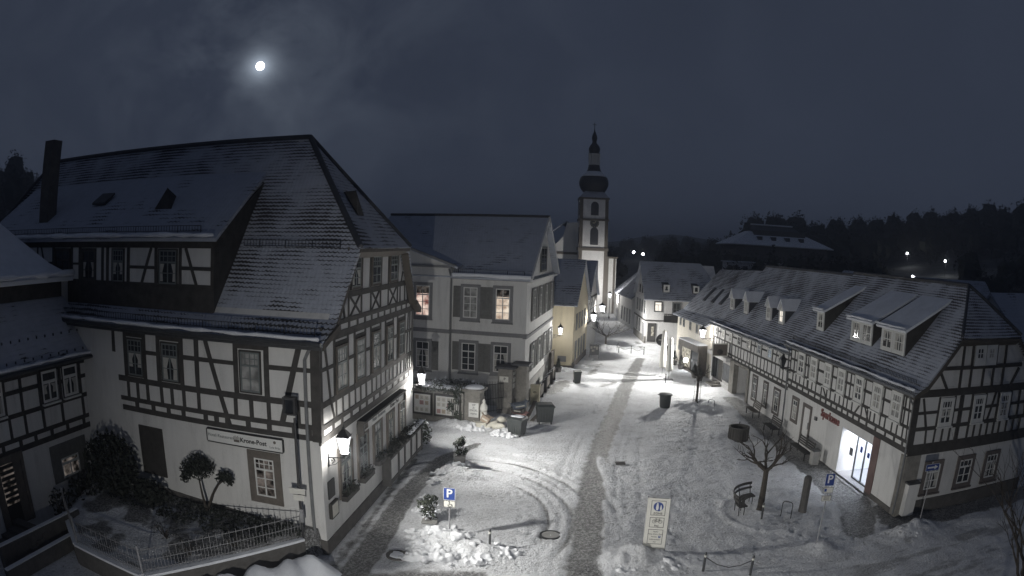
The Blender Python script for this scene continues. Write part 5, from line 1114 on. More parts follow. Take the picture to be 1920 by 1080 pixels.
# square lantern on a tall pole before the inn corner
pt = thing('pole_lantern', (-6.95, 20.65, 0), 'tall thin pole with an unlit box lantern and small yellow signs before the inn corner', 'lamp post')
b = MB(); b.tube([(-6.95,20.35,0),(-6.95,20.35,5.2)], .05, 8); b.build('pole', 'iron', pt)
b = MB(); b.box((-7.1,20.35,5.35), (.44,.26,.06)); b.box((-7.1,20.35,5.88), (.46,.28,.07)); 
for dx in (-.19, .19): b.box((-7.1+dx,20.35,5.6), (.08,.24,.5))
b.build('lantern_box', 'iron', pt); b = MB(); b.box((-7.1,20.38,5.6), (.3,.16,.46)); b.build('pane', 'glass', pt)
b = MB(); b.box((-7.0,20.28,2.62), (.56,.03,.2)); b.box((-6.95,20.28,2.38), (.40,.03,.22)); b.build('sign_plate', 'sign_cream', pt)
b = MB(); b.box((-6.9,20.28,1.7), (.12,.1,.5)); b.build('junction_box', 'steel', pt)
# ================================================================ GARDEN, LOW WALL, FENCE
GP = [(-7.0,20.3),(-11.1,15.35),(-14.5,15.95),(-16.6,18.0),(-17.4,21.5),(-12,21.4),(-6.4,20.85)]
def inpoly(X, Y, P):
    ins = np.zeros(X.shape, bool)
    for i in range(len(P)):
        x1, y1 = P[i]; x2, y2 = P[i-1]
        c = ((y1 > Y) != (y2 > Y)); xi = (x2-x1)*(Y-y1)/((y2-y1) if y2 != y1 else 1e-9)+x1
        ins ^= c & (X < xi)
    return ins
def garden_fn(X, Y):
    n = fbm(X, Y, 1.1, 60, 4); edge = pline(X, Y, GP+[GP[0]], 0); ins = inpoly(X, Y, GP)
    top = .72+.35*np.clip((Y-17)/4, 0, 1)+(n-.5)*.18
    z = np.where(ins, top, np.clip(.72-edge*6, -.3, .72)); d = pline(X, Y, [(-7,21.3),(-17,22.3)], .9)
    return z, np.clip(np.clip(.9-d*1.5, 0, 1)*n*1.3+np.clip((n-.40)*4, 0, 1)*.75, 0, 1)  # dark soil between snow, spread wider to put the garden's shade into colour
gg = grid_mesh('garden_ground', -17.6, -6.2, 15.1, 22.4, .15, garden_fn, 'ground_snow')
def wallseg(b, p, q, z0, z1, th):
    p = Vector((*p, 0)); q = Vector((*q, 0)); u_ = (q-p).normalized(); n = Vector((-u_.y, u_.x, 0))*th/2
    return b.hexa([v+Vector((0,0,z)) for z in (z0, z1) for v in (p-n, q-n, q+n, p+n)])
b = MB()
for i in range(0, 3): wallseg(b, GP[i], GP[i+1], -.1, .74, .35)
gw = tag(b.build('garden_wall', 'stone_dark'), 'low dark retaining wall carrying the iron fence of the inn garden', 'wall')
b = MB()
for i in range(0, 3): wallseg(b, GP[i], GP[i+1], .74, .83, .40)
b.build('snow_cover', 'snow', gw)
fe = thing('iron_fence', (-11.1, 15.35, .8), 'grey iron picket fence round the snowy inn garden', 'fence')
for i in range(0, 3):
    p = Vector((*GP[i], 0)); q = Vector((*GP[i+1], 0)); L_ = (q-p).length; n = int(L_/.13); b = MB()
    for k in range(n+1):
        c = p+(q-p)*k/n; hh_ = 1.78 if k % 2 == 0 else 1.45
        b.tube([c+Vector((0,0,.83)), c+Vector((0,0,hh_-.08)), c+Vector((0,0,hh_))], [.011,.011,.002], 4)
    for z in (.92, 1.28, 1.66): b.tube([p+Vector((0,0,z)), q+Vector((0,0,z))], .018, 4)
    b.build('fence_panel', 'trim_grey', fe)
    pp = MB(); pp.tube([q+Vector((0,0,.8)), q+Vector((0,0,1.85))], .04, 8); pp.build('post', 'steel', fe)
# steps and parapets up to the left house
st = thing('garden_steps', (-17.2, 15.5, 0), 'dark snow-edged steps with side walls leading up to the left house door', 'steps')
b = MB()
for k in range(5): b.box((-17.3-.0*k, 14.2+.42*k, .08+.16*k), (2.2, .45, .17+.32*k if False else .17))
b.build('step', 'stone_dark', st)
for x0, x1, y0, y1 in ((-16.1,-16.75,18.2,13.2),(-15.5,-16.0,17.2,12.6)):
    b = MB(); wallseg(b, (x0,y0), (x1,y1), 0, 1.0 if x0 < -16 else .55, .3); wo_ = b.build('side_wall', 'stone_dark', st); b = MB(); wallseg(b, (x0,y0), (x1,y1), 1.0 if x0 < -16 else .55, 1.05 if x0 < -16 else .60, .18); b.build('snow_cover', 'snow', wo_)
def bush(name, c, r, cnt, size, label, cat='shrub', mat='leaf_dark', seed=1, snow=0, group=None, stems=True):
    t = thing(name, tuple(c), label, cat, group); b = MB(); b.leaves((c[0], c[1], c[2]+r[2]), r, cnt, size, seed, .3); b.build('foliage', mat, t)
    if stems:
        b = MB(); rr = random.Random(seed)
        for _ in range(9):
            a = rr.uniform(0, 6.28); b.tube([Vector(c), Vector(c)+Vector((math.cos(a)*r[0]*.5, math.sin(a)*r[1]*.5, r[2]*1.1)), Vector(c)+Vector((math.cos(a)*r[0]*.8, math.sin(a)*r[1]*.8, r[2]*1.7))], [.025,.015,.006], 4)
        b.build('stem', 'twig', t)
    if snow:
        b = MB(); b.leaves((c[0], c[1], c[2]+r[2]*1.15), (r[0]*1.02, r[1]*1.02, r[2]), snow, size*1.1, seed+50, .6); b.build('snow_clumps', 'snow', t)
    return t
s9 = FB.p(9.1,1.3,0); bush('evergreen_shrub', (s9.x, s9.y, 1.0), (1.35,1.0,1.35), 1500, .14, 'big dark shrub filling the corner between the inn and the left house', seed=3)
s9 = FB.p(7.3,1.1,0); bush('evergreen_shrub', (s9.x, s9.y, 1.0), (.9,.6,.5), 500, .12, 'low dark shrub spreading along the inn garden wall', seed=4)
s9 = FL.p(1.6,.8,0); bush('evergreen_shrub', (s9.x, s9.y, .3), (.8,1.5,.75), 700, .12, 'dark shrub under the shuttered ground window of the left house', seed=5)
s9 = FL.p(3.8,.9,0); bush('garden_shrub', (s9.x, s9.y, .3), (.5,.6,.7), 220, .1, 'thin dark bush between window and door of the left house', seed=6)
hg = thing('clipped_hedge', tuple(FB.p(4,.5,.9)), 'dark low planting strip along the foot of the inn wall', 'hedge'); b = MB()
for k in range(10): b.leaves(FB.p(1.2+k*.75,.55,1.0), (.5,.45,.3), 160, .09, 70+k, .2)
for k in range(30): b.leaves(FB.p(1.6+(k*.53 % 7.6),.9+.25*(k % 4),.95), (.45,.4,.22), 90, .09, 170+k, .1)
b.build('foliage', 'leaf_dark', hg)
tt = thing('cloud_pruned_tree', tuple(FB.p(4.75,.6,.9)), 'small cloud-pruned tree with one big and one small dark leaf ball against the inn wall', 'tree')
b = MB(); b.tube([FB.p(4.7,.6,.9), FB.p(4.85,.6,1.7), FB.p(5.0,.5,2.4)], [.07,.05,.03], 6); b.tube([FB.p(4.72,.6,1.1), FB.p(4.4,.55,1.8), FB.p(4.1,.5,2.25), FB.p(3.8,.5,2.5)], [.07,.05,.04,.02], 6); b.build('trunk', 'bark', tt)
b = MB(); [b.leaves(FB.p(s_,.45,z_), r_, c_n, .065, 11+i_, .0) for i_, (s_, z_, r_, c_n) in enumerate(((5.0,2.95,(.55,.4,.36),520),(5.45,2.6,(.42,.35,.42),420),(5.7,2.25,(.25,.25,.28),150),(4.6,2.8,(.38,.35,.38),300),(4.95,2.5,(.45,.3,.25),160),(3.8,2.62,(.36,.28,.2),220),(3.62,2.45,(.22,.2,.18),110),(4.05,2.45,(.2,.2,.12),50)))]; b.build('crown', 'leaf_dark', tt)
for k, (x, y, lb) in enumerate(((-10.2,17.4,'leafless rose bush tangled behind the fence in the garden middle'),(-9.0,18.6,'thin rose bush behind the right part of the garden fence'),(-11.6,18.2,'small rose bush in the open snow of the garden'))):
    t = thing('rose_bush', (x, y, .85), lb, 'bush', 'rose bushes in the inn garden'); b = MB(); rr = random.Random(k)
    for _ in range(26):
        a = rr.uniform(0, 6.28); q = rr.uniform(.2,.6); b.tube([(x,y,.8), (x+math.cos(a)*q*.5, y+math.sin(a)*q*.5, .8+rr.uniform(.2,.5)), (x+math.cos(a)*q*1.3, y+math.sin(a)*q*1.3, .8+rr.uniform(.2,.75))], [.012,.009,.004], 3)
    b.build('stem', 'twig', t); b = MB(); b.leaves((x,y,1.15), (.6,.5,.25), 60, .05, k); b.build('foliage', 'leaf_dark', t)

# ================================================================ SNOW HEAPS
def heap(label, pts, seed, name='snow_heap', mat='snow_heap'):
    b = MB(); rr = random.Random(seed)
    for i, (x, y, z, r, n) in enumerate(pts):
        for k in range(int(n*2.6)):
            a = rr.uniform(0, 6.28); q = r*1.1*rr.random()**.6; s_ = rr.uniform(.3, 1.0)**1.3*r*.34*(1-.3*q/r)
            b.blob((x+q*math.cos(a), y+q*math.sin(a), z+.06+max(0, (1-q/r))*r*.5*(.3+.7*rr.random())), (s_, s_*rr.uniform(.7, 1.1), s_*rr.uniform(.55, .85)), seed*99+i*20+k, 8, .38)
    for x, y, z, r, n in pts: b.blob((x, y, z-.02), (r*.9, r*.8, r*.30), seed+n, 12, .2)
    o = b.build(name, mat, None, True); m_ = o.modifiers.new('pack', 'REMESH'); m_.mode = 'VOXEL'; m_.voxel_size = .045 if pts[0][1] < 48 else .08; m_.use_smooth_shade = True
    return tag(o, label, 'snow heap', kind='stuff')
heap('broken snow blocks heaped round the blue parking sign', [(-2.6,22.9,0,.9,26),(-1.8,22.5,0,.9,24),(-1.2,22.2,0,.7,16),(-2.9,22.0,0,.6,10),(-3.3,23.2,0,.5,8),(-.5,21.8,0,.6,12),(-.3,22.5,0,.45,8),(-1.6,23.2,0,.5,8),(-3.1,21.3,0,.55,10),(-2.1,21.4,0,.6,12),(.15,22.0,0,.5,8),(-2.0,23.7,0,.5,7),(-.9,21.3,0,.5,7)], 1)
heap('snow clods along the path edge below the potted shrub', [(-2.9,30.4,0,.6,12),(-2.5,31.4,0,.6,12),(-3.3,29.2,0,.45,8),(-3.4,27.3,0,.4,6),(-1.9,32.2,0,.45,6),(-3.5,25.6,0,.4,6)], 2)
heap('snow heap under the notice boards and the capped pillar', [(-2.1,38.9,0,.7,14),(-1.5,38.9,0,.6,12),(-2.8,39.1,0,.5,8),(-.5,38.0,0,.6,14),(.1,37.6,0,.5,8)], 3)
heap('snow thrown up at the foot of the pedestrian zone sign', [(5.0,21.3,0,.7,14),(5.8,21.0,0,.6,10),(4.4,21.2,0,.5,8),(4.2,20.6,0,.4,6),(6.6,21.0,0,.3,4)], 4)
heap('snow heap at the bank corner beside the one-way sign', [(16.6,20.9,0,.5,10),(17.3,21.1,0,.5,9),(16.9,20.5,0,.35,5),(18,21.3,0,.3,4)], 5)
heap('greyish snow piled round the foot of the slim tree with guards', [(13.5,45.6,0,.9,16),(14.2,44.7,0,.8,12),(13.0,44.6,0,.7,10),(12.6,45.4,0,.5,6)], 6)
heap('snow piled under the small distant street tree', [(10.4,72.2,0,.9,12),(11.2,72.6,0,.7,8),(9.8,72.8,0,.6,6)], 7)
heap('snow along the foot of the narrow cream house', [(3.4,59.0,0,.6,8),(4.6,58.9,0,.6,9),(6.6,60.8,0,.6,8),(7.1,62.4,0,.5,6),(7.8,65.0,0,.6,6)], 8)
# wavy bank in front of the garden wall
b = MB(); n = 26; rr = random.Random(9); v = []; prof_ = [(-.95,-.05),(-.7,.18),(-.35,.42),(0,.52),(.25,.42),(.45,.1)]
P0, P1 = Vector((-6.3,20.25,0)), Vector((-12.3,13.4,0)); u_ = (P1-P0).normalized(); nn_ = Vector((-u_.y, u_.x, 0))
if nn_.y > 0: nn_ = -nn_
for i in range(n*3+1):
    c = P0+(P1-P0)*i/(n*3)+nn_*(.30+.16*math.sin(i*.47)); hsc = (.70+.40*abs(math.sin(i*.33))**1.5+rr.uniform(-.06,.06))*min(1, i/6+.15)
    v += [c-nn_*a*(.9+.2*math.sin(i*.5))+Vector((0,0,z*hsc)) if False else c+nn_*(-a)*1.0+Vector((0,0,z*hsc)) for a, z in prof_]
m_ = len(prof_); b.add(v, [(i*m_+k, i*m_+k+1, (i+1)*m_+k+1, (i+1)*m_+k) for i in range(n*3) for k in range(m_-1)])
tag(b.build('snow_bank', 'snow', None, True), 'bright wavy snow bank along the foot of the garden wall', 'snow heap', kind='stuff')

# ================================================================ SIGNS AND POSTS
def post(loc, H, r=.03, mat='steel', par=None):
    b = MB(); b.tube([loc, (loc[0], loc[1], loc[2]+H)], r, 8); return b.build('pole', mat, par)
def plate(par, fr, s, z, w_, h, mat, rim=None, n=.04, nm='plate'):
    b = MB(); b.fbox(fr, s-w_/2, s+w_/2, n, n+.015, z-h/2, z+h/2); o = b.build(nm, mat, par)
    if rim:
        b = MB(); e = .012
        for a in ((s-w_/2, s+w_/2, z+h/2-e, z+h/2), (s-w_/2, s+w_/2, z-h/2, z-h/2+e), (s-w_/2, s-w_/2+e, z-h/2, z+h/2), (s+w_/2-e, s+w_/2, z-h/2, z+h/2)): b.fbox(fr, a[0], a[1], n+.012, n+.018, a[2], a[3])
        b.build('rim', rim, o)
    return o
P1_ = (-2.05, 23.2); fp = Fr(P1_, 95, 1)
t = thing('parking_sign', (*P1_, 0), 'blue parking sign with a wheelchair plate standing in the heaped snow', 'sign', 'parking signs')
post((*P1_, 0), 2.2, .028, 'steel', t); o = plate(t, fp, 0, 1.87, .44, .50, 'sign_blue', 'sign_white'); text('letter', 'P', .46, fp.mat(0, .06, 1.88), 'sign_white', o, bold=.008)
o = plate(t, fp, 0, 1.46, .44, .27, 'sign_cream', 'sign_black')
b = MB(); c = fp.p(.02, .06, 1.42); b.tube([c+Vector((.07*math.cos(a), 0, .07*math.sin(a))) for a in [R(d) for d in range(-200, 40, 20)]], .009, 4); b.tube([fp.p(.0,.06,1.55), fp.p(.0,.06,1.45), fp.p(.09,.06,1.45), fp.p(.12,.06,1.37)], .011, 4); b.blob(fp.p(-.01,.06,1.565), (.02,.01,.02), 1, 6, 0); b.build('wheelchair_symbol', 'sign_black', o)
P2_ = (12.0, 21.07); fp = Fr(P2_, 100, 1)
t = thing('parking_sign', (*P2_, 0), 'tall parking sign with two small white plates on the plaza near the bank', 'sign', 'parking signs')
post((*P2_, 0), 3.3, .028, 'steel', t); o = plate(t, fp, 0, 2.92, .40, .50, 'sign_blue', 'sign_white'); text('letter', 'P', .46, fp.mat(0, .06, 2.93), 'sign_white', o, bold=.008)
o = plate(t, fp, 0, 2.5, .42, .24, 'sign_cream', 'sign_black'); MB().fbox(fp, -.17, -.07, .056, .06, 2.44, 2.56).build('symbol', 'sign_blue', o); o = plate(t, fp, -.02, 2.16, .40, .22, 'sign_cream', 'sign_black')
b = MB(); [b.fbox(fp, -.14, .12, .056, .059, z, z+.02) for z in (2.11, 2.16, 2.21)]; b.build('small_print', 'sign_black', o)
P3_ = (17.72, 21.39); fp = Fr(P3_, 93, 1)
t = thing('one_way_sign', (*P3_, 0), 'blue one-way sign with a white arrow in front of the bank gable', 'sign')
post((*P3_, 0), 2.95, .025, 'steel', t); o = plate(t, fp, 0, 2.72, .80, .30, 'sign_blue', 'sign_white')
b = MB(); b.fbox(fp, -.30, .14, .056, .06, 2.685, 2.755); b.poly([fp.p(.12,.056,2.62), fp.p(.32,.056,2.72), fp.p(.12,.056,2.82)], fp.nv*.004); b.build('arrow', 'sign_white', o)
# pedestrian zone sign
fz = Fr((5.0, 21.80), 122.8, 1); fz = Fr((4.98, 21.62), 104, 1)
t = thing('pedestrian_zone_sign', (5.35, 21.55, 0), 'tall white pedestrian zone sign board with three framed notices standing in snow', 'sign')
b = MB(); b.fbox(fz, 0, .80, -.03, .03, .30, 2.45); o = b.build('board', 'sign_cream', t); 
for s in (.0, .8): MB().tube([fz.p(s,-.02,0), fz.p(s,-.02,2.5)], .03, 8).build('post', 'steel', t)
def frame_rect(par, fr, s0, s1, z0, z1, n, th=.016, mat='sign_black'):
    b = MB()
    for a in ((s0, s1, z1-th, z1), (s0, s1, z0, z0+th), (s0, s0+th, z0+th, z1-th), (s1-th, s1, z0+th, z1-th)): b.fbox(fr, a[0], a[1], n, n+.004, a[2], a[3])
    return b.build('frame', mat, par)
frame_rect(o, fz, .14, .66, 1.78, 2.36, .03); frame_rect(o, fz, .14, .66, 1.30, 1.70, .03); frame_rect(o, fz, .13, .67, .62, 1.22, .03)
b = MB(); b.tube([fz.p(.40,.03,2.13), fz.p(.40,.036,2.13)], .18, 24); dsc = b.build('blue_disc', 'sign_blue', o)
b = MB()
for s, z, k in ((.36,2.13,1.0),(.49,2.09,.7)):
    b.tube([fz.p(s,.04,z+.13*k), fz.p(s,.042,z+.13*k)], .025*k, 8); b.poly([fz.p(s-.03*k,.038,z+.1*k), fz.p(s+.03*k,.038,z+.1*k), fz.p(s+.05*k,.038,z-.04*k), fz.p(s+.03*k,.038,z-.14*k), fz.p(s-.03*k,.038,z-.14*k), fz.p(s-.05*k,.038,z-.04*k)], fz.nv*.004)
b.build('walkers', 'sign_white', dsc)
text('lettering', 'ZONE', .12, fz.mat(.40,.036,1.86), 'sign_black', o)
b = MB()
for s in (.30, .52): b.tube([fz.p(s+.065*math.cos(a), .038, 1.54+.065*math.sin(a)) for a in [2*math.pi*i/14 for i in range(15)]], .007, 4)
b.tube([fz.p(.30,.038,1.54), fz.p(.36,.038,1.62), fz.p(.48,.038,1.62), fz.p(.42,.038,1.54), fz.p(.36,.038,1.62)], .007, 4); b.tube([fz.p(.42,.038,1.54), fz.p(.30,.038,1.54)], .006, 4); b.tube([fz.p(.52,.038,1.54), fz.p(.47,.038,1.65), fz.p(.50,.038,1.66)], .007, 4); b.tube([fz.p(.34,.038,1.65), fz.p(.39,.038,1.65)], .009, 4); b.build('bicycle_symbol', 'sign_black', o)
text('lettering', 'frei', .12, fz.mat(.40,.036,1.37), 'sign_black', o)
for ln, z in (('Markt', 1.13), ('Nutz. Kenn. Platz', 1.03), ('frei bis', .92), ('Lieferverkehr', .81), ('frei', .71)): text('lettering', ln, .075, fz.mat(.36 if ln == 'frei bis' else .40,.036,z), 'sign_black', o, ex=.002)
b = MB(); b.fbox(fz, .52, .60, .03, .036, .88, .97); pk = b.build('parking_symbol', 'sign_blue', o); text('letter', 'P', .08, fz.mat(.56,.038,.925), 'sign_white', pk, ex=.002)
# bollards
def bollard(loc, label, H=.82, mat='dark_metal', group='bollards with reflective bands', proto=[None]):
    if proto[0] is None:
        t = thing('bollard', (0,0,0), label, 'bollard', group); b = LB(); b.lathe([(.055,0),(.05,.05),(.045,H-.1),(.05,H-.06),(.035,H-.02),(.01,H)], (0,0,0), 10); b.build('post', mat, t, True); b = LB(); b.lathe([(.052,H-.2),(.052,H-.12)], (0,0,0), 10); b.build('band', 'sign_cream', t); proto[0] = t; t.location = loc; return t
    return dup(proto[0], loc, 0, label, group)
for loc, lb in (((6.97,20.15,0),'bollard nearest the zone sign at the lower edge'),((8.6,19.54,0),'bollard to the right of the one by the zone sign'),((-.51,22.33,.05),'dark bollard sticking out of the broken snow heap'),((11.5,70.11,0),'left one of three far bollards across the street'),((12.74,69.53,0),'middle one of three far bollards across the street'),((14.02,68.95,0),'right one of three far bollards across the street'),((13.0,54.0,0),'bollard in front of the two closed parasols'),((10.77,24.44,0),'thin dark post in front of the bare plaza tree')): bollard(loc, lb)
for pts, lb in (([(6.97,20.15,.62),(7.4,19.95,.36),(7.8,19.8,.28),(8.2,19.68,.38),(8.6,19.54,.62)], 'dark chain hanging between the two near bollards'),([(11.5,70.1,.6),(12.1,69.8,.35),(12.74,69.53,.6),(13.4,69.2,.35),(14.02,68.95,.6)], 'chain between the three far bollards')):
    b = MB(); b.tube(pts, .018, 5); tag(b.build('chain', 'iron'), lb, 'chain')
# bicycle stands
def hoop(loc, label, rz, H=.75, w_=.5, proto=[None]):
    if proto[0] is None:
        t = thing('bicycle_stand', (0,0,0), label, 'bicycle stand', 'steel hoop bicycle stands'); b = LB(); pts = [(-w_/2,0,0),(-w_/2,0,H-.14)]+[(-w_/2+.14-.14*math.cos(a), 0, H-.14+.14*math.sin(a)) for a in (.5,1.0,1.57)]+[(w_/2-.14+.14*math.sin(a), 0, H-.14+.14*math.cos(a)) for a in (0,.57,1.07,1.57)]+[(w_/2,0,0)]
        b.tube(pts, .022, 8); b.build('hoop', 'dark_metal', t); proto[0] = t; t.location = loc; t.rotation_euler = (0,0,rz); return t
    return dup(proto[0], loc, rz, label)
hoop((11.96,24.45,0), 'steel hoop bicycle stand right of the plaza tree', R(-45)); hoop((14.23,44.4,0), 'steel hoop bicycle stand beside the slim guarded tree', R(-42)); hoop((9.4,71.0,0), 'steel hoop stand left of the small distant tree', R(-10)); hoop((11.6,71.4,0), 'low steel hoop right of the small distant tree', R(60))
# stone stele and metal cabinet behind it
t = thing('stone_stele', (12.98, 24.86, 0), 'rough upright stone stele on the snowy plaza', 'stele'); b = MB(); b.lathe([(.21,0),(.19,.3),(.185,1.2),(.19,1.6),(.16,1.7),(.1,1.74)], (12.98,24.86,0), 9); b.build('shaft', 'stone_dark', t); b = MB(); b.lathe([(.15,0),(.15,1.42),(.12,1.48)], (13.12,25.06,0), 8); b.build('rear_shaft', 'stone_dark', t)
# well / round trough
t = thing('round_wooden_tub', (13.72, 36.7, 0), 'round dark staved tub with a small pipe standing in the snow', 'tub'); c = (13.72,36.7,0)
b = MB(); b.lathe([(.58,0),(.62,.1),(.62,.78),(.66,.80),(.66,.86),(.55,.86),(.55,.55),(.01,.55)], c, 20); 
for k in range(20): a = 2*math.pi*k/20; b.box(Vector(c)+Vector((.625*math.cos(a), .625*math.sin(a), .42)), (.05,.05,.76), Matrix.Rotation(a, 3, 'Z'))
b.build('staves', 'wood_dark', t); MB().tube([Vector(c)+Vector((.0,0,.5)), Vector(c)+Vector((0,0,1.15))], .03, 8).build('pipe', 'iron', t)
# plant pots and shrubs in the street
def potshrub(loc, r, H, label, seed, pot='concrete', leaf='leaf', snow=60, name='potted_shrub', bright=1):
    t = thing(name, loc, label, 'potted plant', None); x, y, z = loc
    b = MB(); b.box((x,y,z+.2), (.55,.55,.4)); b.box((x,y,z+.42), (.62,.62,.05)); b.build('pot', pot, t)
    b = MB(); rr = random.Random(seed)
    for _ in range(7): a = rr.uniform(0,6.28); b.tube([(x,y,z+.4), (x+r*.4*math.cos(a), y+r*.4*math.sin(a), z+.4+H*.5), (x+r*.8*math.cos(a), y+r*.8*math.sin(a), z+.4+H*rr.uniform(.6,.95))], [.02,.014,.005], 4)
    b.build('stem', 'twig', t)
    b = MB()
    for k in range(8): a = rr.uniform(0,6.28); q = rr.uniform(0,.7)*r; b.leaves((x+q*math.cos(a), y+q*math.sin(a), z+.45+H*rr.uniform(.15,.9)), (r*.42,r*.42,H*.2), 55, .085, seed*7+k, .1)
    b.build('foliage', leaf, t)
    if snow: b = MB(); b.leaves((x,y,z+.45+H*.42), (r*.9,r*.9,H*.45), snow, .06, seed+30, .2); b.build('snow_clumps', 'snow', t)
    return t
potshrub((-2.95,24.5,-.3), .48, 1.05, 'bushy snow-dusted shrub in a box behind the parking sign', 2, snow=130)
potshrub((-2.35,32.3,0), .42, 1.05, 'shrub in a square grey pot at the path edge', 3, snow=60)
bush('roadside_shrub', (-4.75,34.6,.1), (.75,.7,.75), 900, .09, 'round bare-twigged shrub at the far foot of the inn wall', mat='leaf', seed=8, snow=120)
def conifer(loc, H, r, label, seed, pot=True, name='potted_conifer'):
    t = thing(name, loc, label, 'potted plant', 'plants in pots along the fronts'); x, y, z = loc; z1 = z
    if pot: b = MB(); b.lathe([(.24,z),(.32,z+.4),(.34,z+.42),(.3,z+.42)], (x,y,0), 10); b.build('pot', 'stone_dark', t); z1 = z+.4
    b = MB(); rr = random.Random(seed)
    for k in range(9): f = k/9; b.leaves((x,y,z1+H*(.08+.86*f)), (r*(1-f)+.04, r*(1-f)+.04, H*.09), 70, .06, seed*9+k, .3)
    b.build('foliage', 'leaf_dark', t); return t
conifer((4.26,58.3,0), .9, .25, 'small conifer in a snowy pot before the yellow wall', 2)
conifer((16.3,55.0,0), .8, .45, 'bushy plant pot left of the timbered shop window', 3); conifer((16.2,56.3,0), .9, .4, 'bushy plant pot in front of the bright shop pane', 4)
conifer((16.0,60.6,0), 1.0, .4, 'ball-shaped plant beside the shop bay', 5); conifer((15.9,62.9,0), 1.1, .42, 'plant pot near the far corner of the cream shop house', 6); conifer((15.6,64.8,0), 1.3, .5, 'dark round plant at the far corner of the cream shop house', 7)
# large waste containers
def container(loc, rz, label, W_=1.05, D_=.78, H=1.12, group='big dark waste containers in the street', snow=True):
    t = thing('waste_container', (0,0,0), label, 'waste container', group)
    b = LB(); w0, d0, w1, d1 = W_*.42, D_*.42, W_*.5, D_*.5
    b.hexa([(-w0,-d0,.16),(w0,-d0,.16),(w0,d0,.16),(-w0,d0,.16),(-w1,-d1,H),(w1,-d1,H),(w1,d1,H),(-w1,d1,H)]); b.box((0,0,H+.02), (W_*1.08,D_*1.08,.07))
    for k in range(5): b.box((-w0+.1+k*(2*w0-.2)/4, -d0-.03, .6), (.05,.05,.75))
    b.build('body', 'plastic_dark', t)
    b = LB(); pts = []
    b.hexa([(-w1-.02,-d1-.02,H+.055),(w1+.02,-d1-.02,H+.055),(w1+.02,d1+.02,H+.055),(-w1-.02,d1+.02,H+.055),(-w1*.9,-d1*.6,H+.15),(w1*.9,-d1*.6,H+.15),(w1*.9,d1+.0,H+.18),(-w1*.9,d1+.0,H+.18)]); b.tube([(-w1*.8,-d1-.08,H+.06),(w1*.8,-d1-.08,H+.06)], .018, 6); b.build('lid', 'plastic_dark', t)
    for sx in (-1, 1):
        for sy in (-1, 1): b = LB(); b.tube([(sx*w0*.85-.03,sy*d0*.85,.09),(sx*w0*.85+.03,sy*d0*.85,.09)], .09, 10); b.build('wheel', 'iron', t)
    if snow: b = LB(); b.blob((0,.05,H+.17), (w1*.85,d1*.75,.05), 3, 12, .15); b.build('snow_cover', 'snow', t, True)
    t.location = loc; t.rotation_euler = (0,0,rz); return t
container((2.28,40.75,0), R(8), 'large wheeled waste container standing alone in the street', snow=False); container((.55,37.9,0), R(-28), 'large wheeled waste container with a snowy lid beside the rubbish', W_=.95, D_=.8, H=.98)
t = thing('wheelie_bin', (0,0,0), 'small dark wheelie bin standing in the street before the narrow cream house', 'bin'); b = LB(); b.hexa([(-.22,-.26,.05),(.22,-.26,.05),(.22,.26,.05),(-.22,.26,.05),(-.28,-.34,.92),(.28,-.34,.92),(.28,.34,.92),(-.28,.34,.92)]); b.build('body', 'plastic_dark', t); b = LB(); b.box((0,0,.97), (.62,.76,.08)); b.tube([(-.25,.4,.95),(.25,.4,.95)], .02, 6); b.build('lid', 'plastic_dark', t)
for sx in (-.24,.24): b = LB(); b.tube([(sx-.03,.28,.1),(sx+.03,.28,.1)], .1, 12); b.build('wheel', 'iron', t)
t.location = (5.5,53.6,0); t.rotation_euler = (0,0,R(5))
t = thing('round_litter_bin', (11.03,45.4,0), 'round dark litter bin with a flat lid on the open snow', 'bin'); b = MB(); b.lathe([(.36,0),(.38,.05),(.43,.88)], (11.03,45.4,0), 18); b.build('body', 'plastic_dark', t); b = MB(); b.lathe([(.50,.88),(.50,.93),(.46,.99),(.1,1.03)], (11.03,45.4,0), 18); b.box((10.55,45.38,.93), (.2,.16,.04)); b.build('lid', 'plastic_dark', t)
# drain cover and manhole
t = thing('manhole_cover', (1.78,23.75,.0), 'round iron manhole cover rimmed by melted snow', 'manhole'); b = MB(); b.lathe([(.42,-.02),(.42,.045),(.36,.045),(.36,.02),(.35,.02)], (1.78,23.75,0), 28); b.build('ring', 'iron', t); b = MB(); b.lathe([(.34,-.02),(.34,.035)], (1.78,23.75,0), 28); b.build('lid', 'concrete', t)
t = thing('drain_grate', (5.85,32.7,.0), 'small rectangular drain grate in the snow right of the bare road strip', 'drain'); b = MB(); b.box((5.85,32.7,.06), (.5,.36,.06)); 
for k in range(5): b.box((5.65+.1*k,32.7,.10), (.03,.3,.02))
b.build('grate', 'stone_dark', t)
t = thing('manhole_cover', (-3.9,20.9,0), 'second manhole cover half hidden by snow near the inn corner', 'manhole'); b = MB(); b.lathe([(.42,-.02),(.42,.04),(.36,.04),(.36,.02)], (-3.75,21.3,0), 24); b.build('ring', 'stone_dark', t); b = MB(); b.blob((-3.75,21.3,.03), (.3,.28,.05), 4, 12, .2); b.build('snow_cover', 'snow', t, True)
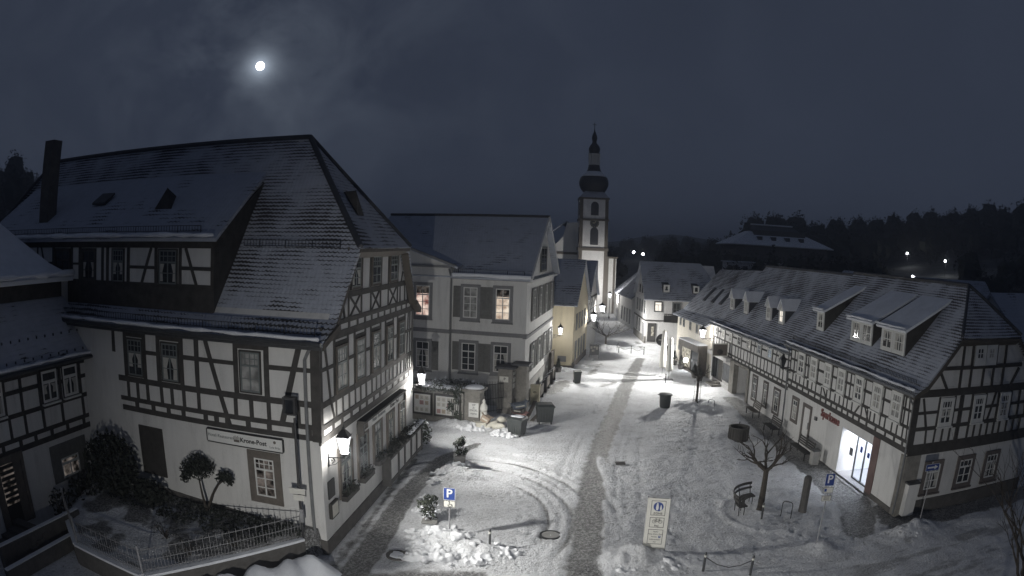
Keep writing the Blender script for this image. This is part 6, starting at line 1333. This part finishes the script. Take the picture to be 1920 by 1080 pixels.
# benches
def bench(loc, rz, label, L_=1.7, group='park benches', snow=False, mat='wood', arms=False):
    t = thing('park_bench', (0,0,0), label, 'bench', group)
    b = LB()
    for k in range(4): b.box((0,-.28+.13*k,.44), (L_,.10,.035))
    b.build('seat', mat, t); b = LB(); M_ = Matrix.Rotation(R(-14), 3, 'X')
    for k in range(4): b.box((0,.24+.035*k,.56+.12*k), (L_,.03,.095), M_)
    b.build('backrest', mat, t)
    for sx in (-1, 1):
        b = LB(); x = sx*(L_/2-.12); b.box((x,-.26,.21), (.06,.06,.42)); b.box((x,.22,.21), (.06,.06,.42)); b.box((x,0,.40), (.06,.55,.05)); b.tube([(x,.22,.42),(x,.36,1.0)], .03, 6)
        if arms: b.box((x,-.02,.66), (.07,.56,.04)); b.box((x,-.27,.55), (.06,.05,.24))
        b.build('leg', 'iron', t)
    if snow: b = LB(); b.blob((0,-.08,.48), (L_*.45,.24,.07), 5, 12, .2); b.box((0,.33,1.03), (L_*.9,.06,.05)); b.build('snow_cover', 'snow', t, True)
    t.location = loc; t.rotation_euler = (0,0,rz); return t
bench((16.85,42.6,0), R(-92), 'pale slatted bench in front of the gateway of the shop row', mat='wood'); bench((16.5,38.0,0), R(-90), 'dark bench at the joint of shop row and bank', mat='wood_dark'); bench((16.45,33.0,0), R(-90), 'dark bench with a solid back beside the bank entrance', L_=2.3, mat='wood_dark')
t = thing('litter_bin', (16.55,31.35,0), 'pale square litter bin between bench and bank entrance', 'bin'); b = MB(); b.box((16.55,31.35,.38), (.42,.42,.76)); b.build('body', 'concrete', t); b = MB(); b.box((16.55,31.35,.80), (.46,.46,.08)); b.build('rim', 'dark_metal', t)
def box_bench(s, label):
    p = FM.p(s, .55, 0); t = thing('wooden_settle', (0,0,0), label, 'bench', 'snow-covered benches along the shuttered house'); b = LB(); b.box((0,-.05,.42), (1.5,.5,.06)); b.box((0,-.28,.24), (1.5,.05,.4)); b.build('seat', 'wood', t); b = LB(); b.box((0,.24,.72), (1.5,.06,.72)); b.build('backrest', 'wood', t)
    for sx in (-.78, .78): b = LB(); b.hexa([(sx-.04,-.32,0),(sx+.04,-.32,0),(sx+.04,.28,0),(sx-.04,.28,0),(sx-.04,-.32,.62),(sx+.04,-.32,.62),(sx+.04,.28,1.1),(sx-.04,.28,1.1)]); b.build('side', 'wood_dark', t)
    b = LB(); b.blob((0,-.05,.47), (.68,.22,.08), int(s*3), 12, .25); b.box((-.78,-.05,.9), (.09,.5,.04), Matrix.Rotation(R(38), 3, 'X')); b.box((.78,-.05,.9), (.09,.5,.04), Matrix.Rotation(R(38), 3, 'X')); b.build('snow_cover', 'snow', t, True)
    t.location = p; t.rotation_euler = (0,0,R(-101)); return t
box_bench(3.0, 'snow-covered settle nearest the yellow letter box'); box_bench(6.2, 'middle snow-covered settle along the shuttered house'); box_bench(9.6, 'farthest snow-covered settle along the shuttered house')
t = thing('letter_box', (1.86,46.0,0), 'yellow letter box with a black horn emblem in front of the shuttered house', 'letter box'); fb_ = Fr((1.5,45.7), 101, 1)
b = MB(); b.fbox(fb_, 0, .62, -.4, 0, 0, 1.35); b.fbox(fb_, -.03, .65, -.43, .03, 1.35, 1.42); b.build('body', 'yellow_paint', t); b = MB(); b.tube([fb_.p(.2,.01,.92), fb_.p(.3,.01,.86), fb_.p(.42,.01,.92), fb_.p(.31,.01,.97), fb_.p(.2,.01,.92)], .022, 5); b.build('horn_emblem', 'sign_black', t)
# curved bench round the plaza tree
t = thing('curved_bench', (10.35,26.5,0), 'curved wooden bench with a backrest beside the bare plaza tree', 'bench'); cc_ = Vector((11.15,25.35,0)); b = MB(); bk_ = MB()
for rr0, z, hh_, w_, bb in ((1.25,.43,.05,.12,b),(1.10,.43,.05,.12,b),(.95,.43,.05,.12,b),(1.40,.70,.10,.035,bk_),(1.44,.90,.12,.035,bk_)):
    n = 14; v = []
    for i in range(n+1):
        a = R(96+100*i/n); 
        for dr, dz in ((-w_/2,-hh_/2),(w_/2,-hh_/2),(w_/2,hh_/2),(-w_/2,hh_/2)): v.append(cc_+Vector(((rr0+dr)*math.cos(a), (rr0+dr)*math.sin(a), z+dz)))
    bb.add(v, [(i*4+k, i*4+(k+1) % 4, (i+1)*4+(k+1) % 4, (i+1)*4+k) for i in range(n) for k in range(4)]+[(0,1,2,3),(n*4+3,n*4+2,n*4+1,n*4)])
b.build('seat', 'wood_dark', t); bk_.build('backrest', 'wood_dark', t)
for a in (100,130,160,192): b = MB(); d = Vector((math.cos(R(a)), math.sin(R(a)), 0)); b.tube([cc_+d*1.0, cc_+d*1.0+Vector((0,0,.42))], .022, 6); b.tube([cc_+d*1.28, cc_+d*1.30+Vector((0,0,.45)), cc_+d*1.44+Vector((0,0,.95))], .022, 6); b.tube([cc_+d*.95+Vector((0,0,.4)), cc_+d*1.3+Vector((0,0,.4))], .02, 5); b.build('leg', 'iron', t)
# bare trees
def bare_tree(loc, H0, label, seed, spread=1.6, r0=.13, group='bare street trees', lean=(0,0), levels=4, name='bare_tree', up=.55, nb=6, tw='twig'):
    t = thing(name, loc, label, 'tree', group); rr = random.Random(seed); b = MB(); tw_ = MB(); p = Vector(loc); top = p+Vector((lean[0], lean[1], H0))
    b.tube([p, p+(top-p)*.05+Vector((0,0,.02)), p+(top-p)*.5, top], [r0*1.35, r0, r0*.85, r0*.72], 9)
    def grow(q, d, L_, r, lv):
        m = q+d*L_*.5+Vector((rr.uniform(-.1,.1), rr.uniform(-.1,.1), rr.uniform(-.02,.12)))*L_; e = m+(d+Vector((rr.uniform(-.3,.3), rr.uniform(-.3,.3), rr.uniform(.0,.4)))).normalized()*L_*.5
        (b if r > .022 else tw_).tube([q, m, e], [r, r*.8, r*.6], 6 if r > .03 else 4)
        if lv == 0: return
        for k in range(rr.choice((2,3,3))): 
            st_ = m.lerp(e, rr.uniform(.1,1)) if k else e
            grow(st_, (d+Vector((rr.uniform(-.8,.8), rr.uniform(-.8,.8), rr.uniform(-.25,.55)))).normalized(), L_*rr.uniform(.55,.82), max(r*.55,.006), lv-1)
    for k in range(nb):
        a = 2*math.pi*k/nb+rr.uniform(-.3,.3); grow(top-Vector((0,0,rr.uniform(0,H0*.12))), Vector((math.cos(a), math.sin(a), up*rr.uniform(.5,1.6))).normalized(), spread*rr.uniform(.38,.55), r0*.5, levels-1)
    b.build('trunk', 'bark', t); tw_.build('twigs', tw, t); return t
bare_tree((11.1,25.52,0), 2.0, 'bare dark tree with a flat spreading crown beside the curved bench', 5, 1.75, .16, nb=5, up=.8)
bare_tree((13.34,45.25,0), 2.3, 'slim bare tree inside a wire guard in front of the shops', 8, 1.3, .11, levels=3, nb=4, up=.9)
b = MB()
for a in (0,90,180,270): d = Vector((math.cos(R(a+20))*.3, math.sin(R(a+20))*.3, 0)); c = Vector((13.34,45.25,0))+d; b.tube([c, c+Vector((0,0,1.9))], .014, 5)
for z in (.5,1.1,1.9): b.tube([Vector((13.34+.3*math.cos(a), 45.25+.3*math.sin(a), z)) for a in [2*math.pi*i/16 for i in range(17)]], .012, 4)
tag(b.build('tree_guard', 'steel'), 'thin wire guard round the slim tree', 'tree guard')
bare_tree((10.35,72.2,0), 1.5, 'small bare tree far down the street with lit twigs', 9, 2.3, .12, levels=4, up=.25)
bare_tree((13.7,9.9,-.2), 3.2, 'bare tree whose thin twigs reach into the lower right corner', 12, 3.9, .13, levels=5, up=1.1, nb=7)
# closed parasols
def parasol(loc, H, label, seed):
    t = thing('closed_parasol', loc, label, 'parasol', 'closed parasols before the cream shop house'); x, y, z = loc
    b = MB(); b.tube([(x,y,0),(x,y,H+.05)], .03, 8); b.box((x,y,.05), (.7,.7,.1)); b.build('pole', 'steel', t)
    b = MB(); n = 12; v = []; prof = [(.05,H),(.16,H-.12),(.21,H-.8),(.25,H*.5),(.29,.95),(.27,.8),(.1,.78)]
    for r_, zz in prof: v += [(x+r_*(1+.14*(k % 2))*math.cos(2*math.pi*k/n), y+r_*(1+.14*(k % 2))*math.sin(2*math.pi*k/n), zz) for k in range(n)]
    b.add(v, [(i*n+k, i*n+(k+1) % n, (i+1)*n+(k+1) % n, (i+1)*n+k) for i in range(len(prof)-1) for k in range(n)]+[tuple(range(n))]); b.build('canopy', 'cloth_white', t, True); return t
parasol((13.34,56.9,0), 4.1, 'left, farther one of the two tall closed white parasols', 1); parasol((13.6,55.4,0), 3.65, 'right, nearer one of the two tall closed white parasols', 2)
b = thing('round_shop_sign', (16.0,66.8,0), 'dark round sign on a stand between parasols and white corner house', 'sign'); q = MB(); q.tube([(15.4,66.8,0),(15.4,66.8,1.6)], .04, 6); q.build('pole', 'iron', b); q = MB(); q.tube([(15.4,66.75,1.9),(15.4,66.82,1.9)], .62, 18); qo = q.build('disc', 'sign_black', b); q = MB(); q.box((15.4,66.73,1.9), (.7,.02,.14)); q.build('stripe', 'concrete', qo)
# information board far down the street
fi = Fr((7.85,66.0), 92, 1); t = thing('information_board', (8.3,66.0,0), 'free-standing information board with pinned sheets in the middle of the street', 'notice board')
b = MB(); b.fbox(fi, 0, .06, -.03, .03, 0, 1.5); b.fbox(fi, .94, 1.0, -.03, .03, 0, 1.5); b.build('post', 'steel', t); b = MB(); b.fbox(fi, .06, .94, -.02, .02, .35, 1.4); o = b.build('board', 'trim_grey', t)
for s, z, w_, h in ((.2,1.1,.2,.25),(.5,1.15,.2,.2),(.75,1.05,.2,.3),(.35,.8,.25,.2)): MB().fbox(fi, s-.1, s-.1+w_, .02, .026, z-h/2, z+h/2).build('sheet', 'paper', o)
# parked car far up the street
t = thing('parked_car', (10.9,92,0), 'dark snow-covered car parked at the left side far up the street', 'car'); b = MB(); b.poly([(10.2,90,.35),(10.2,94,.35),(10.2,94,.8),(10.2,93.4,.9),(10.2,92.8,1.35),(10.2,91.2,1.4),(10.2,90.5,.95),(10.2,90,.85)], (1.6,0,0)); b.build('body', 'dark_metal', t); b = MB(); b.poly([(10.25,90.9,1.42),(10.25,93.0,1.37),(11.75,93.0,1.37),(11.75,90.9,1.42)], (0,0,.08)); b.build('snow_cover', 'snow', t)
for sx in (10.2,11.75):
    for y in (90.8,93.2): b = MB(); b.tube([(sx-.05,y,.32),(sx+.1,y,.32)], .32, 14); b.build('wheel', 'iron', t)

# ================================================================ NOTICE BOARDS, GATE PILLARS, RUBBISH
fn = Fr((-6.05,41.0), 111, 1); fn = Fr((-5.85,40.55), 105.0, 1); LN = 3.15
t = thing('notice_board_wall', (-4.4,40.1,0), 'low stone wall carrying two glazed notice cases under snowy ivy', 'notice board'); b = MB(); b.fbox(fn, -.3, LN+.1, -.35, .0, 0, 2.0); b.build('wall', 'stone', t)
for s0, s1, lb in ((-.05,1.25,'narrower left notice case'),(1.4,3.1,'wider right notice case')):
    b = MB(); 
    for a in ((s0,s1,1.72,1.82),(s0,s1,.42,.52),(s0,s0+.09,.52,1.72),(s1-.09,s1,.52,1.72)): b.fbox(fn, a[0], a[1], 0, .16, a[2], a[3])
    o = b.build('notice_case', 'wood_dark', t); o['label'] = lb; MB().fbox(fn, s0+.09, s1-.09, 0, .05, .52, 1.72).build('backing', 'sign_white', o)
    rr = random.Random(int(s0*7)+3); k = 0
    for s in np.arange(s0+.2, s1-.25, .32):
        for z in (.72, 1.15, 1.48):
            if rr.random() < .8: b = MB(); b.fbox(fn, s-.05+rr.uniform(-.03,.03), s+.2, .05, .056, z-.12, z+.14); po = b.build('sheet', rr.choice(('paper','paper','paper','paper','paper_tan','paper_red')), o); b = MB(); [b.fbox(fn, s, s+.15, .057, .059, z-.08+.045*i, z-.065+.045*i) for i in range(4)]; b.build('print', 'trim_grey', po)
hd = thing('ivy_hedge', (-4.5,40.5,1.9), 'snow-loaded ivy hanging over the notice boards', 'hedge'); b = MB(); sn_ = MB(); rr = random.Random(2)
for k in range(16): c = fn.p(-.2+3.3*k/15, -.15, 2.12+.1*math.sin(k)); b.leaves(c, (.28,.35,.26), 90, .09, 200+k, .2)
for k in range(9): c = fn.p(.6+2.6*k/8, -.35, 2.2); sn_.blob(c, (.32,.4,.13), 300+k, 9, .3)
for k in range(7): c = fn.p(2.65+rr.uniform(-.2,.35), .12, .45+.27*k); b.leaves(c, (.28,.16,.22), 90, .08, 240+k, .2)
b.build('foliage', 'leaf', hd); sn_.build('snow_cover', 'snow', hd, True)
b = MB(); [b.tube([fn.p(2.55+.12*k,.1,0), fn.p(2.6+.1*k,.14,.7), fn.p(2.5+.15*k,.05,1.6)], .03, 5) for k in range(4)]; b.build('stem', 'bark', hd)
bush('garden_shrub', (-3.6,42.2,.9), (2.2,.8,.75), 1500, .1, 'dark shrubs growing behind the notice boards before the house', seed=21, snow=40)
def pillar(fr, s0, s1, d, H, label, cap, seed):
    c = fr.p((s0+s1)/2, -d/2, 0); t = thing('gate_pillar', tuple(c), label, 'gate pillar', 'stone gate pillars'); b = MB(); b.fbox(fr, s0, s1, -d, 0, 0, H); b.fbox(fr, s0-.03, s1+.03, -d-.03, .03, 0, .35); b.fbox(fr, s0-.05, s1+.05, -d-.05, .05, H-.5, H-.42); b.build('shaft', 'stone', t)
    b = MB(); b.fbox(fr, s0-.18, s1+.18, -d-.18, .18, H, H+.14); b.build('cap', 'slate' if cap != 'snow' else 'stone', t)
    b = MB(); b.blob(fr.p((s0+s1)/2, -d/2, H+.16), ((s1-s0)*.62, d*.62, .17), seed, 14, .08); 
    if cap == 'snow': b.build('snow_cover', 'snow', t, True)
    return t
fq = Fr((-2.65,39.8), 105, 1); tpil = pillar(fq, 0, .95, .9, 2.15, 'short stone gate pillar with a thick white snow cap and a hand-lettered poster', 'snow', 3)
b = MB(); b.fbox(fq, .28, .90, .0, .02, .55, 1.45); pso = b.build('poster', 'sign_white', tpil)
for ln, z in (('VIP', 1.32), ('Ja', 1.16), ('ENGEL', .98), ('markt', .78)): text('lettering', ln, .17, fq.mat(.60, .022, z), 'sign_black', pso)
fq2 = Fr((-.72,43.1), 105, 1); tpr = pillar(fq2, 0, .95, .9, 3.0, 'tall gate pillar with a flat slate cap and a small parking plate', 'slate', 4); plate(tpr, fq2, .40, 2.32, .62, .42, 'sign_cream', 'trim_grey', 0.0); text('letter', 'P', .26, fq2.mat(.45, .025, 2.32), 'sign_black', tpr, bold=.004)
for z in (2.62, 2.25, 1.85): f3 = Fr(tuple(fq2.p(.95,0,0))[:2], 15, 1); b = MB(); b.fbox(f3, .2, .7, 0, .03, z-.15, z+.15); b.build('plate', 'sign_cream', tpr)
pillar(Fr((.35,43.6), 105, 1), 0, .8, .8, 3.15, 'second slate-capped pillar close to the shuttered house corner', 'slate', 5)
gt_ = thing('iron_gate', (-1.2,41.5,0), 'dark iron picket gate standing open between the gate pillars', 'gate'); b = MB(); g0, g1 = Vector((-1.75,41.9,0)), Vector((-.35,43.0,0))
for k in range(15): c = g0.lerp(g1, k/14); b.tube([c+Vector((0,0,.2)), c+Vector((0,0,2.15)), c+Vector((0,0,2.3))], [.018,.018,.004], 5)
for z in (.3, 1.1, 2.05): b.tube([g0+Vector((0,0,z)), g1+Vector((0,0,z))], .022, 5)
b.build('pickets', 'iron', gt_)
# rubbish heap
def sack(c, r, rz, tilt, label, mat='sack'):
    t = MB(); M_ = Matrix.Rotation(rz, 3, 'Z') @ Matrix.Rotation(tilt, 3, 'Y'); q = MB(); q.blob((0,0,0), r, int(abs(c[0]*77)), 12, .12); t.add([M_ @ Vector(v)+Vector(c) for v in q.v], q.f); return tag(t.build('stuffed_sack', mat, None, True), label, 'sack', 'sacks in the rubbish heap')
sack((-.55,38.75,.28), (.55,.2,.2), R(-35), R(-12), 'long pale sack lying nearest the big container'); sack((-.95,39.0,.3), (.5,.17,.16), R(25), R(-25), 'pale rolled sack leaning towards the cardboard box'); sack((-.35,39.3,.55), (.3,.22,.2), R(5), 0, 'crumpled pale bag behind the rolled sacks')
def carton(c, d, rz, tilt, label, mat, name='cardboard_box', cat='box', group='boxes in the rubbish heap'):
    M_ = Matrix.Rotation(rz, 3, 'Z') @ Matrix.Rotation(tilt, 3, 'Y'); x, y, z = d
    b = MB(); b.box(c, d, M_)
    for sx in (-1, 1): b.box(Vector(c)+M_ @ Vector((sx*x*.55, 0, z*.5+.03)), (x*.35, y, .015), M_ @ Matrix.Rotation(-sx*.5, 3, 'Y'))
    o = b.build(name, mat); tag(o, label, cat, group); b = MB(); b.box(Vector(c)+M_ @ Vector((0,-y/2-.004,0)), (x*.7,.006,z*.25), M_); b.build('tape', 'sack', o); return o
carton((-1.3,39.15,.62), (.5,.45,.4), R(-20), R(25), 'tilted brown cardboard box on the rubbish', 'cardboard'); carton((-1.6,38.95,.22), (.6,.4,.42), R(10), 0, 'pale closed box at the foot of the capped pillar', 'sack'); carton((.75,41.4,.25), (.7,.5,.4), R(15), 0, 'reddish crate under the piled blue things by the gate', 'paper_red', 'crate', 'crate'); carton((.6,41.5,.62), (.6,.45,.25), R(-8), R(5), 'dark crate on the reddish crate', 'wood_dark', 'crate', 'crate'); carton((.65,41.6,.92), (.85,.55,.3), R(20), R(-6), 'crate of bluish junk topmost of its stack', 'blue_items', 'crate', 'crate')
fg = MB(); fg.lathe([(.2,1.0),(.24,1.2),(.2,1.4),(.08,1.55),(.1,1.68),(.03,1.8)], (-1.45,39.35,0), 10); fg.lathe([(.24,0),(.22,1.0)], (-1.45,39.35,0), 8); tag(fg.build('wrapped_figure', 'cloth_white', None, True), 'white wrapped statue shape standing beside the capped pillar', 'statue')
for k, (p0, p1, lb) in enumerate((((1.15,41.0,.1),(1.75,42.8,.95),'plank leaning from the crates towards the letter box'),((1.5,40.9,.08),(2.1,42.3,.35),'flat board lying against the leaning plank'))):
    b = MB(); p0, p1 = Vector(p0), Vector(p1); q = Vector((.12,-.03,0)); b.hexa([p0-q, p0+q, p1+q, p1-q, p0-q+Vector((0,0,.04)), p0+q+Vector((0,0,.04)), p1+q+Vector((0,0,.04)), p1-q+Vector((0,0,.04))]); tag(b.build('loose_plank', 'wood'), lb, 'plank', 'loose planks')
b = MB(); b.fbox(FM, 11.2, 13.0, .1, .3, 0, 2.1); gto = tag(b.build('board_gate', 'timber_grey'), 'tall wooden board gate between the shuttered house and the cream house', 'gate'); b = MB(); [b.fbox(FM, 11.25+.22*k, 11.42+.22*k, .3, .33, .05, 2.2) for k in range(8)]; b.build('slats', 'timber_grey', gto)
bpy.context.view_layer.update()
